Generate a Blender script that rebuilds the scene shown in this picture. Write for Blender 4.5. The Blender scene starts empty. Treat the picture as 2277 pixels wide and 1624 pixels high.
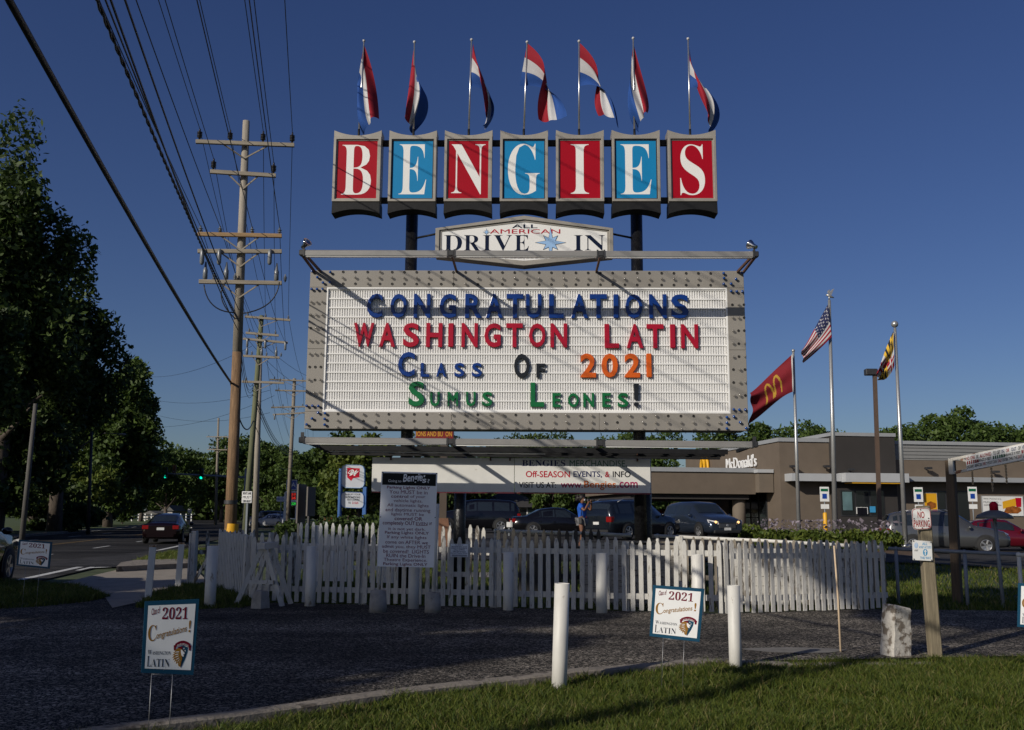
import bpy, math, random
import numpy as np
from math import sin, cos, pi, atan, atan2, radians, sqrt, hypot
from mathutils import Vector, Matrix
random.seed(7)
rng = np.random.default_rng(7)
sc = bpy.context.scene
COL = sc.collection
# ------------------------------------------------------------------ camera
FPX, CU, CV = 2140.0, 1138.5, 812.0            # pixel units of the photograph at 2277 x 1624
TH, RO = atan(333 / 2140), 0.0065
EYE = Vector((0, 0, 1.5))
FW = Vector((0, cos(TH), sin(TH)))
R0, U0 = Vector((1, 0, 0)), Vector((0, -sin(TH), cos(TH)))
RT = R0 * cos(RO) + U0 * sin(RO)
UP = -R0 * sin(RO) + U0 * cos(RO)
cam = bpy.data.cameras.new('camera')
cam.sensor_width = 36
cam.lens = 36 * FPX / 2277
cam.clip_end = 3000
camo = bpy.data.objects.new('camera', cam)
COL.objects.link(camo)
camo.matrix_world = Matrix(((RT.x, UP.x, -FW.x, EYE.x), (RT.y, UP.y, -FW.y, EYE.y),
                            (RT.z, UP.z, -FW.z, EYE.z), (0, 0, 0, 1)))
sc.camera = camo
# ------------------------------------------------------------------ sky, sun, exposure
SUN_FROM = Vector((-1.2, -1.24, 0.80)).normalized()      # towards the sun
SUN_EL = math.asin(SUN_FROM.z)
w = bpy.data.worlds.new('World')
sc.world = w
w.use_nodes = True
nt = w.node_tree
bg = nt.nodes['Background']
sky = nt.nodes.new('ShaderNodeTexSky')
sky.sky_type = 'NISHITA'
sky.sun_disc = False
sky.sun_elevation = SUN_EL
sky.sun_rotation = atan2(SUN_FROM.x, SUN_FROM.y)
sky.air_density, sky.dust_density, sky.ozone_density = 0.9, 1.0, 4.0
hs = nt.nodes.new('ShaderNodeHueSaturation')
hs.inputs['Saturation'].default_value = 1.13
hs.inputs['Hue'].default_value = .518
nt.links.new(sky.outputs[0], hs.inputs['Color'])
nt.links.new(hs.outputs[0], bg.inputs[0])
bg.inputs[1].default_value = 0.056
sl = bpy.data.lights.new('sun', 'SUN')
sl.energy, sl.angle, sl.color = 3.6, radians(0.5), (1.0, 0.93, 0.82)
so = bpy.data.objects.new('sun', sl)
COL.objects.link(so)
so.rotation_euler = SUN_FROM.to_track_quat('Z', 'Y').to_euler()
vs = sc.view_settings
vs.view_transform, vs.look, vs.exposure, vs.gamma = 'Standard', 'None', 0.0, 1.0
vs.use_curve_mapping = False


# ------------------------------------------------------------------ pixel helpers
def ray(u, v):
    return FW * FPX + RT * (u - CU) - UP * (v - CV)


def gp(u, v, z=0.0):
    d = ray(u, v)
    return EYE + d * ((z - EYE.z) / d.z)


def at(u, v, Y):
    d = ray(u, v)
    return EYE + d * (Y / d.y)


def sm(a, b, x):
    t = min(1, max(0, (x - a) / (b - a)))
    return t * t * (3 - 2 * t)


def G(x, y):                                   # height of the ground
    return 0.42 * sm(21, 31, y) * (1 - sm(10, 17, x)) * sm(-9, -3, x)


class Plane:
    """vertical plane through p (x, y); a > 0 turns the right side nearer; local x right, y away, z up"""
    def __init__(s, x, y, a=0.0, z=0.0):
        s.p = Vector((x, y, z)); s.a = a
        s.r = Vector((cos(a), -sin(a), 0)); s.n = Vector((-sin(a), -cos(a), 0))

    def __call__(s, u, v, off=0.0):
        d = ray(u, v)
        t = ((s.p + s.n * off - EYE).dot(s.n)) / d.dot(s.n)
        q = EYE + d * t - s.p
        return Vector((q.dot(s.r), -off, q.z))

    def thing(s, name, label, cat, group=None):
        return thing(name, label, cat, s.p, -s.a, group)


# ------------------------------------------------------------------ objects
def props(o, label=None, cat=None, group=None, kind=None):
    if label: o['label'] = label
    if cat: o['category'] = cat
    if group: o['group'] = group
    if kind: o['kind'] = kind
    return o


def thing(name, label, cat, loc=(0, 0, 0), rz=0.0, group=None):
    o = bpy.data.objects.new(name, None)
    o.empty_display_size = 0.2
    COL.objects.link(o)
    o.location = loc
    o.rotation_euler = (0, 0, rz)
    return props(o, label, cat, group)


def link(name, me, mat=None, parent=None, loc=None, rot=None):
    o = bpy.data.objects.new(name, me)
    COL.objects.link(o)
    if mat is not None:
        for m in (mat if isinstance(mat, (list, tuple)) else [mat]):
            me.materials.append(m)
    if parent is not None: o.parent = parent
    if loc is not None: o.location = loc
    if rot is not None: o.rotation_euler = rot
    return o


def again(name, src, parent, loc, rot=(0, 0, 0), scale=None):
    """another object sharing mesh data"""
    o = bpy.data.objects.new(name, src)
    COL.objects.link(o)
    o.parent = parent
    o.location = loc
    o.rotation_euler = rot
    if scale: o.scale = scale
    return o


def copy_tree(o, parent=None):
    c = o.copy()
    COL.objects.link(c)
    c.parent = parent
    for ch in list(o.children): copy_tree(ch, c)
    return c


class MB:
    def __init__(s):
        s.v, s.f, s.sm, s.mi = [], [], [], []

    def face(s, idx, smooth=False, mi=0):
        s.f.append(tuple(idx)); s.sm.append(smooth); s.mi.append(mi)

    def poly(s, pts, mi=0, smooth=False):
        n = len(s.v)
        s.v += [tuple(p) for p in pts]
        s.face(range(n, n + len(pts)), smooth, mi)
        return s

    def box(s, c, size, M=None, mi=0):
        n = len(s.v)
        for i in range(8):
            p = Vector(((i & 1) - .5, ((i >> 1) & 1) - .5, ((i >> 2) & 1) - .5))
            p = Vector((p.x * size[0], p.y * size[1], p.z * size[2]))
            if M is not None: p = M @ p
            s.v.append(tuple(p + Vector(c)))
        for q in ((0, 2, 3, 1), (4, 5, 7, 6), (0, 1, 5, 4), (2, 6, 7, 3), (0, 4, 6, 2), (1, 3, 7, 5)):
            s.face([n + k for k in q], False, mi)
        return s

    def bx(s, x0, x1, y0, y1, z0, z1, mi=0):
        return s.box(((x0 + x1) / 2, (y0 + y1) / 2, (z0 + z1) / 2), (abs(x1 - x0), abs(y1 - y0), abs(z1 - z0)), None, mi)

    def beam(s, p, q, wd, ht, mi=0):
        p, q = Vector(p), Vector(q)
        d = q - p
        M = d.to_track_quat('X', 'Z').to_matrix()
        return s.box((p + q) / 2, (d.length, wd, ht), M, mi)

    def tube(s, p, q, r0, r1=None, n=10, caps=True, mi=0):
        r1 = r0 if r1 is None else r1
        return s.path([p, q], [r0, r1], n, caps, mi)

    def path(s, pts, r, n=8, caps=True, mi=0):
        pts = [Vector(p) for p in pts]
        if not isinstance(r, (list, tuple)): r = [r] * len(pts)
        base = len(s.v)
        m = len(pts)
        t = (pts[1] - pts[0]).normalized()
        x = Vector((0, 0, 1)).cross(t)
        if x.length < .1: x = Vector((1, 0, 0))
        x.normalize()
        for i, p in enumerate(pts):
            t = (pts[min(m - 1, i + 1)] - pts[max(0, i - 1)]).normalized()
            x = (x - t * x.dot(t)).normalized()
            y = t.cross(x)
            for k in range(n):
                a = 2 * pi * k / n
                s.v.append(tuple(p + (x * cos(a) + y * sin(a)) * r[i]))
        for i in range(m - 1):
            for k in range(n):
                a, b = base + i * n + k, base + i * n + (k + 1) % n
                s.face((a, b, b + n, a + n), True, mi)
        if caps:
            s.face([base + k for k in range(n)][::-1], False, mi)
            s.face([base + (m - 1) * n + k for k in range(n)], False, mi)
        return s

    def prism(s, poly, y0, y1, mi=0):
        """poly in x, z; extruded along y"""
        n = len(s.v)
        k = len(poly)
        s.v += [(x, y0, z) for x, z in poly] + [(x, y1, z) for x, z in poly]
        s.face([n + i for i in range(k)], False, mi)
        s.face([n + k + i for i in range(k)][::-1], False, mi)
        for i in range(k):
            j = (i + 1) % k
            s.face((n + i, n + k + i, n + k + j, n + j), False, mi)
        return s

    def frame(s, outer, inner, y0, y1, mi=0):
        """ring between two polygons of equal length (x, z), extruded in y"""
        k = len(outer)
        n = len(s.v)
        for y in (y0, y1):
            s.v += [(x, y, z) for x, z in outer] + [(x, y, z) for x, z in inner]
        for i in range(k):
            j = (i + 1) % k
            s.face((n + i, n + j, n + k + j, n + k + i), False, mi)
            s.face((n + 2 * k + i, n + 3 * k + i, n + 3 * k + j, n + 2 * k + j), False, mi)
            s.face((n + i, n + 2 * k + i, n + 2 * k + j, n + j), False, mi)
            s.face((n + k + i, n + k + j, n + 3 * k + j, n + 3 * k + i), False, mi)
        return s

    def lathe(s, prof, n=14, c=(0, 0, 0), M=None, mi=0, smooth=True, caps=True):
        b = len(s.v)
        for r, z in prof:
            for k in range(n):
                a = 2 * pi * k / n
                p = Vector((r * cos(a), r * sin(a), z))
                if M is not None: p = M @ p
                s.v.append(tuple(p + Vector(c)))
        for i in range(len(prof) - 1):
            for k in range(n):
                a, d = b + i * n + k, b + i * n + (k + 1) % n
                s.face((a, d, d + n, a + n), smooth, mi)
        if not caps: return s
        s.face([b + k for k in range(n)][::-1], False, mi)
        s.face([b + (len(prof) - 1) * n + k for k in range(n)], False, mi)
        return s

    def ball(s, c, r, nu=10, nv=6, sc_=(1, 1, 1), mi=0):
        prof = [(max(1e-4, r * sin(pi * i / nv)), -r * cos(pi * i / nv)) for i in range(nv + 1)]
        return s.lathe(prof, nu, c, Matrix.Diagonal(sc_), mi)

    def mesh(s, name):
        me = bpy.data.meshes.new(name)
        me.from_pydata(s.v, [], s.f)
        me.polygons.foreach_set('use_smooth', s.sm)
        if any(s.mi): me.polygons.foreach_set('material_index', s.mi)
        me.update()
        return me

    def build(s, name, mat, parent=None, loc=None, rot=None, bevel=0):
        o = link(name, s.mesh(name), mat, parent, loc, rot)
        if bevel:
            b = o.modifiers.new('bevel', 'BEVEL')
            b.width, b.segments, b.limit_method = bevel, 1, 'ANGLE'
        return o


# ------------------------------------------------------------------ materials
MATS = {}


def mat(name, col, rough=.6, var=.12, scale=4.0, metal=0.0, bump=0.0, stretch=(1, 1, 1), dirt=None, dirt_at=.6,
        dirt_scale=3.0, spec=.5, emit=None, es=1.0, coat=0.0, trans=0.0, bscale=None):
    if name in MATS: return MATS[name]
    m = bpy.data.materials.new(name)
    m.use_nodes = True
    N, L = m.node_tree.nodes, m.node_tree.links
    b = N['Principled BSDF']
    b.inputs['Roughness'].default_value = rough
    b.inputs['Metallic'].default_value = metal
    b.inputs['Specular IOR Level'].default_value = .12 if 'print' in name else spec
    b.inputs['Coat Weight'].default_value = coat
    b.inputs['Base Color'].default_value = (*col, 1)
    if trans:
        b.inputs['Alpha'].default_value = 1 - trans
    if emit:
        b.inputs['Emission Color'].default_value = (*emit, 1)
        b.inputs['Emission Strength'].default_value = es
    if var or bump or dirt:
        g = N.new('ShaderNodeNewGeometry')
        mp = N.new('ShaderNodeMapping')
        mp.inputs['Scale'].default_value = stretch
        L.new(g.outputs['Position'], mp.inputs[0])

        def noise(sc_, det=5):
            n = N.new('ShaderNodeTexNoise')
            n.inputs['Scale'].default_value = sc_
            n.inputs['Detail'].default_value = det
            n.inputs['Roughness'].default_value = .62
            L.new(mp.outputs[0], n.inputs['Vector'])
            return n
        src = None
        if var:
            r = N.new('ShaderNodeValToRGB')
            r.color_ramp.elements[0].position, r.color_ramp.elements[1].position = .3, .7
            r.color_ramp.elements[0].color = (*[min(1, c * (1 - var)) for c in col], 1)
            r.color_ramp.elements[1].color = (*[min(1, c * (1 + var)) for c in col], 1)
            L.new(noise(scale).outputs[0], r.inputs[0])
            src = r.outputs[0]
        if dirt:
            r2 = N.new('ShaderNodeValToRGB')
            r2.color_ramp.elements[0].position, r2.color_ramp.elements[1].position = dirt_at, min(1, dirt_at + .07)
            L.new(noise(dirt_scale, 8).outputs[0], r2.inputs[0])
            mx = N.new('ShaderNodeMix')
            mx.data_type = 'RGBA'
            L.new(r2.outputs[0], mx.inputs[0])
            if src: L.new(src, mx.inputs[6])
            else: mx.inputs[6].default_value = (*col, 1)
            mx.inputs[7].default_value = (*dirt, 1)
            src = mx.outputs[2]
        if src: L.new(src, b.inputs['Base Color'])
        if bump:
            bn = N.new('ShaderNodeBump')
            bn.inputs['Strength'].default_value = bump
            bn.inputs['Distance'].default_value = .02
            L.new(noise(bscale or scale * 4, 6).outputs[0], bn.inputs['Height'])
            L.new(bn.outputs[0], b.inputs['Normal'])
    MATS[name] = m
    return m


def asphalt(name, base, stone, scale, amount, big=.35, wear=None):
    """aggregate in a dark binder, with patches of wear; wear = (direction scale, colour factor) adds long soft tyre tracks"""
    m = bpy.data.materials.new(name)
    m.use_nodes = True
    N, L = m.node_tree.nodes, m.node_tree.links
    b = N['Principled BSDF']
    b.inputs['Roughness'].default_value = .92
    b.inputs['Specular IOR Level'].default_value = .15
    g = N.new('ShaderNodeNewGeometry')

    def ramp(src, p0, p1, c0, c1):
        r = N.new('ShaderNodeValToRGB')
        e = r.color_ramp.elements
        e[0].position, e[0].color, e[1].position, e[1].color = p0, (*c0, 1), p1, (*c1, 1)
        L.new(src, r.inputs[0])
        return r.outputs[0]

    def mul(a_, b_):
        mx = N.new('ShaderNodeMix')
        mx.data_type, mx.blend_type = 'RGBA', 'MULTIPLY'
        mx.inputs[0].default_value = 1
        L.new(a_, mx.inputs[6]); L.new(b_, mx.inputs[7])
        return mx.outputs[2]

    def noise(sc_, det, vec=None):
        n_ = N.new('ShaderNodeTexNoise')
        n_.inputs['Scale'].default_value = sc_
        n_.inputs['Detail'].default_value = det
        L.new(vec or g.outputs['Position'], n_.inputs['Vector'])
        return n_.outputs[0]
    cells = []
    for k in (1.0, 2.3):
        vo = N.new('ShaderNodeTexVoronoi')
        vo.inputs['Scale'].default_value = scale * k
        L.new(g.outputs['Position'], vo.inputs['Vector'])
        sep = N.new('ShaderNodeSeparateColor')
        L.new(vo.outputs['Color'], sep.inputs[0])
        cells.append((vo, ramp(sep.outputs[0], 1 - amount * (1 if k == 1 else 1.4), 1.0, base, stone)))
    mx = N.new('ShaderNodeMix')
    mx.data_type, mx.blend_type = 'RGBA', 'LIGHTEN'
    mx.inputs[0].default_value = .75
    L.new(cells[0][1], mx.inputs[6]); L.new(cells[1][1], mx.inputs[7])
    col = mul(mx.outputs[2], ramp(noise(big, 7), .34, .68, (.40, .40, .42), (1.25, 1.22, 1.18)))
    col = mul(col, ramp(noise(big * 6, 5), .30, .62, (.62, .62, .62), (1.1, 1.1, 1.1)))
    if wear:
        mp = N.new('ShaderNodeMapping')
        mp.inputs['Rotation'].default_value = (0, 0, wear[0])
        mp.inputs['Scale'].default_value = (.05, 1, 1)
        L.new(g.outputs['Position'], mp.inputs[0])
        col = mul(col, ramp(noise(.9, 3, mp.outputs[0]), .40, .60, (.62, .62, .64), (1.15, 1.15, 1.15)))
    L.new(col, b.inputs['Base Color'])
    bn = N.new('ShaderNodeBump')
    bn.inputs['Strength'].default_value = .6
    bn.inputs['Distance'].default_value = .010
    L.new(cells[0][0].outputs['Distance'], bn.inputs['Height'])
    L.new(bn.outputs[0], b.inputs['Normal'])
    return m


def leaf_mat(name, a, b_, trans=.25, dry=None):
    m = bpy.data.materials.new(name)
    m.use_nodes = True
    N, L = m.node_tree.nodes, m.node_tree.links
    b = N['Principled BSDF']
    b.inputs['Roughness'].default_value = .6
    b.inputs['Specular IOR Level'].default_value = .3
    g = N.new('ShaderNodeNewGeometry')
    r = N.new('ShaderNodeValToRGB')
    r.color_ramp.elements[0].color = (*a, 1)
    r.color_ramp.elements[1].color = (*b_, 1)
    if dry:
        r.color_ramp.elements[1].position = .86
        e = r.color_ramp.elements.new(.95)
        e.color = (*dry, 1)
    L.new(g.outputs['Random Per Island'], r.inputs[0])
    L.new(r.outputs[0], b.inputs['Base Color'])
    t = N.new('ShaderNodeBsdfTranslucent')
    L.new(r.outputs[0], t.inputs[0])
    mx = N.new('ShaderNodeMixShader')
    mx.inputs[0].default_value = trans
    L.new(b.outputs[0], mx.inputs[1])
    L.new(t.outputs[0], mx.inputs[2])
    L.new(mx.outputs[0], N['Material Output'].inputs[0])
    return m


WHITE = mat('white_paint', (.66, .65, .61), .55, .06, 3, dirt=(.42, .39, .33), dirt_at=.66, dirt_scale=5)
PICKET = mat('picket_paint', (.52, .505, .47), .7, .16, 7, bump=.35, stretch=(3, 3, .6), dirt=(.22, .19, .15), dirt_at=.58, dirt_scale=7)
OLDWHITE = mat('peeling_paint', (.55, .53, .48), .8, .2, 8, bump=.4, stretch=(2, 2, .5), dirt=(.13, .11, .09), dirt_at=.50, dirt_scale=6)
OLDWOOD = mat('weathered_wood', (.22, .19, .15), .85, .35, 10, bump=.4, stretch=(6, 6, .5))
PVC = mat('pvc_plastic', (.60, .585, .54), .5, .10, 5, bump=.06, stretch=(1, 1, .5), dirt=(.30, .26, .20), dirt_at=.63, dirt_scale=9)
BLACK = mat('black_steel', (.010, .010, .011), .6, .3, 8, bump=.15, spec=.25)
TAR = mat('tarred_post', (.010, .010, .011), .25, .3, 20, bump=.7, bscale=22)
GALV = mat('weathered_aluminium', (.31, .285, .245), .45, .14, 2.5, metal=.2, dirt=(.19, .17, .14), dirt_at=.68, dirt_scale=3)
TUBEGREY = mat('grey_lamp_housing', (.27, .26, .245), .4, .1, 3, metal=.2)
BORDER = mat('marquee_border_paint', (.25, .232, .205), .55, .08, 1.2, dirt=(.19, .175, .15), dirt_at=.66, dirt_scale=2.2)
RUST = mat('rusty_steel', (.10, .045, .025), .8, .4, 12)
DARKM = mat('dark_metal', (.03, .03, .032), .5, .2, 6)
REDF = mat('red_acrylic', (.34, .002, .012), .4, .05, 1, spec=.2)
BLUEF = mat('blue_acrylic', (.008, .20, .43), .4, .05, 1, spec=.25)
WHITEF = mat('white_acrylic', (.78, .77, .74), .35, .03, 1)
NAVY = mat('navy_print', (.006, .012, .035), .4, 0)
REDP = mat('red_print', (.42, .006, .025), .45, 0)
LBLUE = mat('pale_blue_print', (.30, .48, .74), .45, .05, 6)
TRACK = mat('white_track_panel', (.80, .79, .77), .45, .04, 2)
M_BLUE = mat('blue_letter_plastic', (.003, .032, .19), .25, .08, 4, coat=.1)
M_RED = mat('red_letter_plastic', (.37, .003, .018), .25, .08, 4, coat=.1)
M_ORG = mat('orange_letter_plastic', (.62, .10, .004), .28, .08, 4)
M_GRN = mat('green_letter_plastic', (.004, .13, .035), .28, .08, 4)
M_BLK = mat('black_letter_plastic', (.012, .013, .015), .3, .1, 4)
BULB = mat('clear_bulb_glass', (.30, .28, .25), .12, .2, 30, spec=.8, trans=.55)
BULBB = mat('blue_bulb_glass', (.005, .06, .26), .15, .1, 30, spec=.8)
SOCKET = mat('bulb_socket', (.02, .018, .016), .6, .2, 10)
POLEW = mat('utility_pole_wood', (.19, .115, .06), .85, .55, 5, bump=.5, stretch=(8, 8, .35))
POLETOP = mat('bleached_pole_wood', (.30, .265, .215), .85, .30, 5, bump=.4, stretch=(8, 8, .35))
POLEG = mat('treated_pole_wood', (.12, .13, .07), .85, .3, 5, bump=.4, stretch=(8, 8, .35))
ARMW = mat('crossarm_wood', (.30, .26, .20), .85, .2, 4, stretch=(.5, .5, 6))
ARMN = mat('new_crossarm_wood', (.34, .22, .11), .85, .2, 4, stretch=(.5, .5, 6))
WIRE = mat('wire_insulation', (.010, .010, .011), .5, 0)
CERAM = mat('grey_porcelain', (.16, .17, .18), .3, .1, 6)
CERAMD = mat('dark_polymer', (.02, .018, .02), .4, .1, 6)
TEAL = mat('teal_print', (.012, .065, .12), .5, .05, 3)
CORO = mat('corrugated_plastic_white', (.84, .84, .83), .5, .03, 6)
MAROON = mat('maroon_print', (.16, .005, .022), .5, 0)
GOLD = mat('gold_print', (.30, .15, .025), .5, .05, 8)
CONC = mat('concrete', (.30, .28, .25), .9, .25, 6, bump=.5, dirt=(.16, .14, .12), dirt_at=.58)
WIREM = mat('stake_wire', (.25, .25, .25), .4, 0, metal=.7)
TRUNK = mat('tree_bark', (.09, .07, .055), .9, .4, 4, bump=.6, stretch=(4, 4, .7))
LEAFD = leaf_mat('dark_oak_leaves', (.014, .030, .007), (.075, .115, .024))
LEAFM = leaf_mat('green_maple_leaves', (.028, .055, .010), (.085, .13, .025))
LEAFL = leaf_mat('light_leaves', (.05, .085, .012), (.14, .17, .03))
GRASSB = leaf_mat('grass_blades', (.032, .062, .007), (.125, .150, .022), .3, (.19, .16, .06))
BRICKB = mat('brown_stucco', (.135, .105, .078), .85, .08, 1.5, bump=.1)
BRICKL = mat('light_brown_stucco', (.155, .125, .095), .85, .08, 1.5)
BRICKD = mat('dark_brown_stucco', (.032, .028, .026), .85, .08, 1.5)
COPING = mat('grey_coping', (.30, .31, .32), .5, .05, 2)
CORRUG = mat('grey_corrugated_metal', (.22, .22, .215), .5, .05, 2)
GLASSD = mat('dark_window_glass', (.012, .014, .016), .06, 0, spec=.8)
YELLOW = mat('yellow_paint', (.70, .36, .012), .5, .05, 3)
SIGNW = mat('white_sign_sheet', (.72, .72, .70), .4, .05, 2, dirt=(.45, .42, .36), dirt_at=.72)
SIGNR = mat('red_sign_print', (.34, .02, .02), .5, 0)
SKIN = mat('brown_skin', (.17, .075, .04), .5, .1, 10)
HAIRM = mat('dark_hair', (.012, .008, .006), .6, .3, 40)


# ------------------------------------------------------------------ lettering
STY = {'serif': (0x1D400, 0x1D41A, 0x1D7CE), 'script': (0x1D4D0, 0x1D4EA, None)}
WEIGHT = {'bold': .013, 'reg': .0, 'bi': .012}
TCACHE = {}


def glyphs(body, style, off=0.0, ext=0.0, bev=0.0, track=1.0):
    key = (body, style, off, ext, bev, track)
    if key in TCACHE: return TCACHE[key]
    s = body
    off = 0.0 if 'M' in body and style in WEIGHT else off + WEIGHT.get(style, 0)
    if style in STY:
        U, l, d = STY[style]
        s = ''.join(chr(U + ord(c) - 65) if 'A' <= c <= 'Z' else chr(l + ord(c) - 97) if 'a' <= c <= 'z'
                    else chr(d + ord(c) - 48) if c.isdigit() and d else c for c in body)
    c = bpy.data.curves.new('t', 'FONT')
    c.body, c.offset, c.resolution_u = s, off, 3
    c.extrude, c.bevel_depth, c.bevel_resolution, c.space_character = ext, bev, 0, track
    o = bpy.data.objects.new('t', c)
    me = o.to_mesh()
    vv = np.empty(len(me.vertices) * 3)
    me.vertices.foreach_get('co', vv)
    vv = vv.reshape(-1, 3)
    ff = [tuple(p.vertices) for p in me.polygons]
    o.to_mesh_clear()
    bpy.data.objects.remove(o)
    bpy.data.curves.remove(c)
    TCACHE[key] = (vv, ff)
    return vv, ff


def text(body, style, rect, y, m, parent, name='lettering', off=0.0, thick=0.0, bev=0.0, shear=0.0, rise=0.0, loc=None, track=1.0, arc=0.0):
    """lettering fitted into rect = (x0, x1, z0, z1) of the parent's x-z plane, facing -y"""
    vv, ff = glyphs(body, style, off, .1 if thick else 0, bev, track)
    lo, hi = vv.min(0), vv.max(0)
    x0, x1, z0, z1 = rect
    kz = (z1 - z0) / max(1e-6, hi[1] - lo[1])
    kx = (x1 - x0) / max(1e-6, hi[0] - lo[0]) if x1 is not None else kz
    xs = (vv[:, 0] - lo[0]) * kx
    zs = (vv[:, 1] - lo[1]) * kz
    W = xs.max()
    zo = z0 + zs + rise * xs + arc * (1 - (2 * xs / max(W, 1e-6) - 1) ** 2)
    xo = x0 + xs + shear * zs
    yo = y - (vv[:, 2] + .1) / .2 * thick if thick else np.full(len(vv), y)
    if loc is not None:
        xo, yo, zo = xo - loc[0], yo - loc[1], zo - loc[2]
    me = bpy.data.meshes.new(name)
    me.from_pydata(np.stack([xo, yo, zo], 1).tolist(), [], ff)
    return link(name, me, m, parent, loc)


def star_poly(cx, cz, R, r, n, ph=pi / 2, sx=1.0, sz=1.0):
    return [(cx + sx * (R if i % 2 == 0 else r) * cos(ph + pi * i / n), cz + sz * (R if i % 2 == 0 else r) * sin(ph + pi * i / n))
            for i in range(2 * n)]


def flat(name, poly, y, m, parent):
    return MB().poly([(x, y, z) for x, z in poly]).build(name, m, parent)


def rect(x0, x1, z0, z1):
    return [(x0, z0), (x1, z0), (x1, z1), (x0, z1)]
# ================================================================== THE SETTING
def sheet(name, pts, m, dz, step=None, kind='structure', label=None):
    """flat or terrain-following sheet from a ground polygon (x, y)"""
    if step is None:
        o = MB().poly([(x, y, G(x, y) + dz) for x, y in pts]).build(name, m)
    else:
        o = None
    return props(o, label, kind=kind)


def grid(name, quad, nx, ny, m, dz, kind='structure'):
    """bilinear patch of four ground corners, following the ground"""
    b = MB()
    A, B_, C, D = [Vector(p) for p in quad]
    for j in range(ny + 1):
        for i in range(nx + 1):
            p = A.lerp(B_, i / nx).lerp(D.lerp(C, i / nx), j / ny)
            b.v.append((p.x, p.y, G(p.x, p.y) + dz))
    for j in range(ny):
        for i in range(nx):
            k = j * (nx + 1) + i
            b.face((k, k + 1, k + nx + 2, k + nx + 1), True)
    return props(b.build(name, m), kind=kind)


GROUND = mat('grassy_soil', (.045, .062, .018), .95, .35, 1.2, bump=.4, dirt=(.075, .06, .035), dirt_at=.60, dirt_scale=.8)
b = MB()
xs = [-900, -300, -120, -60] + [-40 + i * 2 for i in range(46)] + [80, 160, 400, 900]
ys = [-300, -60, -20] + [i * 2 for i in range(-5, 31)] + [80, 120, 200, 500, 1500]
for y in ys:
    for x in xs: b.v.append((x, y, G(x, y) - .03))
for j in range(len(ys) - 1):
    for i in range(len(xs) - 1):
        k = j * len(xs) + i
        b.face((k, k + 1, k + len(xs) + 1, k + len(xs)), True)
props(b.build('ground', GROUND), kind='structure')

ROADM = asphalt('road_asphalt', (.028, .028, .029), (.075, .073, .07), 60, .35, .12, (1.38, 1))
DRIVEM = asphalt('coarse_driveway_asphalt', (.009, .009, .0095), (.48, .43, .36), 46, .28, .30, (-.12, 1))
LOTM = asphalt('parking_lot_asphalt', (.035, .035, .038), (.09, .09, .09), 40, .3, .2)
PAVE = mat('pavement_concrete', (.27, .235, .19), .92, .18, 2.0, bump=.3, dirt=(.17, .15, .12), dirt_at=.6, dirt_scale=2)
LINE = mat('road_marking_paint', (.55, .55, .53), .7, .12, 4, dirt=(.12, .12, .12), dirt_at=.58, dirt_scale=6)
LINEY = mat('yellow_road_marking', (.20, .12, .03), .7, .12, 4, dirt=(.1, .1, .1), dirt_at=.56, dirt_scale=5)
KERBM = mat('kerb_concrete', (.23, .20, .165), .9, .30, 5, bump=.8, dirt=(.09, .075, .06), dirt_at=.54, dirt_scale=5)


def rx(y, t):                                  # road edge: t = 0 right edge, 1 left edge
    c = .0009 * max(0, y - 60) ** 2 if y < 260 else 36
    return -6.6 - .185 * y - t * 12.3 - c


def strip(name, t0, t1, y0, y1, m, dz, n=40):
    b = MB()
    for i in range(n + 1):
        y = y0 + (y1 - y0) * i / n
        b.v += [(rx(y, t0), y, dz), (rx(y, t1), y, dz)]
    for i in range(n): b.face((2 * i, 2 * i + 2, 2 * i + 3, 2 * i + 1)[::-1])
    return props(b.build(name, m), kind='structure')


strip('road', -.02, 1.02, -40, 260, ROADM, .004, 80)
strip('road_edge_line', .012, .028, -40, 46, LINE, .008, 20)
strip('road_edge_line', .972, .984, -40, 200, LINE, .008, 40)
strip('road_centre_line', .492, .499, -40, 80, LINEY, .008, 30)
strip('road_centre_line', .508, .515, -40, 80, LINEY, .008, 30)
for k in range(9):
    y0 = -4 + k * 9
    strip('lane_dash', .262, .272, y0, y0 + 3, LINE, .008, 2)
    strip('lane_dash', .742, .752, y0, y0 + 3, LINE, .008, 2)
# arrow painted in the lane
p = gp(205, 1262)
b = MB()
d = Vector((-.19, 1, 0)).normalized(); r_ = Vector((d.y, -d.x, 0))
P = lambda a, c: tuple(p + r_ * a + d * c + Vector((0, 0, .010)))
b.poly([P(-.07, -1.6), P(.07, -1.6), P(.07, 1.2), P(-.07, 1.2)])
b.poly([P(-.5, 1.0), P(.5, 1.0), P(0, 2.0)])
b.poly([P(.07, -.5), P(1.1, .55), P(1.1, .85), P(.07, -.1)])
props(b.build('lane_arrow', LINE), kind='structure')
# cross street at the traffic signal
props(MB().poly([(-60, 86, .003), (30, 98, .003), (30, 107, .003), (-60, 95, .003)]).build('cross_street', ROADM), kind='structure')

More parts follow.
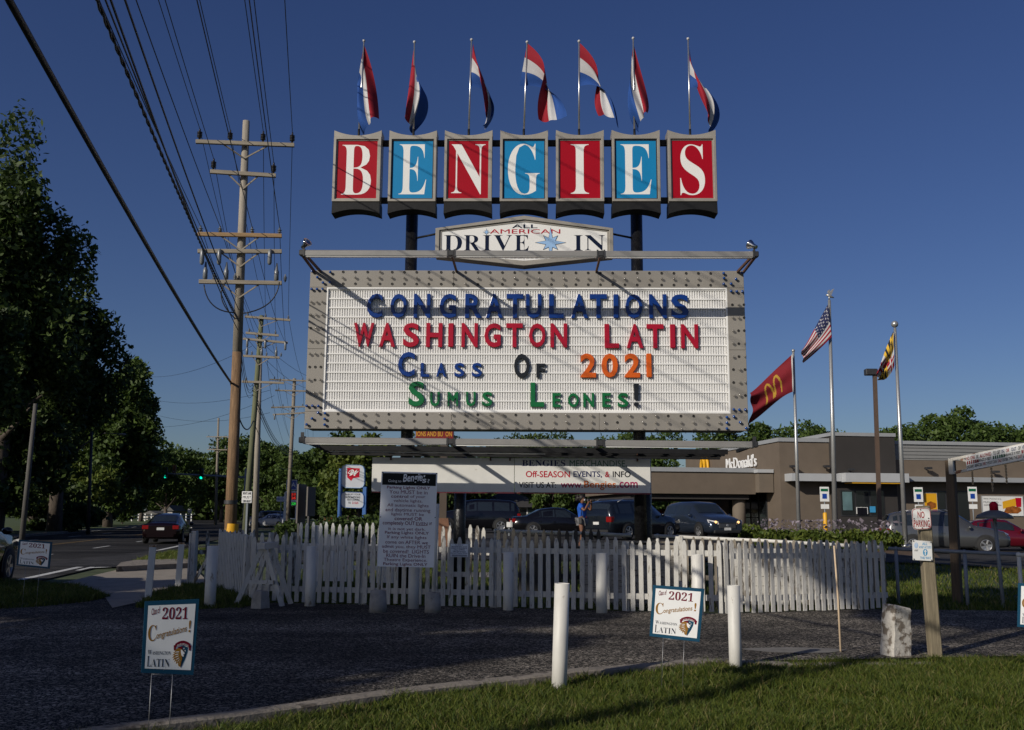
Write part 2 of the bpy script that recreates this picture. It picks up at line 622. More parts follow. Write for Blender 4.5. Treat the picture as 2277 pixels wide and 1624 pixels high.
# kerb in front of the camera, driveway behind it
kpx = [(-500, 1700), (-120, 1662), (210, 1616), (500, 1581), (800, 1541), (1112, 1503), (1265, 1488), (1444, 1472), (1557, 1465),
       (1700, 1459), (1870, 1455), (2100, 1451), (2400, 1446), (2900, 1440)]
KZ = .10
kp = [gp(u, v, KZ) for u, v in kpx]
kerb = []
for i in range(len(kp) - 1):
    for t in (0, .5): kerb.append(kp[i].lerp(kp[i + 1], t))
kerb.append(kp[-1])
b = MB()
prof = [(0, -.12), (0, 0), (.02, .012), (.155, .012), (.17, 0), (.17, -.12)]
for i, q in enumerate(kerb):
    t = (kerb[min(len(kerb) - 1, i + 1)] - kerb[max(0, i - 1)]).normalized()
    nrm = Vector((-t.y, t.x, 0))
    for a, z in prof:
        e = .008 * sin(i * 2.3)
        sink = .075 * sm(1.9, 3.2, q.x)
        b.v.append((q.x + nrm.x * (a - .17 + e), q.y + nrm.y * (a - .17 + e), KZ - .012 + z + .006 * sin(i * 1.7) - sink))
for i in range(len(kerb) - 1):
    for k in range(len(prof) - 1):
        a = i * len(prof) + k
        b.face((a, a + 1, a + len(prof) + 1, a + len(prof)), False)
props(b.build('kerb', KERBM), kind='structure')
far = [(40, 14.2), (16, 15.2), (5.6, 15.75), (3.2, 14.85), (-1, 15.75), (-4.2, 16.2), (-6.1, 16.6), (-9.0, 18.6), (-11.4, 21), (-14, 20), (-40, 14)]
b = MB()
pts = [(q.x, q.y, .052) for q in kerb] + [(x, y, .052) for x, y in far]
b.poly(pts)
bm_drive = b.build('driveway', DRIVEM)
props(bm_drive, kind='structure')
# pale worn patch by the kerb
c = gp(1770, 1447, .05)
props(MB().poly([(c.x + .55 * cos(a) * (1 + .15 * sin(3 * a)), c.y + .22 * sin(a), .056) for a in [i * pi / 9 for i in range(18)]]).build(
    'worn_patch', mat('worn_concrete_patch', (.16, .15, .135), .9, .25, 5, bump=.4)), kind='structure')
# pavement apron at the road, grass islands
ap = [gp(u, v, .06) for u, v in [(258, 1268), (430, 1262), (470, 1300), (330, 1334), (250, 1352), (235, 1330), (120, 1300)]]
props(MB().poly([(q.x, q.y, .060) for q in ap]).build('pavement', PAVE), kind='structure')
VERGE = mat('verge_turf', (.05, .075, .018), .95, .3, 3, bump=.5)


def mound(name, pxs, hgt, n=10):
    c_ = [gp(u, v, .05) for u, v in pxs]
    m_ = sum(c_, Vector()) / len(c_)
    b = MB()
    k = len(c_)
    for i in range(n + 1):
        f = 1 - i / n
        for q in c_:
            p_ = m_ + (q - m_) * f
            b.v.append((p_.x, p_.y, .045 + hgt * (1 - f ** 2.2)))
    for i in range(n):
        for j in range(k):
            b.face((i * k + j, i * k + (j + 1) % k, (i + 1) * k + (j + 1) % k, (i + 1) * k + j), True)
    props(b.build(name, VERGE), kind='structure')
    return c_, m_


isl1 = mound('grass_island', [(-400, 1330), (-100, 1300), (40, 1296), (150, 1305), (215, 1318), (245, 1328), (200, 1338), (90, 1350), (-60, 1358), (-400, 1372)], .10)
isl2 = mound('grass_island', [(300, 1352), (335, 1326), (400, 1306), (450, 1302), (560, 1322), (590, 1340), (540, 1352), (420, 1356)], .06)
isl3 = mound('grass_island', [(292, 1252), (330, 1238), (400, 1226), (520, 1218), (660, 1230), (660, 1262), (430, 1264), (330, 1262)], .12)
# kerbed nose of the apron by the road
q = [gp(u, v, .06) for u, v in [(258, 1272), (268, 1262), (300, 1256), (430, 1252), (430, 1263)]]
b = MB()
n = len(q)
b.v = [(p.x, p.y, .05) for p in q] + [(p.x, p.y, .19) for p in q]
b.face(range(n, 2 * n))
for i in range(n): b.face((i, (i + 1) % n, n + (i + 1) % n, n + i))
props(b.build('kerb_nose', KERBM), kind='structure')
# parking lot and side lawn behind the railing
grid('parking_lot', [(-14, 27), (45, 27), (60, 56), (-14, 60)], 40, 24, LOTM, .012)
grid('parking_lot', [(-14, 60.1), (13, 60.1), (13, 110), (-14, 110)], 10, 10, LOTM, .012)
# far pavement and lawn across the road
b = MB()
for i in range(41):
    y = -10 + i * 5
    b.v += [(rx(y, 1.03), y, .10), (rx(y, 1.03) - .18, y, .105), (rx(y, 1.03) - 60, y, .35), (rx(y, 1.03), y, 0)]
for i in range(40):
    k = i * 4
    b.face((k, k + 4, k + 5, k + 1), False, 1)
    b.face((k + 1, k + 5, k + 6, k + 2), True, 0)
    b.face((k + 3, k + 7, k + 4, k), False, 1)
props(b.build('far_lawn', [VERGE, KERBM]), kind='structure')


# ---- grass blades
def blades(name, n, sampler, h0, h1, label, wd=.0045, mat_=None, vec=False):
    P = sampler(n) if vec else np.array([sampler() for _ in range(n)])
    a = rng.uniform(0, 2 * pi, n)
    h = rng.uniform(h0, h1, n) * rng.uniform(.6, 1.15, n)
    h *= 1 + .28 * np.sin(P[:, 0] * 3.1 + 1.7 * np.sin(P[:, 1] * 2.3)) * np.sin(P[:, 1] * 4.1 + P[:, 0]) + .15 * np.sin(P[:, 0] * 11 + P[:, 1] * 7)
    lean = rng.normal(0, .5, (n, 2)) * h[:, None]
    wx, wy = np.cos(a) * wd, np.sin(a) * wd
    V = np.zeros((n, 5, 3))
    V[:, 0] = P + np.stack([wx, wy, 0 * a], 1)
    V[:, 1] = P - np.stack([wx, wy, 0 * a], 1)
    mid = P + np.stack([lean[:, 0] * .35, lean[:, 1] * .35, h * .6], 1)
    V[:, 2] = mid - .8 * np.stack([wx, wy, 0 * a], 1)
    V[:, 3] = mid + .8 * np.stack([wx, wy, 0 * a], 1)
    V[:, 4] = P + np.stack([lean[:, 0], lean[:, 1], h], 1)
    idx = np.arange(n)[:, None] * 5
    Q = (idx + np.array([[0, 1, 2, 3]])).tolist() + (idx + np.array([[3, 2, 4]])).tolist()
    me = bpy.data.meshes.new(name)
    me.from_pydata(V.reshape(-1, 3).tolist(), [], Q)
    o = link(name, me, mat_ or GRASSB)
    return props(o, label, 'grass', kind='stuff')


kx = np.array([q.x for q in kerb]); ky = np.array([q.y for q in kerb])
CLUMP = [(rng.uniform(-6, 9), rng.uniform(4, 9.5), rng.uniform(.15, .5)) for _ in range(90)]


def verge_pt(n):
    out = np.zeros((0, 3))
    while len(out) < n:
        y = rng.uniform(5.6, 10.8, n)
        x = rng.uniform(-.58, .60, n) * y
        k = y < np.interp(x, kx, ky) - .16 + .17 * np.clip((x - 1.9) / 1.2, 0, 1)
        out = np.concatenate([out, np.stack([x, y, .03 * np.sin(x * 1.3) * np.sin(y * 2.1)], 1)[k]])
    return out[:n]


props(MB().poly([(-9, 3.5, .001), (9, 3.5, .001)] + [(q.x, q.y - .1, .001) for q in kerb[::-1] if -9 < q.x < 9]).build(
    'grass_verge', VERGE), kind='structure')
blades('grass', 165000, verge_pt, .05, .11, 'lush green lawn grass in the foreground along the kerb', vec=True)


def island_pt(c_, m_, hgt):
    def f():
        i = int(rng.integers(len(c_)))
        a, b2 = c_[i], c_[(i + 1) % len(c_)]
        t = rng.uniform()
        e = a.lerp(b2, t)
        s = sqrt(rng.uniform())
        p_ = m_ + (e - m_) * s
        return (p_.x, p_.y, .045 + hgt * (1 - s ** 2.2))
    return f


blades('grass', 14000, island_pt(*isl1, .10), .06, .12, 'shaded grass island at the left edge beside the road', .007)
blades('grass', 9000, island_pt(*isl2, .06), .05, .12, 'dark grass patch round the leaning square posts', .007)
blades('grass', 9000, island_pt(*isl3, .12), .06, .14, 'grass strip between the road and the white gate posts', .008)
W0, W1 = (-4.4, 16.6), (5.5, 15.4)


def inner_pt():
    x = rng.uniform(-5, 9); y = rng.uniform(16.0, 26)
    return (x, y, G(x, y) - .03)


blades('grass', 30000, inner_pt, .06, .16, 'rough grass under the big sign behind the picket fence', .010)


def side_pt():
    x = rng.uniform(5.6, 22); y = rng.uniform(15.9, 27)
    return (x, y, G(x, y) - .03)


blades('grass', 26000, side_pt, .05, .13, 'shaded lawn to the right behind the wooden sign post', .010)


# ================================================================== TREES
def tree(name, label, x, y, h, rx_, rz_, n, lm, seed, trunk_h=None, leaf=.26, group=None, nl=26, z0=None, tr=None):
    r = np.random.default_rng(seed)
    z = G(x, y) if z0 is None else z0
    t = thing(name, label, 'tree', (x, y, z), 0, group)
    zc = h - rz_
    th = trunk_h or max(1.5, zc)
    tr = tr or h * .022
    b = MB()
    b.path([(0, 0, -.2), (.1 * sin(seed), .1 * cos(seed), th * .5), (.2 * cos(seed), .25 * sin(seed), th), (.1, .1, zc + rz_ * .5)],
           [tr * 1.25, tr, tr * .75, tr * .2], 9)
    for k in range(7):
        a = k * 2.4 + seed
        z1 = th * (.62 + .06 * k)
        L = rx_ * (.42 + .1 * (k % 3))
        b.path([(0, 0, z1), (cos(a) * L * .5, sin(a) * L * .5, z1 + L * .35), (cos(a) * L, sin(a) * L, z1 + L * .75)],
               [tr * .42, tr * .28, tr * .08], 6)
    b.build('trunk', TRUNK, t)
    # lobes
    lob = []
    for k in range(nl):
        d = r.normal(size=3); d /= np.linalg.norm(d)
        q = r.uniform(.30, .95)
        s = r.uniform(.16, .34) if nl > 40 else r.uniform(.20, .42)
        lob.append((d[0] * rx_ * q, d[1] * rx_ * q, zc + d[2] * rz_ * q, rx_ * s, rz_ * s * .8))
    lob = np.array(lob)
    k = r.integers(nl, size=n)
    d = r.normal(size=(n, 3)); d /= np.linalg.norm(d, axis=1)[:, None]
    q = r.uniform(.15, 1, n) ** .45
    q *= r.uniform(.85, 1.22, n)
    C = lob[k, :3] + d * q[:, None] * np.stack([lob[k, 3], lob[k, 3], lob[k, 4]], 1)
    a = r.normal(size=(n, 3)); a /= np.linalg.norm(a, axis=1)[:, None]
    c_ = np.cross(a, r.normal(size=(n, 3))); c_ /= np.linalg.norm(c_, axis=1)[:, None]
    sz = leaf * r.uniform(.5, 1.25, n)[:, None]
    V = np.stack([C - a * sz, C + c_ * sz * .5, C + a * sz, C - c_ * sz * .5], 1).reshape(-1, 3)
    me = bpy.data.meshes.new('crown')
    me.from_pydata(V.tolist(), [], (np.arange(n)[:, None] * 4 + np.arange(4)[None]).tolist())
    link('crown', me, lm, t)
    return t


g = 'tall trees across the road'
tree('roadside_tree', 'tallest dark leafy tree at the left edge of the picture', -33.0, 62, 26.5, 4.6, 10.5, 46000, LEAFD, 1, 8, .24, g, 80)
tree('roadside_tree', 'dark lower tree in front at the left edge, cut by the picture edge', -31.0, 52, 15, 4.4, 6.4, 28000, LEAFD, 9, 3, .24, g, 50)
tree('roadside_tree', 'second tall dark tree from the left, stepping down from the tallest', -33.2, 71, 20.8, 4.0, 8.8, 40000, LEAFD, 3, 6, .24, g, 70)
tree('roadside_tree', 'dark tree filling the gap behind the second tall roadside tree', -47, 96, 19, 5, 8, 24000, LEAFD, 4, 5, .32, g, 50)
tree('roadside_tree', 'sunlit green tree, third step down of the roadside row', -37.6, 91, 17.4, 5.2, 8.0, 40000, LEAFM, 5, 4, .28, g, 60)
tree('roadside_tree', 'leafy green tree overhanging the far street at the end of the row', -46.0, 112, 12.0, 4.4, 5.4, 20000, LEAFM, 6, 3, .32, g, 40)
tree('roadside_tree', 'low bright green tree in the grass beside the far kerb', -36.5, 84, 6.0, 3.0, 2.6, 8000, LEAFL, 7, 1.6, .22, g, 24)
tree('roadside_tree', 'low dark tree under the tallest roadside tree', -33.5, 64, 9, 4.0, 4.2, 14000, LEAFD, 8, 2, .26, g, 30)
g = 'undergrowth below the tall trees across the road'
for i, (x, y, h) in enumerate(((-30, 52, 3.6), (-34, 58, 4.2), (-37, 66, 4.4), (-34.5, 74, 3.6), (-39, 80, 4.6), (-41, 92, 4.4), (-44, 104, 4.8), (-47, 118, 5), (-33, 48, 4.5))):
    tree('understorey_tree', ['low', 'broad', 'rounded'][i % 3] + ' dark undergrowth tree below the tall row, ' + ['first', 'second', 'third', 'fourth', 'fifth', 'sixth', 'seventh', 'eighth', 'ninth'][i] + ' along the road',
         x, y, h, 3.2, h * .52, 7000, LEAFD, 200 + i, .8, .26, g, 22)
g = 'distant trees closing the view down the street'
far_t = [(-57, 150, 13, 'first distant oak right of the roadside row, behind the street name sign'),
         (-47, 158, 14, 'distant round tree behind the left green traffic signal'),
         (-62, 175, 15, 'distant broad tree between the two traffic signals'),
         (-42, 165, 16, 'tall distant tree behind the right green traffic signal'),
         (-50, 190, 14, 'distant tree left of the wooden utility pole'),
         (-37, 150, 12.5, 'distant tree right behind the wooden utility pole'),
         (-30, 140, 11, 'round dark distant tree between the second and third utility poles'),
         (-25, 128, 10.5, 'distant dark tree behind the fuel price sign')]
for i, (x, y, h, lb) in enumerate(far_t):
    tree('distant_tree', lb, x, y, h, h * .42, h * .42, 12000, LEAFM, 20 + i, 3, .36, g, 36)
g = 'trees behind the big sign'
mid_t = [(-11.6, 66, 7.0, 2.6, 'leafy tree behind the pharmacy sign, left of the white banner', LEAFM),
         (-9.3, 60, 6.2, 2.2, 'bright green tree touching the left end of the white banner', LEAFL),
         (-5.5, 84, 8.2, 4.5, 'tree showing between the posts under the white banner', LEAFM),
         (-16, 96, 7.5, 3.5, 'dark tree behind the blue pharmacy sign posts', LEAFD),
         (3.0, 74, 5.4, 2.6, 'rounded green bush tree right of the green house', LEAFM),
         (6.5, 95, 9, 5, 'dark tree behind the photographer in blue', LEAFD),
         (11.5, 88, 9.5, 4.5, 'dark tree between the white banner and the restaurant', LEAFM),
         (0.5, 100, 9.5, 5, 'tree behind the green house roof', LEAFD)]
for i, (x, y, h, r_, lb, lm) in enumerate(mid_t):
    tree('leafy_tree', lb, x, y, h, r_, h * .42, 15000, lm, 40 + i, 2, .21, g, 36)
g = 'trees behind the restaurant roof'
rb = [(22, 92, 11.0, 'dark tree behind the restaurant, left of the red flag pole'), (28, 95, 10.6, 'low tree just right of the red flag pole'),
      (37.5, 88, 11.2, 'thin tree behind the dark restaurant tower'), (43, 90, 12.0, 'tree above the restaurant roof, right of the checkered flag'),
      (50, 92, 10.8, 'bushy tree over the restaurant roof, third from the right edge'), (57, 92, 11.8, 'second tree from the right edge over the restaurant roof'),
      (62, 88, 13.8, 'tallest tree at the right edge behind the restaurant roof'), (33, 100, 11.0, 'tree hidden behind the striped flag pole')]
for i, (x, y, h, lb) in enumerate(rb):
    tree('leafy_tree', lb, x, y, h, 4.6, h * .42, 18000, LEAFM, 60 + i, 3, .22, g, 44)
# trees on the near verge, out of the picture, that shade the driveway
g = 'street trees beside the viewpoint'
tree('street_tree', 'broad street tree left of the viewpoint shading the driveway', -22.0, -5.0, 16.0, 4.6, 3.8, 17000, LEAFD, 80, 5, .36, g, 34)
tree('street_tree', 'smaller street tree nearest the viewpoint', -17.0, -5.5, 9.6, 2.2, 2.2, 5000, LEAFD, 81, 4, .3, g, 16)
tree('street_tree', 'street tree further up the road from the viewpoint', -26.5, -1, 15, 4.2, 4.2, 12000, LEAFD, 82, 5, .36, g, 26)
tree('street_tree', 'low street tree between the two tall ones beside the viewpoint', -18.0, -6.5, 12.6, 3.0, 3.0, 8000, LEAFD, 83, 4, .34, g, 20)
tree('street_tree', 'tall slender street tree behind the viewpoint shading the right lawn', -11.5, -5.5, 16.6, 3.3, 2.0, 14000, LEAFD, 84, 6, .34, g, 24, tr=.2)
# far wood closing the horizon
r = np.random.default_rng(5)
n = 60000
xs_ = r.uniform(-190, 170, n)
hh = 7.5 + 2.2 * np.sin(xs_ * .11) + 1.6 * np.sin(xs_ * .31 + 1) + 1.0 * np.sin(xs_ * .83) + np.where(xs_ < -60, 3.0, 0)
C = np.stack([xs_, 205 + r.normal(0, 5, n) + .0008 * xs_ ** 2, hh * r.uniform(0, 1, n) ** .7 + r.normal(0, .4, n)], 1)
a = r.normal(size=(n, 3)); a /= np.linalg.norm(a, axis=1)[:, None]
c_ = np.cross(a, r.normal(size=(n, 3))); c_ /= np.linalg.norm(c_, axis=1)[:, None]
sz = r.uniform(.5, 1.1, n)[:, None]
V = np.stack([C - a * sz, C + c_ * sz * .6, C + a * sz, C - c_ * sz * .6], 1).reshape(-1, 3)
me = bpy.data.meshes.new('far_wood')
me.from_pydata(V.tolist(), [], (np.arange(n)[:, None] * 4 + np.arange(4)[None]).tolist())
props(link('far_wood', me, LEAFM), 'dark far wood along the horizon behind the streets', 'wood', kind='stuff')
# ================================================================== THE DRIVE-IN SIGN
ctr = at(1168, 1145, 18.0)
SP = Plane(ctr.x, ctr.y, .021)
SIGN = SP.thing('drive_in_sign', 'tall roadside sign with seven letter boxes, hexagon panel and bulb-bordered message board', 'sign')


def z1(x, y): return 694.9 + .41503 * x, 55.6 + .41503 * y          # pixel conversions of enlarged views
def z2(x, y): return 639.3 + .47607 * x, 455.8 + .47607 * y
def z8(x, y): return 945 + .19531 * x, 466.9 + .19531 * y


def SX(u, v, off=0.0): return SP(u, v, off)


ZB = lambda v, off=0.0: SP(1168, v, off).z
# --- posts
zt = ZB(455)
for u0, u1, zz, yy in ((902, 928.5, zt, .42), (1402.5, 1429, zt, .42)):
    a, b_ = SP(u0, 530, -yy), SP(u1, 530, -yy)
    MB().tube(((a.x + b_.x) / 2, yy, -.3), ((a.x + b_.x) / 2, yy, zz), (b_.x - a.x) / 2, None, 18).build('support_post', TAR, SIGN)
for u0, u1, zz, yy in ((1009.5, 1036, ZB(985), .55), (1424, 1449, ZB(985), .75)):
    a, b_ = SP(u0, 1120, -yy), SP(u1, 1120, -yy)
    MB().tube(((a.x + b_.x) / 2, yy, -.3), ((a.x + b_.x) / 2, yy, zz), (b_.x - a.x) / 2, None, 18).build('support_post', TAR, SIGN)
# --- letter boxes
yb0 = -.10
a, b_ = SP(*z1(1005, 770), -yb0), SP(*z1(1262, 770), -yb0)
bw = b_.x - a.x
cA, cB = SP(*z1(238, 770), -yb0).x, SP(*z1(2035, 770), -yb0).x
zT, zBt = ZB(z1(0, 600)[1], .1), ZB(z1(0, 948)[1], .1)
zEar, zMid = ZB(z1(0, 565)[1], .1), ZB(z1(0, 592)[1], .1)
zVe, zVm = ZB(z1(0, 1012)[1], .1), ZB(z1(0, 988)[1], .1)
depth = .34
BXC = [cA + (cB - cA) * i / 6 for i in range(7)]
for zc in (ZB(z1(0, 634)[1], -.15), ZB(z1(0, 941)[1], -.15)):
    MB().bx(cA - .2, cB + .2, .12, .20, zc - .055, zc + .055).build('crossbar', BLACK, SIGN)
lets = 'BENGIES'
# letter rectangles in the enlarged view: x0, x1, y0, y1
lr = [(152, 319, 643, 910), (460, 613, 640, 908), (742, 928, 640, 908), (1046, 1218, 637, 911), (1384, 1480, 640, 905), (1652, 1813, 640, 908), (1972, 2098, 640, 913)]
for i in range(7):
    cx = BXC[i]
    hw = bw / 2
    red = i % 2 == 0
    box = MB().bx(cx - hw + .01, cx + hw - .01, yb0 + .03, yb0 + depth, zBt + .01, zT - .01).build('letter_box', GALV, SIGN)
    arc = lambda z_e, z_m, n=12: [(cx - hw + 2 * hw * k / n, z_m + (z_e - z_m) * (2 * k / n - 1) ** 2) for k in range(n + 1)]
    MB().prism([(cx - hw, zT - .012), (cx + hw, zT - .012)] + arc(zEar, zMid)[::-1], yb0 - .012, yb0 + depth).build('crown', GALV, box)
    MB().prism(arc(zVe, zVm) + [(cx + hw - .004, zBt - .004), (cx - hw + .004, zBt - .004)], yb0 - .008, yb0 + depth).build('valance', BLACK, box)
    fw = hw * .115
    zf0, zf1 = zBt + fw * .95, zT - fw
    MB().frame(rect(cx - hw, cx + hw, zBt, zT), rect(cx - hw + fw, cx + hw - fw, zf0, zf1), yb0 - .03, yb0 + .03).build('frame', GALV, box, bevel=.006)
    MB().frame(rect(cx - hw + fw, cx + hw - fw, zf0, zf1), rect(cx - hw + fw + .022, cx + hw - fw - .022, zf0 + .022, zf1 - .022), yb0 + .002, yb0 + .028).build('inner_trim', DARKM if i % 2 else GALV, box)
    MB().bx(cx - hw + fw, cx + hw - fw, yb0 + .014, yb0 + .024, zf0, zf1).build('face_panel', REDF if red else BLUEF, box)
    x0, x1, y0, y1 = lr[i]
    A, B_ = SP(*z1(x0, y1), .085), SP(*z1(x1, y0), .085)
    text(lets[i], 'serif', (A.x, B_.x, A.z, B_.z), yb0 + .0135, WHITEF, box, 'letter', off=-.009)
# --- hexagon panel
yh = -.05
Hx = lambda x, y, off=.05: SP(*z8(x, y), off)
pL, pR = Hx(122, 212).x, Hx(2142, 212).x
zA, zP, zL, zQ = Hx(122, 212).z, Hx(1128, 70).z, Hx(122, 530).z, Hx(1128, 640).z
cx = (pL + pR) / 2
outer = [(pL, zL), (cx, zQ), (pR, zL), (pR, zA), (cx, zP), (pL, zA)]
ins = lambda k: [(cx + (x - cx) * (1 - k * .045), (zA + zL) / 2 + (z - (zA + zL) / 2) * (1 - k * .15)) for x, z in outer]
hexp = MB().frame(outer, ins(1), yh - .03, yh + .26).build('hexagon_panel', GALV, SIGN, bevel=.006)
MB().frame(ins(1), ins(1.5), yh + .0, yh + .03).build('inner_trim', GALV, hexp)
for half in (0, 1):
    P_ = ins(1)
    pp = [P_[0], P_[1], P_[4], P_[5]] if half == 0 else [P_[1], P_[2], P_[3], P_[4]]
    pp = [(x + (-.003 if half == 0 else .003) * (abs(x - cx) < .01), z) for x, z in pp]
    MB().prism(pp, yh + .012, yh + .022).build('face_panel', WHITEF, hexp)
MB().prism(ins(.9), yh + .03, yh + .25).build('back_box', GALV, hexp)


def htext(s, st, x0, x1, y0, y1, m, **k):
    A, B_ = Hx(x0, y1, .045), Hx(x1, y0, .045)
    return text(s, st, (A.x, B_.x, A.z, B_.z), yh + .008, m, hexp, **k)


htext('ALL', 'bold', 990, 1280, 165, 207, NAVY, off=-.004)
htext('AMERICAN', 'bold', 738, 1540, 220, 270, REDP, off=-.007)
for ch, x0, x1 in (('D', 215, 422), ('R', 440, 632), ('I', 658, 755), ('V', 780, 990), ('E', 1018, 1182), ('I', 1695, 1795), ('N', 1820, 2048)):
    htext(ch, 'serif', x0, x1, 288, 463, NAVY, name='letter', off=-.008)
htext('THEATRE', 'serif', 895, 1395, 492, 552, mat('blue_print', (.01, .05, .14), .5, 0))
for (x, y, R_, r_, lr_) in ((1430, 372, 180, 62, 1), (700, 252, 46, 15, 0)):
    c_ = Hx(x, y); k = (Hx(x + 100, y).x - c_.x) / 100
    pts, pts2 = [], []
    for i in range(16):
        a_ = pi / 2 + i * pi / 8
        L = R_ if i % 4 == 0 else (R_ * .68 if i % 4 == 2 else r_)
        if i % 2: L = r_
        pts.append((c_.x + k * L * cos(a_), c_.z + k * L * sin(a_)))
        L2 = L - (9 if lr_ else 4) * (1.6 if i % 2 == 0 else .7)
        pts2.append((c_.x + k * L2 * cos(a_), c_.z + k * L2 * sin(a_)))
    flat('star_outline', pts, yh + .0065, NAVY, hexp)
    flat('star', pts2, yh + .005, LBLUE, hexp)
for s in (-1, 1):
    xe = pR if s > 0 else pL
    zz = (Hx(60, 245).z)
    MB().tube((xe, .12, zz), (xe + s * .42, .40, zz), .022, None, 8).build('panel_stay', BLACK, SIGN)
# --- message board
mTL, mBR = SP(*z2(105, 303)), SP(*z2(2150, 1050))
x0, x1 = SP(*z2(92, 680)).x, SP(*z2(2142, 680)).x
zt_, zb_ = SP(*z2(1100, 307)).z, SP(*z2(1100, 1050)).z
ix0, ix1 = SP(*z2(173, 680)).x, SP(*z2(2061, 680)).x
iz1, iz0 = SP(*z2(1100, 386)).z, SP(*z2(1100, 970)).z
board = MB().bx(x0 + .02, x1 - .02, .07, .62, zb_ + .01, zt_ - .02).build('message_board', GALV, SIGN)
# border panels, sheet by sheet
sx = [x0 + (x1 - x0) * k / 3 for k in range(4)]
for k in range(3):
    MB().bx(sx[k] + .002, sx[k + 1] - .002, 0, .07, iz1, zt_).build('border_panel', BORDER, board, bevel=.004)
    MB().bx(sx[k] + .002, sx[k + 1] - .002, 0, .07, zb_, iz0).build('border_panel', BORDER, board, bevel=.004)
mz = (iz0 + iz1) / 2
for xa, xb in ((x0, ix0), (ix1, x1)):
    for za, zb2 in ((iz0 + .002, mz - .002), (mz + .002, iz1 - .002)):
        MB().bx(xa + .002, xb, 0, .07, za, zb2).build('border_panel', BORDER, board, bevel=.004)
MB().frame(rect(ix0, ix1, iz0, iz1), rect(ix0 + .03, ix1 - .03, iz0 + .03, iz1 - .03), .004, .068).build('inner_trim', TRACK, board)
# corrugated ribs, one joined part per track row
NR = 13
rows = [iz0 + .04 + (iz1 - iz0 - .08) * k / NR for k in range(NR + 1)]
xa, xb = ix0 + .03, ix1 - .03
nr = 160
for k in range(NR):
    b = MB()
    z_0, z_1 = rows[k], rows[k + 1]
    w_ = (xb - xa) / nr
    j = random.uniform(-.01, .01)
    for i in range(nr):
        xl = xa + i * w_
        n0 = len(b.v)
        for (xx, yy) in ((xl, .064), (xl + w_ * .10, .038), (xl + w_ * .60, .038), (xl + w_ * .70, .064), (xl + w_, .064)):
            b.v += [(xx, yy, z_0), (xx, yy, z_1)]
        for q in range(4):
            b.face((n0 + 2 * q, n0 + 2 * q + 2, n0 + 2 * q + 3, n0 + 2 * q + 1))
    props(b.build('ribbed_track_panel', TRACK, board), kind='stuff')
for k in range(NR + 1):
    MB().bx(xa, xb, .026, .060, rows[k] - .013, rows[k] + .013).build('letter_rail', TRACK, board)
# bulbs
bm = MB().lathe([(.018, 0), (.018, -.012), (.013, -.016), (.018, -.024), (.026, -.038), (.027, -.05), (.020, -.062), (.006, -.068)], 10,
                M=Matrix.Rotation(-pi / 2, 3, 'X')).mesh('bulb')
for p_ in bm.vertices: p_.co.y = -abs(p_.co.y)
bmb = bm.copy()
bm.materials.append(BULB); bmb.materials.append(BULBB)
sk = MB().lathe([(.026, 0), (.026, .006), (.017, .006), (.017, .001)], 10, M=Matrix.Rotation(pi / 2, 3, 'X')).mesh('empty_socket')
sk.materials.append(SOCKET)


def bulb(x, y, kind):
    q = SP(*z2(x, y))
    if kind == 2: again('bulb', bmb, board, (q.x, -.001, q.z))
    elif kind == 1: again('bulb', bm, board, (q.x, -.001, q.z), (random.uniform(-.15, .15), 0, random.uniform(-.15, .15)))
    else: again('empty_socket', sk, board, (q.x, -.001, q.z))


RB = random.Random(3)
for c_ in range(31):
    x = 260 + 57.2 * c_
    for r_, y in enumerate((317, 345, 372)):
        bulb(x, y + (x - 1100) * .004, 1 if r_ == 1 or RB.random() < .12 else 0)
for c_ in range(31):
    x = 236 + 59.3 * c_
    for r_, y in enumerate((982, 1014, 1044)):
        bulb(x, y + (x - 1100) * .006, 1 if RB.random() < .72 else 0)
for r_ in range(8):
    y = 455 + 60.5 * r_
    for c_ in range(3):
        f = (y - 300) / 750
        bulb(117 - 22 * f + c_ * 26, y, 1 if RB.random() < .75 else 0)
        bulb(2075 + 12 * f + c_ * 27, y + 12, 1 if RB.random() < .72 else 0)
for x, y in ((117, 313), (142, 341), (168, 366), (202, 317), (200, 364), (115, 396), (140, 396), (166, 396), (2035, 322), (2120, 320), (2093, 349), (2037, 345),
             (2035, 372), (2070, 371), (2070, 405), (2096, 407), (2122, 407), (92, 940), (119, 940), (146, 941), (145, 972), (178, 975), (117, 999), (176, 1001),
             (92, 1027), (176, 1028), (2082, 957), (2108, 958), (2136, 958), (2050, 993), (2083, 990), (2050, 1019), (2112, 1017), (2050, 1046), (2140, 1044)):
    bulb(x, y, 2)


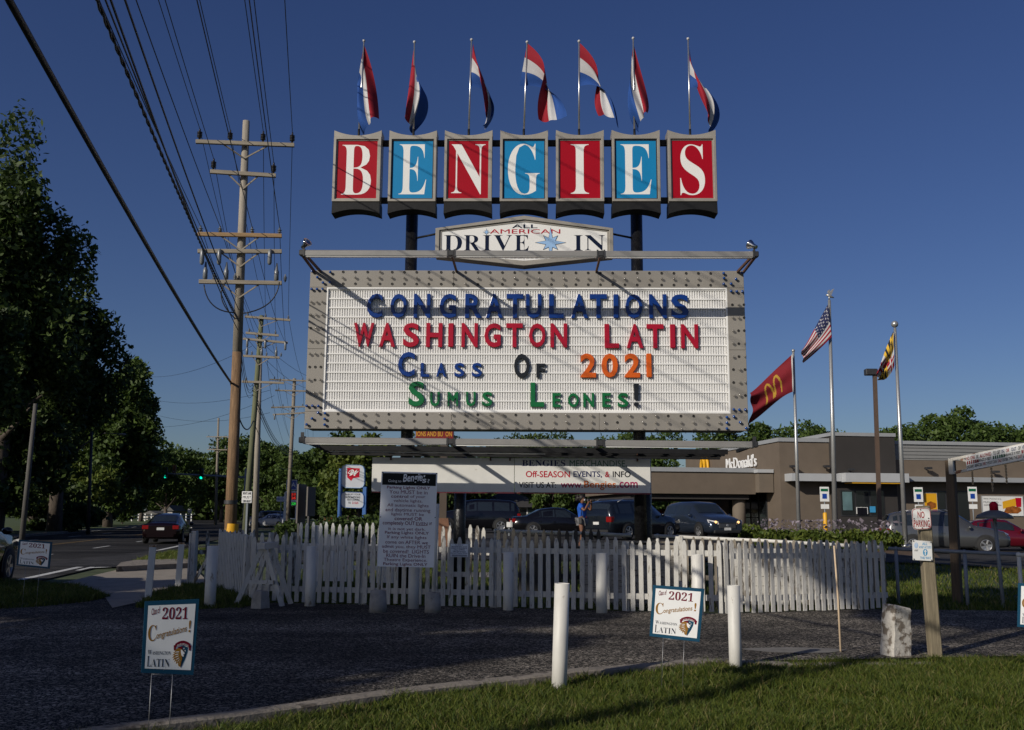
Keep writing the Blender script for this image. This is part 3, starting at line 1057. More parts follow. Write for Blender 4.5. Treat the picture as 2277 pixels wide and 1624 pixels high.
# --- lamp bars
def lamp_bar(uL, vL, uR, vR, off, joints, name_parent):
    A, B_ = SP(uL, vL, off), SP(uR, vR, off)
    P_ = lambda t: A.lerp(B_, t)
    ts = [0] + joints + [1]
    for i in range(3):
        a_, c_ = P_(ts[i]) + Vector((.06 if i else .04, 0, 0)), P_(ts[i + 1]) - Vector((.06 if i < 2 else .04, 0, 0))
        h = .052
        bar = MB()
        prof = [(-.06, -h), (.06, -h), (.06, h * .6), (.035, h), (-.035, h), (-.06, h * .6)]
        n0 = len(prof)
        bar.v = [(a_.x, a_.y + y_, a_.z + z_) for y_, z_ in prof] + [(c_.x, c_.y + y_, c_.z + z_) for y_, z_ in prof]
        bar.face(range(n0)); bar.face(range(2 * n0 - 1, n0 - 1, -1))
        for k in range(n0): bar.face((k, n0 + k, n0 + (k + 1) % n0, (k + 1) % n0))
        lb = bar.build('lamp_bar', TUBEGREY, SIGN)
        MB().bx(a_.x + .02, c_.x - .02, a_.y - .045, a_.y + .045, (a_.z + c_.z) / 2 - h - .016, (a_.z + c_.z) / 2 - h + .004).build('lens', WHITEF, lb)
        MB().box(a_, (.03, .14, .13)).build('end_cap', DARKM, lb)
        MB().box(c_, (.03, .14, .13)).build('end_cap', DARKM, lb)
    return [P_(t) for t in ts]


OFF = 1.22
J = lamp_bar(*z2(70, 226), *z2(2185, 233), OFF, [.331, .661], 'u')
for i, q in enumerate(J):
    a_ = MB()
    for dy in ((-.03, .03) if i in (0, 3) else (0,)):
        a_.beam(q + Vector((dy, 0, 0)), (q.x + dy * 2, .05, zt_ - .02), .035, .045)
    a_.build('lamp_arm', RUST, SIGN)
    MB().box(q, (.10, .13, .10)).build('bar_bracket', DARKM, SIGN, bevel=.01)
spot = [(.035, -.10), (.045, -.02), (.085, .05), (.088, .065), (.07, .055), (.01, .03)]
for q, sgn in ((J[0], 1), (J[-1], -1)):
    MB().tube(q, q + Vector((sgn * .02, 0, .11)), .018, None, 8).build('spotlight_stem', DARKM, SIGN)
    d = Vector((.55 * sgn, .55 if sgn < 0 else -.4, .45)).normalized()
    M = d.to_track_quat('Z', 'Y').to_matrix()
    MB().lathe(spot, 16, q + Vector((sgn * .05, 0, .17)), M).build('spotlight', mat('chrome_lamp', (.6, .6, .6), .15, 0, metal=1), SIGN)
J2 = lamp_bar(672, 979, 1678, 989, OFF, [.331, .661], 'l')
for i, q in enumerate(J2):
    MB().beam(q, (q.x, .2, q.z - .02), .05, .06).build('lamp_arm', BLACK, SIGN)
    MB().box(q, (.10, .13, .10)).build('bar_bracket', DARKM, SIGN, bevel=.01)
    if i in (0, 3): MB().bx(q.x - .03, q.x + .03, q.y, q.y + .01, q.z + .04, q.z + .14).build('upright_tab', DARKM, SIGN)
# rack under the board: beams, grating bars, back lamp
A, B_ = SP(712, 996, .24), SP(1618, 1003, .24)
for yy, h in ((-.24, .09), (.05, .12), (.40, .12)):
    MB().beam((A.x, yy, A.z), (B_.x, yy, B_.z - .02), .06, h).build('rack_beam', BLACK, SIGN)
for k in range(16):
    t = (k + .5) / 16
    q = A.lerp(B_, t)
    MB().bx(q.x - .025, q.x + .025, -.22, .39, q.z - .03, q.z + .02).build('rack_bar', BLACK, SIGN)
q0, q1 = SP(735, 1001, .2), SP(1600, 1011, .2)
MB().beam((q0.x, -.20, q0.z - .02), (q1.x - 3.2, -.20, q1.z), .05, .03).build('rack_lamp', mat('white_lamp_tube', (.45, .45, .43), .4, .05, 3), SIGN)
MB().beam((q0.x, -.20, q0.z - .075), (q1.x, -.20, q1.z - .075), .10, .035).build('rack_lamp_tray', BLACK, SIGN)

# --- banner under the board (hung by chains: a thing of its own)
BP = Plane(*(SP.p + SP.n * .02).xy, .021)
ban = BP.thing('hanging_banner_board', 'long white board hanging under the message board with shop and website lettering', 'banner')
bx0, bx1 = BP(827, 1055).x, BP(1446.5, 1055).x
bz1, bz0 = BP(1137, 1019).z, BP(1137, 1095).z
xm = BP(1144, 1055).x
MB().bx(bx0, xm - .004, 0, .03, bz0, bz1).build('board_panel', WHITE, ban, bevel=.003)
MB().bx(xm + .004, bx1, 0, .03, bz0, bz1).build('board_panel', WHITE, ban, bevel=.003)
MB().bx(bx0, bx1, .002, .028, bz0 - .02, bz0 - .002).build('bottom_trim', mat('maroon_trim', (.12, .01, .02), .5, 0), ban)


def z4(x, y): return (2100 + x * .3953) / 1.7989, (1780 + y * .3953) / 1.7989
def bt(s, st, x0, x1, y0, y1, m):
    A, B_ = BP(*z4(x0, y1), .003), BP(*z4(x1, y0), .003)
    text(s, st, (A.x, B_.x, A.z, B_.z), -.003, m, ban)


BNAVY = mat('banner_navy_print', (.004, .012, .09), .5, 0)
BGRN = mat('banner_green_print', (.006, .11, .05), .5, 0)
BMAG = mat('banner_magenta_print', (.33, .004, .08), .5, 0)
BORG = mat('banner_orange_print', (.55, .12, .01), .5, 0)
BBLK = mat('banner_black_print', (.008, .008, .012), .5, 0)
bt('BENGIES', 'serif', -30, 408, 155, 215, BNAVY)
bt('MERCHANDISE,', 'bold', 452, 1030, 158, 228, BGRN)
bt('Off-SEASON', 'bold', 8, 455, 266, 328, REDP)
bt('EVENTS,', 'bold', 490, 778, 268, 334, BNAVY)
bt('&', 'bold', 810, 857, 270, 328, REDP)
bt('INFO', 'bold', 888, 1068, 268, 328, BBLK)
bt('VISIT US AT:', 'bold', -62, 315, 378, 435, BBLK)
bt('www.', 'bold', 362, 585, 390, 436, BMAG)
bt('Bengies', 'bold', 598, 920, 365, 455, BORG)
bt('.com', 'bold', 932, 1140, 375, 436, BMAG)
for u in (869, 1091, 1134, 1417):
    q = BP(u, 1019)
    zc = SP(u, 1004).z
    c_ = MB()
    nl = 6
    for k in range(nl):
        z_ = q.z + (zc - q.z) * (k + .5) / nl
        c_.beam((q.x, -.02, z_ - .018), (q.x, -.02, z_ + .018), .02 if k % 2 else .006, .006 if k % 2 else .02)
    c_.build('chain', RUST, ban)
    MB().bx(q.x - .015, q.x + .015, -.02, .05, bz1 - .05, bz1 + .02).build('hook', RUST, ban)

# --- message letters: each one lifts off its rails
ORD = ['first', 'second', 'third', 'fourth', 'fifth', 'sixth', 'seventh', 'eighth', 'ninth', 'tenth', 'eleventh', 'twelfth', 'thirteenth', 'fourteenth', 'fifteenth']


def mletters(word, cs, w_, y0, y1, m, colour, line, tilt=0.0):
    n = len(word)
    for i, (ch, c_) in enumerate(zip(word, cs)):
        ww = {'I': .30, '1': .25, '!': .22, 'M': 1.0, 'W': 1.25, 'L': .86, 'F': .85, 'E': .8, 'U': .92, 'C': .95, '2': .95}.get(ch, 1.0) * w_
        dy = tilt * (c_ - 1100)
        A, B_ = SP(*z2(c_ - ww / 2, y1 + dy), .02), SP(*z2(c_ + ww / 2, y0 + dy), .02)
        nm = {'!': 'exclamation mark', '0': 'numeral 0', '1': 'numeral 1', '2': 'numeral 2'}.get(ch, 'letter ' + ch)
        if n == 1: lb = f'{colour} plastic {nm}, {line}'
        else: lb = f'{colour} plastic {nm}, {ORD[i]} character of {line}'
        loc = SP.p + SP.r * ((A.x + B_.x) / 2) + SP.n * -.03
        loc.z = A.z
        cxl = (A.x + B_.x) / 2
        if ch in 'I1':
            b = MB()
            h, hw_ = B_.z - A.z, .052
            P4 = [(-hw_, 0), (hw_, 0), (hw_, h), (-hw_, h)]
            b.prism(P4, -.05, -.012)
            o = b.build('marquee_letter', m, bevel=.014)
        elif ch == 'M':
            b = MB()
            h, w2 = B_.z - A.z, (B_.x - A.x) / 2
            sw_ = w2 * .36
            k_ = h * .30
            b.prism([(-w2, 0), (-w2 + sw_, 0), (-w2 + sw_, h * .60), (-w2 + sw_ + .001, h * .60), (0, k_), (w2 - sw_ - .001, h * .60), (w2 - sw_, h * .60), (w2 - sw_, 0), (w2, 0), (w2, h), (w2 - sw_, h), (0, k_ + h * .34), (-w2 + sw_, h), (-w2, h)], -.05, -.012)
            o = b.build('marquee_letter', m, bevel=.008)
        elif ch == '!':
            b = MB()
            h = B_.z - A.z
            b.prism([(-.035, h * .30), (.035, h * .30), (.045, h), (-.045, h)], -.05, -.012)
            b.prism([(.045 * cos(k * pi / 5), .045 + .045 * sin(k * pi / 5)) for k in range(10)], -.05, -.012)
            o = b.build('marquee_letter', m)
        else:
            o = text(ch, 'bold', (A.x - cxl, B_.x - cxl, 0, B_.z - A.z), -.012, m, None, 'marquee_letter', thick=.034, bev=.010, off=.005)
        o.location = loc
        o.rotation_euler = (0, RB.uniform(-.006, .006), -SP.a)
        props(o, lb, 'letter', 'changeable letters on the message board')


mletters('CONGRATULATIONS', (407, 518, 628, 748, 868, 965, 1062, 1150, 1255, 1363, 1452, 1535, 1618, 1730, 1833), 80, 416, 528, M_BLUE, 'glossy blue', 'the word CONGRATULATIONS', .002)
mletters('WASHINGTON', (356, 465, 577, 685, 764, 850, 957, 1060, 1166, 1267), 78, 553, 665, M_RED, 'glossy red', 'the word WASHINGTON', .003)
mletters('LATIN', (1515, 1622, 1717, 1800, 1878), 78, 555, 667, M_RED, 'glossy red', 'the word LATIN', .003)
mletters('C', (555,), 86, 687, 802, M_BLUE, 'tall glossy blue', 'initial of the word Class')
mletters('LASS', (642, 717, 802, 884), 48, 738, 803, M_BLUE, 'small glossy blue', 'the small row LASS')
mletters('O', (1094,), 74, 695, 808, M_BLK, 'tall black', 'initial of the word Of')
mletters('F', (1183,), 50, 741, 806, M_BLK, 'small black', 'closing the word Of')
mletters('2021', (1405, 1505, 1610, 1690), 76, 694, 806, M_ORG, 'orange', 'the year 2021 on the message board')
mletters('S', (602,), 78, 824, 940, M_GRN, 'tall green', 'initial of the word Sumus')
mletters('UMUS', (688, 772, 856, 932), 50, 873, 940, M_GRN, 'small green', 'the small row UMUS')
mletters('L', (1167,), 74, 830, 943, M_GRN, 'tall green', 'initial of the word Leones')
mletters('EONES', (1257, 1335, 1407, 1490, 1567), 50, 879, 945, M_GRN, 'small green', 'the small row EONES')
mletters('!', (1629,), 60, 834, 943, M_BLK, 'thin black', 'ending the bottom line of the message board')


# ================================================================== FLAGS
def bez(p, t):
    if len(p) == 3: return p[0] * (1 - t) ** 2 + p[1] * 2 * t * (1 - t) + p[2] * t * t
    return p[0] * (1 - t) ** 3 + p[1] * 3 * t * (1 - t) ** 2 + p[2] * 3 * t * t * (1 - t) + p[3] * t ** 3


def cloth(parent, top, bot, classify, mats, ns=24, ntt=30, amp=.07, folds=2.5, ph=0.0, depth=.25):
    """top, bot: Bezier control points (local Vectors) of the upper and lower edge from hoist to fly"""
    b = MB()
    for j in range(ns + 1):
        s = j / ns
        for i in range(ntt + 1):
            t = i / ntt
            p = bez(top, t).lerp(bez(bot, t), s)
            f = t ** .7
            y = amp * f * sin(2 * pi * folds * s + ph + 3 * t) + depth * .5 * t * sin(pi * (s * 1.3 + t) + ph)
            b.v.append((p.x + .35 * amp * f * cos(2 * pi * folds * s + ph), p.y + y, p.z + .25 * amp * f * sin(6 * s + 5 * t + ph)))
    for j in range(ns):
        for i in range(ntt):
            k = j * (ntt + 1) + i
            b.face((k, k + ntt + 1, k + ntt + 2, k + 1), True, classify((j + .5) / ns, (i + .5) / ntt))
    return b.build('cloth', mats, parent)


FR = mat('red_flag_cloth', (.27, .004, .016), .85, .08, 6)
FWc = mat('white_flag_cloth', (.50, .49, .49), .85, .05, 6)
FB = mat('blue_flag_cloth', (.012, .065, .27), .85, .08, 6)
FNV = mat('navy_flag_cloth', (.012, .016, .07), .85, .08, 6)
FY = mat('yellow_flag_cloth', (.62, .38, .03), .85, .08, 6)
FK = mat('black_flag_cloth', (.012, .011, .010), .85, .08, 6)
CHROME = mat('bright_pole_metal', (.55, .55, .55), .28, .05, 3, metal=.8)
tri = lambda s, t: 0 if s < 1 / 3 else (1 if s < 2 / 3 else 2)
fl = [((276, 85), (248, 585), [(275, 105), (330, 250), (350, 500)], [(238, 330), (262, 350), (225, 540), (275, 572)], 'hanging nearly straight, edges parted'),
      ((546, 92), (541, 585), [(545, 110), (508, 300), (505, 520)], [(550, 330), (600, 330), (670, 430), (530, 557)], 'bulging blue to the right'),
      ((852, 80), (837, 585), [(860, 100), (900, 260), (935, 480)], [(845, 330), (920, 310), (1060, 440), (915, 560)], 'with a red fold over blue'),
      ((1150, 92), (1132, 585), [(1150, 98), (1340, 250), (1180, 330), (1216, 490)], [(1110, 328), (1260, 290), (1345, 400), (1360, 520)], 'spread widest to the right'),
      ((1428, 88), (1428, 585), [(1433, 98), (1620, 280), (1460, 330), (1533, 460)], [(1430, 330), (1550, 290), (1625, 420), (1644, 552)], 'blown right, blue edge lifted'),
      ((1718, 72), (1725, 585), [(1718, 95), (1760, 280), (1830, 400), (1785, 475)], [(1700, 300), (1680, 400), (1670, 490), (1745, 555)], 'wrapped close, mostly red'),
      ((2012, 75), (2023, 585), [(2020, 118), (2040, 300), (2090, 420), (2112, 515)], [(2022, 338), (2100, 320), (2270, 420), (2142, 556)], 'drooping right, blue outermost')]
names = ['leftmost', 'second from the left', 'third from the left', 'middle', 'third from the right', 'second from the right', 'rightmost']
for i, (pt, pb, top, bot, desc) in enumerate(fl):
    oy = -.18
    L = lambda p: SP(*z1(*p), oy)
    base, tip = L(pb), L(pt)
    f = thing('flag', f'red-white-blue flag {desc}, {names[i]} above the sign', 'flag',
              SP.p + SP.r * base.x + SP.n * oy + Vector((0, 0, base.z)), -SP.a, 'flags above the letter boxes')
    Q = lambda p: Vector((L(p).x - base.x, 0, L(p).z - base.z))
    T = Q(pt)
    MB().tube((0, 0, -.12), (0, 0, .10), .024, None, 10).build('pole_socket', BLACK, f)
    MB().tube((0, 0, 0), T, .019, .013, 10).build('pole', CHROME, f)
    MB().ball(T, .03, 10, 6).build('finial', FWc, f)
    cloth(f, [Q(p) for p in top], [Q(p) for p in bot], tri, [FR, FWc, FB], 27, 30, .07, 1.6 + .2 * (i % 3), i * 1.3, .35)
# ================================================================== FENCES
def picket_mesh(h, wd=.070, th=.02, cut=.07):
    hw = wd / 2
    return MB().prism([(-hw, 0), (hw, 0), (hw, h - cut), (.012, h), (-.012, h), (-hw, h - cut)], -th / 2, th / 2).mesh('picket')


def fence(name, label, A, B_, h, spacing, m, rails=(.28, .86), side=-1, seed=1, drop=(), z0=.05, wd=.070, posts=(), rail_mat=None, z1=None):
    """pickets from A to B (x, y); the pickets stand on the viewer's side of the rails"""
    A, B_ = Vector((A[0], A[1], 0)), Vector((B_[0], B_[1], 0))
    d = B_ - A
    L = d.length
    a = atan2(d.y, d.x)
    z1 = z0 if z1 is None else z1
    t = thing(name, label, 'fence', (A.x, A.y, 0), a)
    r = random.Random(seed)
    ms = [picket_mesh(h * f, wd) for f in (.975, 1.0, 1.02)]
    for me in ms: me.materials.append(m)
    n = int(L / spacing) + 1
    for i in range(n):
        if i in drop: continue
        x = i * spacing
        again('picket', r.choice(ms), t, (x, side * .03, z0 + (z1 - z0) * x / L + r.uniform(0, .025)), (0, r.gauss(0, .007), r.gauss(0, .03)))
    for q in rails:
        MB().beam((-.02, 0, z0 + q * h), (L + .02, 0, z1 + q * h + r.uniform(-.01, .01)), .038, .085).build('rail', rail_mat or m, t)
    for x in posts:
        MB().bx(x - .05, x + .05, .022, .122, -.2, z0 + (z1 - z0) * x / L + h * .97).build('post', rail_mat or m, t)
    return t


P1, P2, P3 = gp(562, 1337, .05), gp(1606, 1364, .05), gp(1972, 1354, .05)
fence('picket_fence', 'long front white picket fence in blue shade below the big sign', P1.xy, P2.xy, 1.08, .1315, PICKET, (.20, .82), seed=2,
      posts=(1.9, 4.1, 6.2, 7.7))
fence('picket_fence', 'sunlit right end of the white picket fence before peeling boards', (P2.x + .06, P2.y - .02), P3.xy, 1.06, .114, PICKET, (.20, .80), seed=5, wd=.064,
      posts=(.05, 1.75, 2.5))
P0 = gp(484, 1310, .05)
fence('picket_fence', 'short picket run turning back from the left corner towards the road', (P1.x - .05, P1.y + .10), P0.xy, 1.10, .135, PICKET, (.22, .84), side=1, seed=7,
      posts=(.1,))
Pq0, Pq1 = at(434, 1240, 19.6), at(655, 1240, 20.8)
fence('picket_fence', 'old broken picket fence behind the left corner with a rotten rail', Pq0.xy, Pq1.xy, 1.08, .235, OLDWHITE, (.62,), seed=9, drop=(3, 6), posts=(1.6, 2.1))
Pb0, Pb1 = at(669, 1200, 19.4), at(935, 1200, 18.9)
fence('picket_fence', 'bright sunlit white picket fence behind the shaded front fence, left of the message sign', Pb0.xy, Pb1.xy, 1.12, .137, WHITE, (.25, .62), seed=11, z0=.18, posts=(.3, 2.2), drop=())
Pb2, Pb3 = at(972, 1200, 17.9), at(1090, 1200, 17.7)
fence('picket_fence', 'few bright pickets beside the black post right of the lights notice', Pb2.xy, Pb3.xy, 1.14, .125, OLDWHITE, (.25, .6), seed=12, z0=.14, drop=(3, 4))
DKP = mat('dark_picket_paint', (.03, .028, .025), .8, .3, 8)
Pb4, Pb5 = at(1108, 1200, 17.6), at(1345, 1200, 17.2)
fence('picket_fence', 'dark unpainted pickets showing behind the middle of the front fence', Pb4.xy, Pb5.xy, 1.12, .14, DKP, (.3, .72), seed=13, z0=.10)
Pb6, Pb7 = at(1510, 1200, 18.5), at(1965, 1215, 17.0)
fence('picket_fence', 'weathered pickets peeping over the right end of the front fence', Pb6.xy, Pb7.xy, 1.02, .15, OLDWOOD, (.3, .72), seed=14, z0=.06)
# gate post group at the left end
gpst = gp(427, 1306, .05)
t = thing('gate_post', 'white gate post with a leaning brace at the left end of the fence', 'post', (gpst.x, gpst.y, .0), -.2)
MB().bx(-.05, .05, -.05, .05, -.1, 1.14).build('post', PICKET, t, bevel=.008)
MB().bx(-.10, -.065, -.04, .04, .05, 1.10).build('post', PICKET, t)
MB().beam((.02, -.09, .05), (.42, -.10, .72), .03, .06).build('brace', OLDWHITE, t)
# weathered board walls behind the front fence
PLY = mat('weathered_plywood', (.34, .31, .26), .85, .25, 3, bump=.5, stretch=(1, 1, 5), dirt=(.10, .085, .07), dirt_at=.55, dirt_scale=7)
a, b_ = at(1292, 1300, 16.9), at(1512, 1300, 16.4)
pw = Plane(a.x, a.y, atan2(-(b_.y - a.y), b_.x - a.x))
t = pw.thing('plywood_wall', 'weathered plywood wall behind the sunlit pickets', 'wall')
L = (b_ - a).length
for k in range(2):
    MB().bx(L * k / 2 + .004, L * (k + 1) / 2 - .004, 0, .03, -.02, 1.04 - .03 * k).build('plywood_sheet', PLY, t)
MB().bx(-.02, L + .02, -.02, .05, 1.045, 1.075).build('cap_board', OLDWOOD, t)
MB().bx(L - .06, L + .06, -.03, .08, -.1, 1.16).build('post', OLDWHITE, t)
a, b_ = at(1600, 1300, 16.5), at(1905, 1300, 16.6)
pw = Plane(a.x, a.y, atan2(-(b_.y - a.y), b_.x - a.x))
t = pw.thing('board_wall', 'peeling white plank wall behind the right end of the fence', 'wall')
L = (b_ - a).length
n = 6
for k in range(n):
    z_ = .04 + k * .155
    MB().bx(0, L, random.uniform(0, .012), .03, z_, z_ + .148).build('plank', OLDWHITE, t)
for x in (0, L / 2, L):
    MB().bx(x - .05, x + .05, .032, .12, -.1, 1.05).build('post', OLDWOOD, t)


# ================================================================== BOLLARDS AND POSTS
def lit(px, v0, v1, z=.05):
    b0 = gp(px, v1, z)
    return b0, at(px, v0, b0.y).z - z


def pvc_pipe(label, u, v0, v1, wpx, lean=(0, 0), z=.05, open_top=True, group='white pipe bollards', m=PVC, name='bollard'):
    b0, h = lit(u, v0, v1, z)
    r = wpx * b0.y / FPX / 2
    o = MB()
    prof = [(r, -.1), (r, .3 * h), (r, h)]
    if open_top: prof += [(r * .90, h), (r * .90, h - .12), (.001, h - .12)]
    else: prof += [(r * .9, h + r * .25), (.001, h + r * .3)]
    o.lathe(prof, 20)
    ob = o.build(name, m, None, (b0.x, b0.y, z))
    ob.rotation_euler = (lean[0], lean[1], random.uniform(0, 6))
    return props(ob, label, 'bollard', group)


pvc_pipe('white pipe bollard standing at the fence corner beside the sawhorse', 466, 1214, 1351, 24)
pvc_pipe('shaded white pipe bollard between the sawhorse and the lights notice', 689, 1215, 1348, 23)
pvc_pipe('white pipe bollard standing right behind the lights notice legs', 919, 1225, 1354, 24)
pvc_pipe('shaded white pipe bollard right of the small property notice', 1130, 1228, 1357, 23)
pvc_pipe('white pipe bollard before the plywood wall, half in sun', 1338, 1230, 1363, 24)
pvc_pipe('white pipe bollard behind the right yard sign', 1553, 1233, 1368, 24)
pvc_pipe('tall sunlit white pipe post leaning in the grass, nearest the camera', 1243, 1297, 1536, 33, (0, .035), z=0)
pvc_pipe('white pipe post in the grass just right of the yard sign, lower part shaded', 1636, 1302, 1494, 27, (0, -.004), z=0)
for u, v0, v1, lb in ((329, 1213, 1332, 'square rusty-topped white post nearer the yard sign'), (395, 1207, 1308, 'square rusty-topped white post beside the gate')):
    b0, h = lit(u, v0, v1)
    t = thing('square_post', lb, 'post', (b0.x, b0.y, .05), .3, 'square white posts')
    MB().box((0, 0, h / 2 - .1), (.11, .11, h + .2)).build('shaft', WHITE, t, bevel=.006)
    MB().box((0, 0, h - .012), (.118, .118, .03)).build('cap', mat('rusty_white_cap', (.42, .30, .19), .8, .3, 14, dirt=(.18, .08, .03), dirt_at=.5, dirt_scale=20), t)
    t.rotation_euler = (0, .03, .3)
# concrete marker
b0, h = lit(1992, 1344, 1468, 0)
STONE = mat('flaking_whitewashed_concrete', (.50, .47, .42), .9, .15, 6, bump=.8, dirt=(.17, .14, .11), dirt_at=.50, dirt_scale=9)
o = MB()
hw = 27 * b0.y / FPX
for k in range(8):
    z_ = -.1 + (h + .1) * k / 7
    f = 1 - .10 * k / 7
    wob = .008 * sin(k * 2.1)
    for sx_, sy_ in ((-1, -1), (1, -1), (1, 1), (-1, 1)):
        top = .03 * (sx_ > 0) if k == 7 else 0
        o.v.append((sx_ * hw * f + wob, sy_ * hw * .8 * f, z_ - top))
for k in range(7):
    for j in range(4):
        o.face((k * 4 + j, k * 4 + (j + 1) % 4, k * 4 + 4 + (j + 1) % 4, k * 4 + 4 + j))
o.face((28, 29, 30, 31))
ob = o.build('concrete_marker', STONE, None, (b0.x, b0.y, 0), (0, .085, .35), bevel=.018)
props(ob, 'leaning whitewashed concrete marker with flaking paint in the grass', 'marker')
# thin stake
b0, h = lit(1870, 1214, 1460, 0)
ob = MB().path([(0, 0, -.1), (-.004, 0, h * .5), (-.022, 0, h)], [.011, .011, .010], 8).build('marker_stake', mat('pale_wood_stake', (.55, .42, .28), .7, .1, 10), None, (b0.x, b0.y, 0))
props(ob, 'thin pale wooden stake upright at the kerb', 'stake')
# wooden post with two signs
b0, h = lit(2081, 1172, 1470, 0)
WP = Plane(b0.x, b0.y, .06)
t = WP.thing('wooden_sign_post', 'weathered leaning wooden post by the kerb carrying two small signs', 'post')
q = WP(2052, 1125)
lean = (q.x) / q.z
MB().beam((0.0, 0, -.1), (lean * q.z, 0, q.z), .115, .125).build('post', mat('grey_green_wood', (.21, .175, .115), .9, .3, 8, bump=.5, stretch=(7, 7, .4)), t, bevel=.012)


def z5(x, y): return (3550 + x * .431) / 1.7989, (1750 + y * .431) / 1.7989


NP = Plane(*(WP.p + WP.n * .09).xy, .06)
t = NP.thing('no_parking_sign', 'white rounded sign with red words NO PARKING on the wooden post', 'sign')
c4 = [NP(*z5(x, y)) for x, y in ((238, 860), (412, 848), (395, 650), (222, 662))]


def rounded(c4, r):
    out = []
    cc = [Vector((c.x, c.z)) for c in c4]
    for i in range(4):
        p0, p1, p2 = cc[i - 1], cc[i], cc[(i + 1) % 4]
        a, b = p1 + (p0 - p1).normalized() * r, p1 + (p2 - p1).normalized() * r
        out += [tuple(a), tuple(a.lerp(b, .5).lerp(p1, .4)), tuple(b)]
    return out


def shrink(poly, k):
    cx = sum(p[0] for p in poly) / len(poly); cz = sum(p[1] for p in poly) / len(poly)
    return [(cx + (x - cx) * k, cz + (z - cz) * k) for x, z in poly]


rp = rounded(c4, .035)
MB().prism(rp, 0, .004).build('plate', SIGNW, t)
MB().frame(shrink(rp, .97), shrink(rp, .93), -.003, -.001).build('red_border', SIGNR, t)
for s, x0, x1, y0, y1 in (('NO', 280, 340, 688, 742), ('PARKING', 247, 390, 768, 824)):
    A, B_ = NP(*z5(x0, y1 + 8)), NP(*z5(x1, y0))
    text(s, 'reg', (A.x, B_.x, A.z, B_.z), -.003, SIGNR, t, off=.012)
for x, y in ((305, 672), (322, 840), (247, 755), (380, 752)):
    q = NP(*z5(x, y))
    MB().tube((q.x, -.008, q.z), (q.x, .0, q.z), .006, None, 8).build('bolt', DARKM, t)
NP = Plane(*(WP.p + WP.n * .085).xy, .06)
t = NP.thing('access_sign', 'white sign with blue words and arrow below the no parking sign', 'sign')
c4 = [NP(*z5(x, y)) for x, y in ((236, 1138), (418, 1148), (410, 965), (230, 953))]
MB().prism([(c.x, c.z) for c in c4], 0, .004).build('plate', SIGNW, t)
CY = mat('blue_sign_print', (.05, .28, .52), .5, 0)
for s, x0, x1, y0, y1, m in (('ALL', 322, 368, 975, 1000, CY), ('AT&T ACCESS', 292, 404, 1010, 1030, CY), ('AT&T', 250, 284, 1042, 1058, BBLK), ('THIS WAY', 303, 403, 1108, 1130, CY)):
    A, B_ = NP(*z5(x0, y1)), NP(*z5(x1, y0))
    text(s, 'bold', (A.x, B_.x, A.z, B_.z), -.002, m, t)
ell = lambda x, y, rx_, rz_, n=20: [(NP(*z5(x + rx_ * cos(k * 2 * pi / n), y + rz_ * sin(k * 2 * pi / n))).x, NP(*z5(x + rx_ * cos(k * 2 * pi / n), y + rz_ * sin(k * 2 * pi / n))).z) for k in range(n)][::-1]
flat('arrow_disc', ell(350, 1068, 21, 33), -.002, CY, t)
flat('arrow', [(NP(*z5(x, y)).x, NP(*z5(x, y)).z) for x, y in ((345, 1095), (355, 1095), (355, 1062), (364, 1062), (350, 1040), (336, 1062), (345, 1062))], -.004, SIGNW, t)
flat('globe_emblem', ell(266, 1003, 17, 27), -.002, LBLUE, t)
for k in range(4):
    flat('globe_band', ell(266, 986 + k * 11, 14 - abs(k - 1.5) * 2, 2.2), -.003, SIGNW, t)
for x, y in ((240, 962), (402, 972), (245, 1130), (408, 1140)):
    q = NP(*z5(x, y))
    MB().tube((q.x, -.008, q.z), (q.x, 0, q.z), .006, None, 8).build('bolt', DARKM, t)


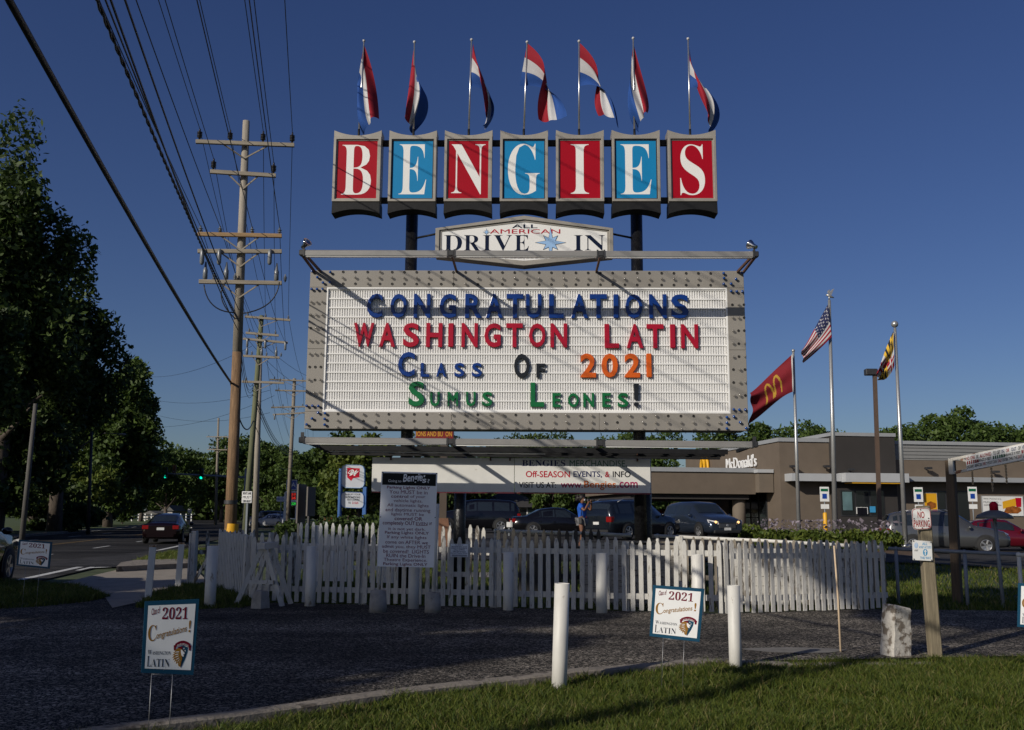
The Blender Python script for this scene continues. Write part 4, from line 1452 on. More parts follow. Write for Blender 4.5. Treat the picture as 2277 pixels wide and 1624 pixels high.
# ================================================================== YARD SIGNS
def yard_sign(label, corners, base, a, Y, stakes):
    """corners: pixel TL, TR, BR, BL; the sheet stands in the vertical plane at depth Y turned by a"""
    cpx = [sum(c[0] for c in corners) / 4, sum(c[1] for c in corners) / 4]
    c0 = at(cpx[0], cpx[1], Y)
    P = Plane(c0.x, c0.y, a)
    t = P.thing('yard_sign', label, 'yard sign', 'congratulation yard signs')
    C = [P(*c) for c in corners]
    C = [Vector((c.x, c.z)) for c in C]

    def m(s, r):                                # unit square (s right, r up) on the sheet
        q = C[3].lerp(C[2], s).lerp(C[0].lerp(C[1], s), r)
        return (q.x, q.y)
    bd, ih = .068, .055
    MB().prism([m(0, 0), m(1, 0), m(1, 1), m(0, 1)], 0, .005).build('sheet', TEAL, t)
    e = .062
    flat('white_field', [m(e, e), m(1 - e, e), m(1 - e, 1 - e), m(e, 1 - e)], -.0012, CORO, t)

    def tx(s, st, s0, s1, r0, r1, mt, rise=0.0, nm='lettering', off=0.0, arc=0.0, yy=-.0024):
        vv, ff = glyphs(s, st, off)
        lo, hi = vv.min(0), vv.max(0)
        out = []
        for x, y_, _ in vv:
            fs = (x - lo[0]) / (hi[0] - lo[0])
            fr = (y_ - lo[1]) / (hi[1] - lo[1])
            px, pz = m(s0 + (s1 - s0) * fs, r0 + (r1 - r0) * fr + rise * fs + arc * (1 - (2 * fs - 1) ** 2))
            out.append((px, yy, pz))
        me = bpy.data.meshes.new(nm)
        me.from_pydata(out, [], ff)
        link(nm, me, mt, t)
    tx('Class of', 'bi', .125, .275, .80, .895, MAROON, .03)
    tx('2021', 'serif', .325, .80, .74, .905, MAROON, -.005)
    tx('C', 'serif', .085, .235, .44, .665, GOLD, off=.0)
    tx('ongratulations', 'bi', .24, .80, .445, .56, GOLD, .10)
    tx('!', 'bold', .835, .875, .56, .72, GOLD)
    tx('W', 'serif', .10, .175, .255, .32, NAVY, off=-.008)
    tx('ASHINGTON', 'serif', .18, .53, .255, .305, NAVY, off=-.008)
    tx('L', 'serif', .095, .17, .09, .235, NAVY, off=-.012)
    tx('ATIN', 'serif', .175, .52, .09, .20, NAVY, off=-.012)

    def pl(nm, pts, mt, yy): flat(nm, [m(*p) for p in pts], yy, mt, t)
    # crest: shield, ribbon, lion's head, stars
    pl('shield', [(.66, .36), (.665, .30), (.685, .22), (.72, .13), (.74, .085), (.765, .12), (.81, .20), (.845, .29), (.855, .36), (.76, .385)], TEAL, -.0020)
    pl('shield_half', [(.66, .36), (.67, .28), (.70, .17), (.74, .085), (.735, .16), (.745, .375)], MAROON, -.0026)
    rib_t = [(.60 + .29 * k / 8, .405 + .045 * (1 - (k / 4 - 1) ** 2)) for k in range(9)]
    rib_b = [(.60 + .29 * k / 8, .345 + .045 * (1 - (k / 4 - 1) ** 2)) for k in range(9)]
    pl('ribbon_tail', [(.575, .385), (.62, .395), (.62, .32), (.585, .315)], MAROON, -.0026)
    pl('ribbon_tail', [(.87, .395), (.915, .385), (.905, .315), (.87, .32)], MAROON, -.0026)
    pl('ribbon', rib_b + rib_t[::-1], MAROON, -.0032)
    tx('discite servaturi', 'reg', .635, .855, .365, .395, CORO, 0, 'motto', .0, .028, -.0040)
    mane = [(.70, .345), (.66, .350), (.625, .335), (.60, .315), (.625, .315), (.57, .285), (.61, .285), (.555, .250), (.60, .255), (.56, .215), (.605, .225),
            (.575, .185), (.62, .200), (.605, .160), (.645, .180), (.64, .135), (.675, .155), (.69, .115), (.715, .100), (.735, .125), (.74, .17), (.755, .21),
            (.74, .235), (.775, .255), (.765, .28), (.785, .30), (.755, .325)]
    pl('lion_mane', mane, GOLD, -.0038)
    pl('lion_face', [(.715, .33), (.74, .325), (.765, .305), (.790, .29), (.785, .27), (.765, .265), (.785, .245), (.765, .235), (.735, .255), (.72, .29)], CORO, -.0046)
    for k, (x0, y0, x1, y1) in enumerate(((.60, .29, .68, .30), (.595, .255, .67, .27), (.605, .22, .675, .245), (.625, .185, .69, .22), (.66, .155, .70, .20), (.70, .13, .715, .19))):
        pl('mane_lock', [(x0, y0), (x1, y1 - .005), (x1 + .008, y1 + .005), ((x0 + x1) / 2, (y0 + y1) / 2 + .008)], CORO, -.0046)
    for sx_, sr in ((.775, .345), (.80, .315), (.79, .28)):
        pl('star', [(sx_ + .014 * (1 if k % 2 == 0 else .42) * cos(pi / 2 + k * pi / 5), sr + .014 * (1 if k % 2 == 0 else .42) * sin(pi / 2 + k * pi / 5)) for k in range(10)], CORO, -.0030)
    zb = 0
    for s_ in stakes:
        x, z_ = m(s_, .0)
        dx = (m(s_, 0)[0] - m(s_, 1)[0]) * 1.0
        MB().tube((x + dx * .6, .0025, -.02 - P.p.z), (x, .0025, z_ + .03), .0024, None, 6).build('stake', WIREM, t)
    (x_a, z_a), (x_b, z_b) = m(stakes[0], -.012), m(stakes[1], -.012)
    MB().tube((x_a, .0025, z_a), (x_b, .0025, z_b), .0022, None, 6).build('stake_crossbar', WIREM, t)
    return t


def z6l(x, y): return (500 + x * .3518) / 1.7989, (2350 + y * .3516) / 1.7989
def z6r(x, y): return (2550 + x * .2771) / 1.7989, (2300 + y * .2771) / 1.7989
def zL(x, y): return .34954 * x, 1056.2 + .34954 * y


yard_sign('yard sign nearest the camera at lower left, in shade with wire legs', [z6l(228, 160), z6l(845, 132), z6l(778, 998), z6l(183, 972)], None, -.62, 6.35, (.20, .60))
yard_sign('sunlit yard sign tilted between the two pipe posts in the grass', [z6r(222, 146), z6r(968, 200), z6r(896, 970), z6r(172, 885)], None, .12, 8.55, (.28, .70))
yard_sign('small yard sign at the left edge in front of the road', [zL(120, 412), zL(333, 428), zL(315, 598), zL(104, 576)], None, .25, 14.6, (.28, .70))
yard_sign('yard sign cut off by the right edge of the picture', [(2264, 1297), (2375, 1302), (2368, 1402), (2262, 1394)], None, .2, 9.8, (.28, .70))


# ================================================================== LIGHTS NOTICE, SMALL NOTICE, SAWHORSE
def z3(x, y): return (1450 + x * .3202) / 1.7989, (1780 + y * .3202) / 1.7989


c0 = gp(900, 1350, .05)
LP = Plane(c0.x, 14.75, -.02)
t = LP.thing('lights_notice', 'tall white notice about parking lights on two pipes set in concrete buckets', 'notice board')
c4 = [LP(*z3(x, y)) for x, y in ((183, 1518), (890, 1533), (938, 350), (240, 332))]
pp = [Vector((c.x, c.z)) for c in c4]
NB = mat('notice_sheet', (.86, .87, .88), .4, .04, 2)
MB().prism([tuple(p) for p in pp], 0, .006).build('board', NB, t)
mm = lambda s, r: tuple(pp[0].lerp(pp[1], s).lerp(pp[3].lerp(pp[2], s), r))
flat('header_panel', [mm(.02, .858), mm(.975, .858), mm(.975, .985), mm(.02, .985)], -.002, mat('black_header_print', (.012, .014, .014), .4, 0), t)


def nt_(s, st, x0, x1, y0, y1, m, off=0.0):
    A, B_ = LP(*z3(x0, y1)), LP(*z3(x1, y0))
    text(s, st, (A.x, B_.x, A.z, B_.z), -.004, m, t, off=off, rise=-.018 if st != 'bi' else .06, shear=.12 if st == 'bi' else 0)


PUR = mat('faded_purple_print', (.20, .035, .07), .5, 0)
nt_('Going to', 'reg', 322, 486, 432, 475, NB)
nt_('Bengie', 'bi', 500, 745, 366, 496, NB, .008)
nt_('s', 'bi', 745, 795, 425, 476, NB, .008)
nt_("'", 'bi', 762, 782, 380, 405, NB)
nt_('?', 'reg', 812, 840, 428, 476, NB)
q = LP(*z3(720, 395))
flat('star', star_poly(q.x, q.z, .035, .012, 5), -.004, NB, t)
for s, st, x0, x1, y0, y1 in (('Parking Lights ONLY', 'bold', 306, 848, 514, 556), ('You MUST be in', 'bold', 336, 814, 566, 608), ('control', 'bold', 358, 572, 622, 660),
                              ('of your', 'reg', 598, 786, 628, 672), ('vehicle lights.', 'reg', 388, 750, 680, 724), ('All automatic lights', 'reg', 310, 826, 734, 780),
                              ('and daytime running', 'reg', 286, 848, 790, 842), ('lights MUST be', 'reg', 360, 768, 848, 890), ('covered OR', 'bold', 400, 748, 898, 940),
                              ('completely OUT', 'bold', 252, 656, 950, 1008), ('EVEN', 'reg', 668, 812, 966, 1002), ('if', 'reg', 836, 868, 966, 1002),
                              ('it is not yet dark.', 'reg', 324, 786, 1030, 1074), ('Parking Lights ONLY', 'bold', 280, 830, 1078, 1120), ('If any white lights', 'reg', 306, 800, 1132, 1178),
                              ('come on AFTER we', 'reg', 284, 818, 1192, 1232), ('admit you, they MUST', 'reg', 242, 852, 1248, 1296), ('be covered!  LIGHTS', 'reg', 260, 830, 1304, 1348),
                              ('RUIN the Drive-In', 'reg', 296, 786, 1360, 1402), ('Theatre Experience.', 'reg', 264, 808, 1414, 1462), ('Parking Lights ONLY', 'bold', 258, 812, 1468, 1512)):
    nt_(s, st, x0, x1, y0, y1, PUR, -.003 if st == 'bold' else 0)
A, B_ = LP(*z3(668, 1008)), LP(*z3(812, 1004))
MB().bx(A.x, B_.x, -.004, -.003, A.z, B_.z + .002).build('underline', PUR, t)
for x, y in ((255, 345), (925, 358), (225, 900), (908, 908)):
    q = LP(*z3(x, y))
    MB().tube((q.x, -.010, q.z), (q.x, 0, q.z), .008, None, 8).build('bolt', DARKM, t)
for u0, u1, v0, v1 in ((820, 861, 1313, 1350), (944, 981, 1318, 1355)):
    q0, q1 = LP((u0 + u1) / 2, v1), LP(u1, v1)
    r_ = q1.x - q0.x
    h = LP((u0 + u1) / 2, v0).z - .05
    x = q0.x
    MB().lathe([(r_, 0), (r_ * .96, h * .3), (r_ * .86, h), (r_ * .3, h + .01)], 16, (x, .0, .05)).build('concrete_bucket', CONC, t)
    MB().tube((x, .03, .05 + h * .8), (x + .04, .03, LP(900, 1120).z), .030, None, 10).build('leg', PVC, t)
# small notice wired to the fence
c0 = at(1021, 1225, 15.5)
NPl = Plane(c0.x, 15.42, .09)
t = NPl.thing('property_notice', 'small white property notice fixed to the front pickets', 'notice')
c4 = [NPl(*z3(x, y)) for x, y in ((1098, 1400), (1316, 1402), (1318, 1240), (1100, 1236))]
MB().prism([(c.x, c.z) for c in c4], 0, .004).build('plate', NB, t)
for s, x0, x1, y0, y1 in (('No SIGNS or', 1158, 1260, 1242, 1258), ('advertisements can be', 1112, 1306, 1264, 1280), ('posted on this property', 1112, 1306, 1284, 1302),
                          ('without EXPRESS,', 1138, 1278, 1304, 1320), ('WRITTEN Permission', 1128, 1290, 1326, 1342), ('from the Property Owner.', 1102, 1314, 1346, 1364)):
    A, B_ = NPl(*z3(x0, y1)), NPl(*z3(x1, y0))
    text(s, 'bold', (A.x, B_.x, A.z, B_.z), -.002, BNAVY, t)
for y in (1374, 1382, 1390):
    A, B_ = NPl(*z3(1115, y + 2)), NPl(*z3(1305, y))
    MB().bx(A.x, B_.x, -.003, -.002, A.z, B_.z).build('fine_print', BNAVY, t)
# sawhorse
b0 = gp(578, 1348, .05)
HP = Plane(b0.x, b0.y, .1)
t = HP.thing('sawhorse', 'peeling white wooden sawhorse against the fence corner', 'sawhorse')
A1, A2, Tp = HP(524, 1350), HP(628, 1343), HP(583, 1220)
for yo in (0, .42):
    MB().beam((A1.x - (.0 if yo == 0 else -.06), yo, .05), (Tp.x - .02, yo * .7 + .05, Tp.z), .04, .075).build('leg', PICKET, t)
    MB().beam((A2.x, yo, .05), (Tp.x + .03, yo * .7 + .05, Tp.z), .04, .075).build('leg', PICKET, t)
MB().beam((Tp.x, -.06, Tp.z + .04), (Tp.x, .60, Tp.z + .04), .13, .10).build('top_beam', PICKET, t)
MB().beam((A1.x + .20, -.02, .42), (A2.x - .14, -.02, .42), .025, .06).build('crossbar', PICKET, t)
c0 = gp(580, 1352, .05)
props(MB().lathe([(.15, 0), (.14, .15), (.11, .26), (.03, .27)], 5, smooth=False).build('concrete_block', CONC, None, (c0.x, c0.y - .05, .05)),
      'dark concrete block with chamfered top under the sawhorse', 'block')

# ================================================================== PIPE RAILING BEHIND THE FENCE
RAILW = mat('white_rail_paint', (.62, .60, .55), .5, .1, 6)
RAILG = mat('grey_rail_paint', (.20, .22, .25), .5, .1, 6)


def railing(name, label, pts, r, m, posts, n=6):
    """pts: (u, v, Y) of the top rail; posts: list of parameters along it"""
    P_ = [at(*p) for p in pts]
    t = thing(name, label, 'railing', (P_[0].x, P_[0].y, 0))
    o = P_[0].copy(); o.z = 0
    MB().path([p - o for p in P_], r, 10).build('rail', m, t)
    for i, f in posts:
        q = P_[i].lerp(P_[i + 1], f) - o
        gz = G(q.x + o.x, q.y + o.y)
        MB().tube((q.x, q.y, gz - .2), (q.x, q.y, q.z), r * .95, None, 10).build('post', m, t)
        MB().ball((q.x, q.y, q.z), r * 1.35, 8, 6).build('joint', m, t)
    return t


railing('pipe_railing', 'white pipe railing behind the fence before the photographer in blue', [(1102, 1181, 20), (1300, 1186, 19.6), (1404, 1191, 19.4)], .035, RAILW, [(0, 0.0), (0, .88)])
railing('pipe_railing', 'white to grey pipe railing running from the right black post past the sedge bed', [(1455, 1192, 19.3), (1700, 1203, 18.4), (1960, 1218, 17.4)], .035, RAILW, [(0, .03), (0, .95), (1, .9)])
railing('pipe_railing', 'grey pipe railing crossing behind the wooden sign post at right', [(1975, 1220, 17.3), (2150, 1228, 16.8), (2262, 1233, 16.5)], .032, RAILG, [(0, .1), (0, .97)])
railing('pipe_railing', 'white jointed pipe railing at the right edge of the picture', [(2262, 1234, 16.4), (2420, 1240, 16)], .034, RAILW, [(0, .02)])
# ================================================================== UTILITY POLES AND WIRES
def insulator(b, x, y, z, h=.22, r=.055, n=4):
    prof = [(r * .3, 0)]
    for k in range(n):
        zz = h * .25 + h * .6 * k / n
        prof += [(r * .45, zz), (r, zz + .01), (r, zz + h * .07), (r * .45, zz + h * .09)]
    prof += [(r * .3, h), (r * .3, h * 1.1)]
    return b.lathe(prof, 8, (x, y, z))


LD = Vector((.205, -1, 0)).normalized()          # along the line, towards the camera


def utility_pole(label, P, top, base, r0, r1, arms, wood, splice=None):
    """P plane across the line; top, base in pixels; arms: list of (pxL, pyL, pxR, pyR, insulators, material, style)"""
    T, B_ = P(*top), P(*base)
    B_ = Vector((B_.x, 0, -.3))
    t = P.thing('utility_pole', label, 'utility pole', 'utility poles along the road')
    if splice:
        k = splice
        MB().tube(B_, B_.lerp(T, k), r1, r1 + (r0 - r1) * k, 14).build('pole', wood[0], t)
        MB().tube(B_.lerp(T, k), T, r1 + (r0 - r1) * k, r0, 14).build('pole', wood[1], t)
    else:
        MB().tube(B_, T, r1, r0, 14).build('pole', wood[0], t)
    hooks = []
    for (xl, yl, xr, yr, ins, m, st) in arms:
        A, C = P(xl, yl), P(xr, yr)
        yo = -(r0 + r1) / 2 - .05
        A.y = C.y = yo
        arm = MB().beam(A, C, .09, .11).build('crossarm', m, t, bevel=.006)
        mid = (A + C) / 2
        f = (mid.z - B_.z) / (T.z - B_.z)
        px = B_.x + (T.x - B_.x) * f
        for s in (-1, 1):
            e = A.lerp(C, .5 + s * .22)
            MB().beam((e.x, yo + .02, e.z - .05), (px, yo + .06, mid.z - .42), .03, .035).build('brace', GALV if st == 'w' else ARMW, arm)
        for f_ in ins:
            q = A.lerp(C, f_)
            b = MB()
            if st == 'd':
                insulator(b, q.x, q.y, q.z + .05, .30, .075, 4); b.build('insulator', CERAMD, arm); hz = .36
            elif st == 'w':
                insulator(b, q.x, q.y, q.z + .05, .18, .07, 2); b.build('insulator', CERAM, arm); hz = .22
            elif st == 'h':
                b.lathe([(.03, 0), (.06, .05), (.06, .38), (.03, .45)], 8, (q.x, q.y - .08, q.z - .40)); b.build('cutout', CERAM, arm); hz = 0
            else:
                b.lathe([(.02, 0), (.065, .03), (.065, .26), (.04, .32), (.02, .5)], 8, (q.x, q.y, q.z + .06)); insulator(b, q.x + .24, q.y, q.z + .04, .2, .06, 3); b.build('arrester', CERAM, arm); hz = .5
            hooks.append(P.p + P.r * q.x - P.n * q.y * 1.0 + Vector((0, 0, q.z + hz)))
    return t, hooks


def z7(x, y): return 389.1 + .3424 * x, 222.4 + .3424 * y


c0 = at(520, 1145, 26)
PP1 = Plane(c0.x, 26, -.205)
a1 = [(*z7(140, 287), *z7(776, 310), (.035, .34, .675, .975), ARMW, 'd'), (*z7(233, 480), *z7(657, 507), (.045, .96), ARMW, 'd'),
      (*z7(152, 884), *z7(695, 895), (.03, .26, .64, .97), ARMN, 'w'), (*z7(152, 994), *z7(695, 996), (.06, .26, .86), ARMW, 'h'),
      (*z7(160, 1190), *z7(695, 1200), (.07, .32, .93), ARMW, 'a')]
pole1, H1 = utility_pole('tall wooden utility pole with five crossarms left of the sign, orange at its foot', PP1, (547.6, 269.6), (508, 1290), .095, .165, a1, (POLEW, POLETOP), .48)
B1 = PP1(508, 1290)
MB().tube((B1.x + .01, 0, 1.0), (B1.x + .02, 0, 1.22), .18, .178, 12, False).build('guard_mesh', YELLOW, pole1)
q = PP1(513, 1117)
MB().tube((q.x, 0, q.z - .05), (q.x, 0, q.z + .05), .175, .175, 12, False).build('band', DARKM, pole1)
# loops of cable hanging from the lowest arm
for (pa, pb, pc) in (((195, 1215), (215, 1390), (390, 1395)), ((335, 1200), (255, 1300), (392, 1430)), ((680, 1200), (660, 1370), (445, 1400))):
    Q = [PP1(*z7(*p)) for p in (pa, pb, pc)]
    MB().path([Vector((bez([Q[0], Q[1], Q[2]], k / 10).x, -.28, bez([Q[0], Q[1], Q[2]], k / 10).z)) for k in range(11)], .018, 6).build('cable_loop', WIRE, pole1)

c0 = at(565, 1145, 47)
PP2 = Plane(c0.x, 47, -.205)
a2 = [(545, 706, 646, 714, (.06, .45, .95), ARMW, 'w'), (547, 742, 620, 748, (.1, .9), ARMW, 'w'), (541, 755, 640, 764, (.1, .5, .95), ARMW, 'h'),
      (541, 793, 622, 797, (.1, .5, .9), ARMW, 'a'), (538, 850, 632, 853, (.1, .9), ARMW, 'w')]
pole2, H2 = utility_pole('greenish leaning utility pole just behind the tall wooden one', PP2, (582, 702), (543, 1205), .11, .16, a2, (POLEG,))
c0 = at(567, 1145, 52)
PP2b = Plane(c0.x, 52, -.205)
pole2b, _ = utility_pole('pale bare utility pole beside the greenish leaning one', PP2b, (579, 780), (566, 1205), .11, .18, [], (POLETOP,))
c0 = at(645, 1145, 72)
PP3 = Plane(c0.x, 72, -.205)
a3 = [(600, 845, 704, 849, (.1, .3, .7, .95), ARMW, 'w'), (612, 869, 690, 871, (.1, .9), ARMW, 'w'), (603, 907, 690, 905, (.05, .3, .8), ARMW, 'w'), (607, 923, 690, 918, (.05, .9), ARMW, 'h')]
pole3, H3 = utility_pole('third utility pole with four crossarms at the left edge of the message board', PP3, (655, 842), (638, 1200), .12, .17, a3, (OLDWOOD,))
c0 = at(482, 1145, 120)
PP4 = Plane(c0.x, 120, -.1)
a4 = [(460, 972, 508, 972, (.1, .9), ARMW, 'w'), (462, 1000, 506, 1001, (.1, .3, .9), ARMW, 'a')]
pole4, H4 = utility_pole('far utility pole with transformers beyond the traffic signals', PP4, (486, 930), (478, 1190), .12, .2, a4, (OLDWOOD,))
for u0, v0, u1, v1, Y, lb in ((79, 898, 50, 1178, 44, 'pale leaning wooden pole among the dark trees at far left'), (204, 960, 197, 1172, 66, 'dark street light pole before the roadside trees')):
    c0 = at(u1, v1, Y)
    t = thing('roadside_pole', lb, 'pole', (c0.x, Y, 0))
    T = at(u0, v0, Y) - Vector((c0.x, Y, 0))
    MB().tube((0, 0, -.3), T, .13, .09, 10).build('pole', mat('dark_grey_pole', (.085, .08, .072), .85, .3, 5, stretch=(6, 6, .5)) if Y == 44 else DARKM, t)
    if Y == 66:
        MB().path([T * .93, T * .95 + Vector((.9, 0, .25)), T * .95 + Vector((1.9, 0, .2))], .035, 6).build('lamp_arm', DARKM, t)
        MB().ball(T * .95 + Vector((2.1, 0, .17)), .2, 8, 5, (1.4, .8, .4)).build('lamp_head', CERAM, t)


def wire(label, a, b_, sag, r=.011, n=24, twist=None, name='power_line'):
    a, b_ = Vector(a), Vector(b_)
    pts = []
    for k in range(n + 1):
        t = k / n
        p = a.lerp(b_, t)
        p.z -= sag * 4 * t * (1 - t)
        pts.append(p)
    o = MB()
    if twist:
        x = Vector((1, 0, 0)); fine = []
        m = n * 8
        for w_ in range(2):
            fp = []
            for k in range(m + 1):
                t = k / m
                p = a.lerp(b_, t); p.z -= sag * 4 * t * (1 - t)
                ph = k * twist + w_ * pi
                fp.append(p + Vector((cos(ph), 0, sin(ph))) * r * .9)
            o.path(fp, r, 5)
    else:
        o.path(pts, r, 6)
    ob = o.build(name, WIRE)
    return props(ob, label, 'wire', 'overhead wires')


hk = ['outer left end of the top crossarm', 'inner left insulator of the top crossarm', 'inner right insulator of the top crossarm', 'outer right end of the top crossarm',
      'left end of the second crossarm', 'right end of the second crossarm', 'far left insulator of the third crossarm', 'inner left insulator of the third crossarm',
      'inner right insulator of the third crossarm', 'far right insulator of the third crossarm', 'left cutout of the fourth crossarm', 'middle cutout of the fourth crossarm',
      'right cutout of the fourth crossarm']
for i in range(10):
    wire(f'overhead wire from the {hk[i]}, tall pole', H1[i], H1[i] + LD * 46 + Vector((0, 0, .3)), .55 if i < 6 else .7, .010)
nx = [0, 1, 1, 2, 3, 4, 5, 6, 7, 7]
for i in range(10):
    wire(f'far wire span from the {hk[i]}, tall pole', H1[i], H2[min(len(H2) - 1, nx[i])], .35, .009)
for i in range(7):
    wire(f'wire span between the greenish pole and the third pole, {ORD[i]} from the top', H2[i], H3[min(i, len(H3) - 1)], .4, .010)
    wire(f'wire span beyond the third pole behind the message board, {ORD[i]} from the top', H3[i], H3[i] - LD * 50 + Vector((0, 0, -.6)), .5, .011)
pp = PP1.p
for u, v, r, tw, sag, lb in ((514, 852, .032, None, .25, 'thickest black cable sweeping down from the top left corner to the pole'), (531, 716, .013, 1.3, .3, 'twisted black service cable left of the tall pole'),
                             (531, 690, .012, None, .3, 'upper plain cable beside the twisted one'), (529, 735, .012, None, .35, 'lower plain cable beside the twisted one'),
                             (528, 705, .010, None, .3, 'thin cable close above the twisted one')):
    q = PP1(u, v)
    a = PP1.p + PP1.r * q.x + PP1.n * .16 + Vector((0, 0, q.z))
    ue = {852: 38, 716: 228, 690: 288, 735: 262, 705: 246}[v]
    e_ = at(ue, -40, {852: 6.6, 716: 8.2, 690: 8.6, 735: 8.2, 705: 8.4}[v])
    wire(lb, a, a + (e_ - a) * 1.5, sag, r, 30, tw, 'telephone_cable')
    q2 = PP2(560 + r * 100, 855 + (v - 690) * .5)
    e = PP2.p + PP2.r * q2.x + Vector((0, 0, q2.z))
    wire(lb.replace('sweeping down from the top left corner to the pole', 'continuing behind the tall pole').replace('beside', 'continuing past').replace('left of the tall pole', 'continuing behind the tall pole').replace('close above', 'continuing above'), a, e, .8, r * .8, 16, None, 'telephone_cable')
    q3 = PP3(648, 1000 + (v - 690) * .25)
    e3 = PP3.p + PP3.r * q3.x + Vector((0, 0, q3.z))
    wire(f'sagging cable between the greenish pole and the third pole, pixel row {v}'.replace(f', pixel row {v}', {852: ', lowest', 716: ', third', 690: ', uppermost', 735: ', fourth', 705: ', second'}[v]), e, e3, .9, .016, 16, None, 'telephone_cable')
for (u0, v0, Y0, u1, v1, Y1, lb) in ((330, 838, 95, 560, 770, 60, 'thin high wire crossing the sky above the street'), (345, 890, 95, 600, 868, 72, 'thin wire crossing left above the traffic signals'),
                                     (355, 925, 95, 600, 918, 72, 'lower thin wire crossing towards the trees'), (350, 950, 100, 610, 880, 72, 'slanting thin wire from the trees up to the third pole')):
    wire(lb, at(u0, v0, Y0), at(u1, v1, Y1), .6, .012, 12)

# ================================================================== TRAFFIC SIGNALS, ROAD SIGNS
STEEL = mat('galvanised_steel', (.20, .22, .24), .5, .1, 4, metal=.3)


def z1b(x, y): return 250.2 + .15406 * x, 972.8 + .15406 * y


c0 = at(541, 1170, 98)
TP = Plane(c0.x, 98, 0)
mast = TP.thing('signal_mast', 'grey steel mast arm over the street holding two green signals', 'signal mast')
MB().tube((0, 0, -.2), (0, 0, TP(541, 1042).z), .17, .12, 12).build('pole', STEEL, mast)
A, B_ = TP(*z1b(120, 490)), TP(541, 1062)
MB().tube((A.x, 0, A.z), (0, 0, B_.z), .06, .13, 10).build('arm', STEEL, mast)
GRN = mat('green_signal_light', (.0, .5, .3), .4, 0, emit=(.0, .9, .55), es=1.6)
OFFL = mat('dark_signal_lens', (.03, .01, .008), .4, 0)
SIGB = mat('signal_housing', (.006, .007, .007), .5, 0)
for x, y, lb in ((778, 510, 'left traffic signal showing green on the mast arm'), (1298, 525, 'right traffic signal showing green on the mast arm')):
    q = TP(*z1b(x, y))
    t = thing('traffic_signal', lb, 'traffic light', TP.p + Vector((q.x, -.25, q.z)), 0, 'green traffic signals')
    MB().bx(-.19, .19, -.12, .12, -.62, .52).build('housing', SIGB, t, bevel=.03)
    MB().bx(-.03, .03, .12, .25, -.1, .1).build('bracket', STEEL, t)
    for k, zz in enumerate((.33, -.05, -.42)):
        MB().lathe([(.135, 0), (.12, .03), (.06, .045)], 14, (0, -.12, zz), Matrix.Rotation(pi / 2, 3, 'X')).build('lens', GRN if k == 2 else OFFL, t)
        b = MB()
        for j in range(9):
            a0, a1_ = pi * j / 9, pi * (j + 1) / 9
            b.poly([(.15 * cos(a0), -.125, zz + .15 * sin(a0)), (.15 * cos(a1_), -.125, zz + .15 * sin(a1_)), (.15 * cos(a1_), -.36, zz + .15 * sin(a1_)), (.15 * cos(a0), -.36, zz + .15 * sin(a0))], 0, True)
        b.build('visor', SIGB, t)
for x, lb in ((165, 'brown back of a signal at the tip of the mast arm'), (880, 'brown back of a signal between the two green ones')):
    q = TP(*z1b(x, 470))
    t = thing('traffic_signal', lb, 'traffic light', TP.p + Vector((q.x, .25, q.z)), 0, 'signals seen from behind')
    MB().bx(-.17, .17, -.1, .1, -.5, .5).build('housing', mat('brown_signal_back', (.16, .06, .02), .6, .1, 4), t, bevel=.03)
    MB().bx(-.03, .03, -.25, -.1, -.2, -.1).build('bracket', STEEL, t)
t = TP.thing('street_name_sign', 'green street name sign with white letters hanging from the mast arm', 'street sign')
t.location = TP.p + Vector((0, -.15, 0))
GS = mat('green_sign_sheet', (.004, .13, .065), .5, .04, 3)
c4 = [TP(*z1b(x, y)) for x, y in ((400, 572), (710, 608), (716, 560), (405, 525))]
MB().prism([(c.x, c.z) for c in c4], -.02, .02).build('plate', GS, t)
for s, st, x0, x1, y0, y1 in (('Carroll Is.', 'bold', 416, 578, 540, 568), ('Rd', 'bold', 602, 626, 560, 570)):
    A, B_ = TP(*z1b(x0, y1 + 8)), TP(*z1b(x1, y0 + 2))
    text(s, st, (A.x, B_.x, A.z, B_.z), -.025, SIGNW, t, rise=-.11)
q = TP(*z1b(684, 580))
flat('arrow', [(q.x + a * 1.3, q.z + b * 1.3) for a, b in ((-.12, -.03), (0, -.03), (0, -.08), (.12, 0), (0, .08), (0, .03), (-.12, .03))], -.025, SIGNW, t)


def road_sign(name, label, px, Y, lines, m=SIGNW, ink=BBLK, post=True, cat='road sign', style='bold', thick=.03, foot=None):
    """px = (u0, v0, u1, v1)"""
    u0, v0, u1, v1 = px
    c0 = at((u0 + u1) / 2, v1, Y)
    P = Plane(c0.x, Y, 0)
    t = P.thing(name, label, cat)
    A, B_ = P(u0, v1), P(u1, v0)
    MB().bx(A.x, B_.x, 0, thick, A.z, B_.z).build('plate', m, t, bevel=min(.04, thick))
    H_ = B_.z - A.z
    n = len(lines)
    for k, s in enumerate(lines):
        if not s: continue
        zt = B_.z - H_ * (k + .18) / n
        zb2 = B_.z - H_ * (k + .82) / n
        W_ = (B_.x - A.x)
        text(s, style, (A.x + W_ * .1, B_.x - W_ * .1, zb2, zt), -.006, ink, t)
    if post:
        MB().bx(-.04, .04, thick + .004, thick + .07, -.2 - P.p.z + G(P.p.x, Y), B_.z - .05).build('post', STEEL, t)
    return t


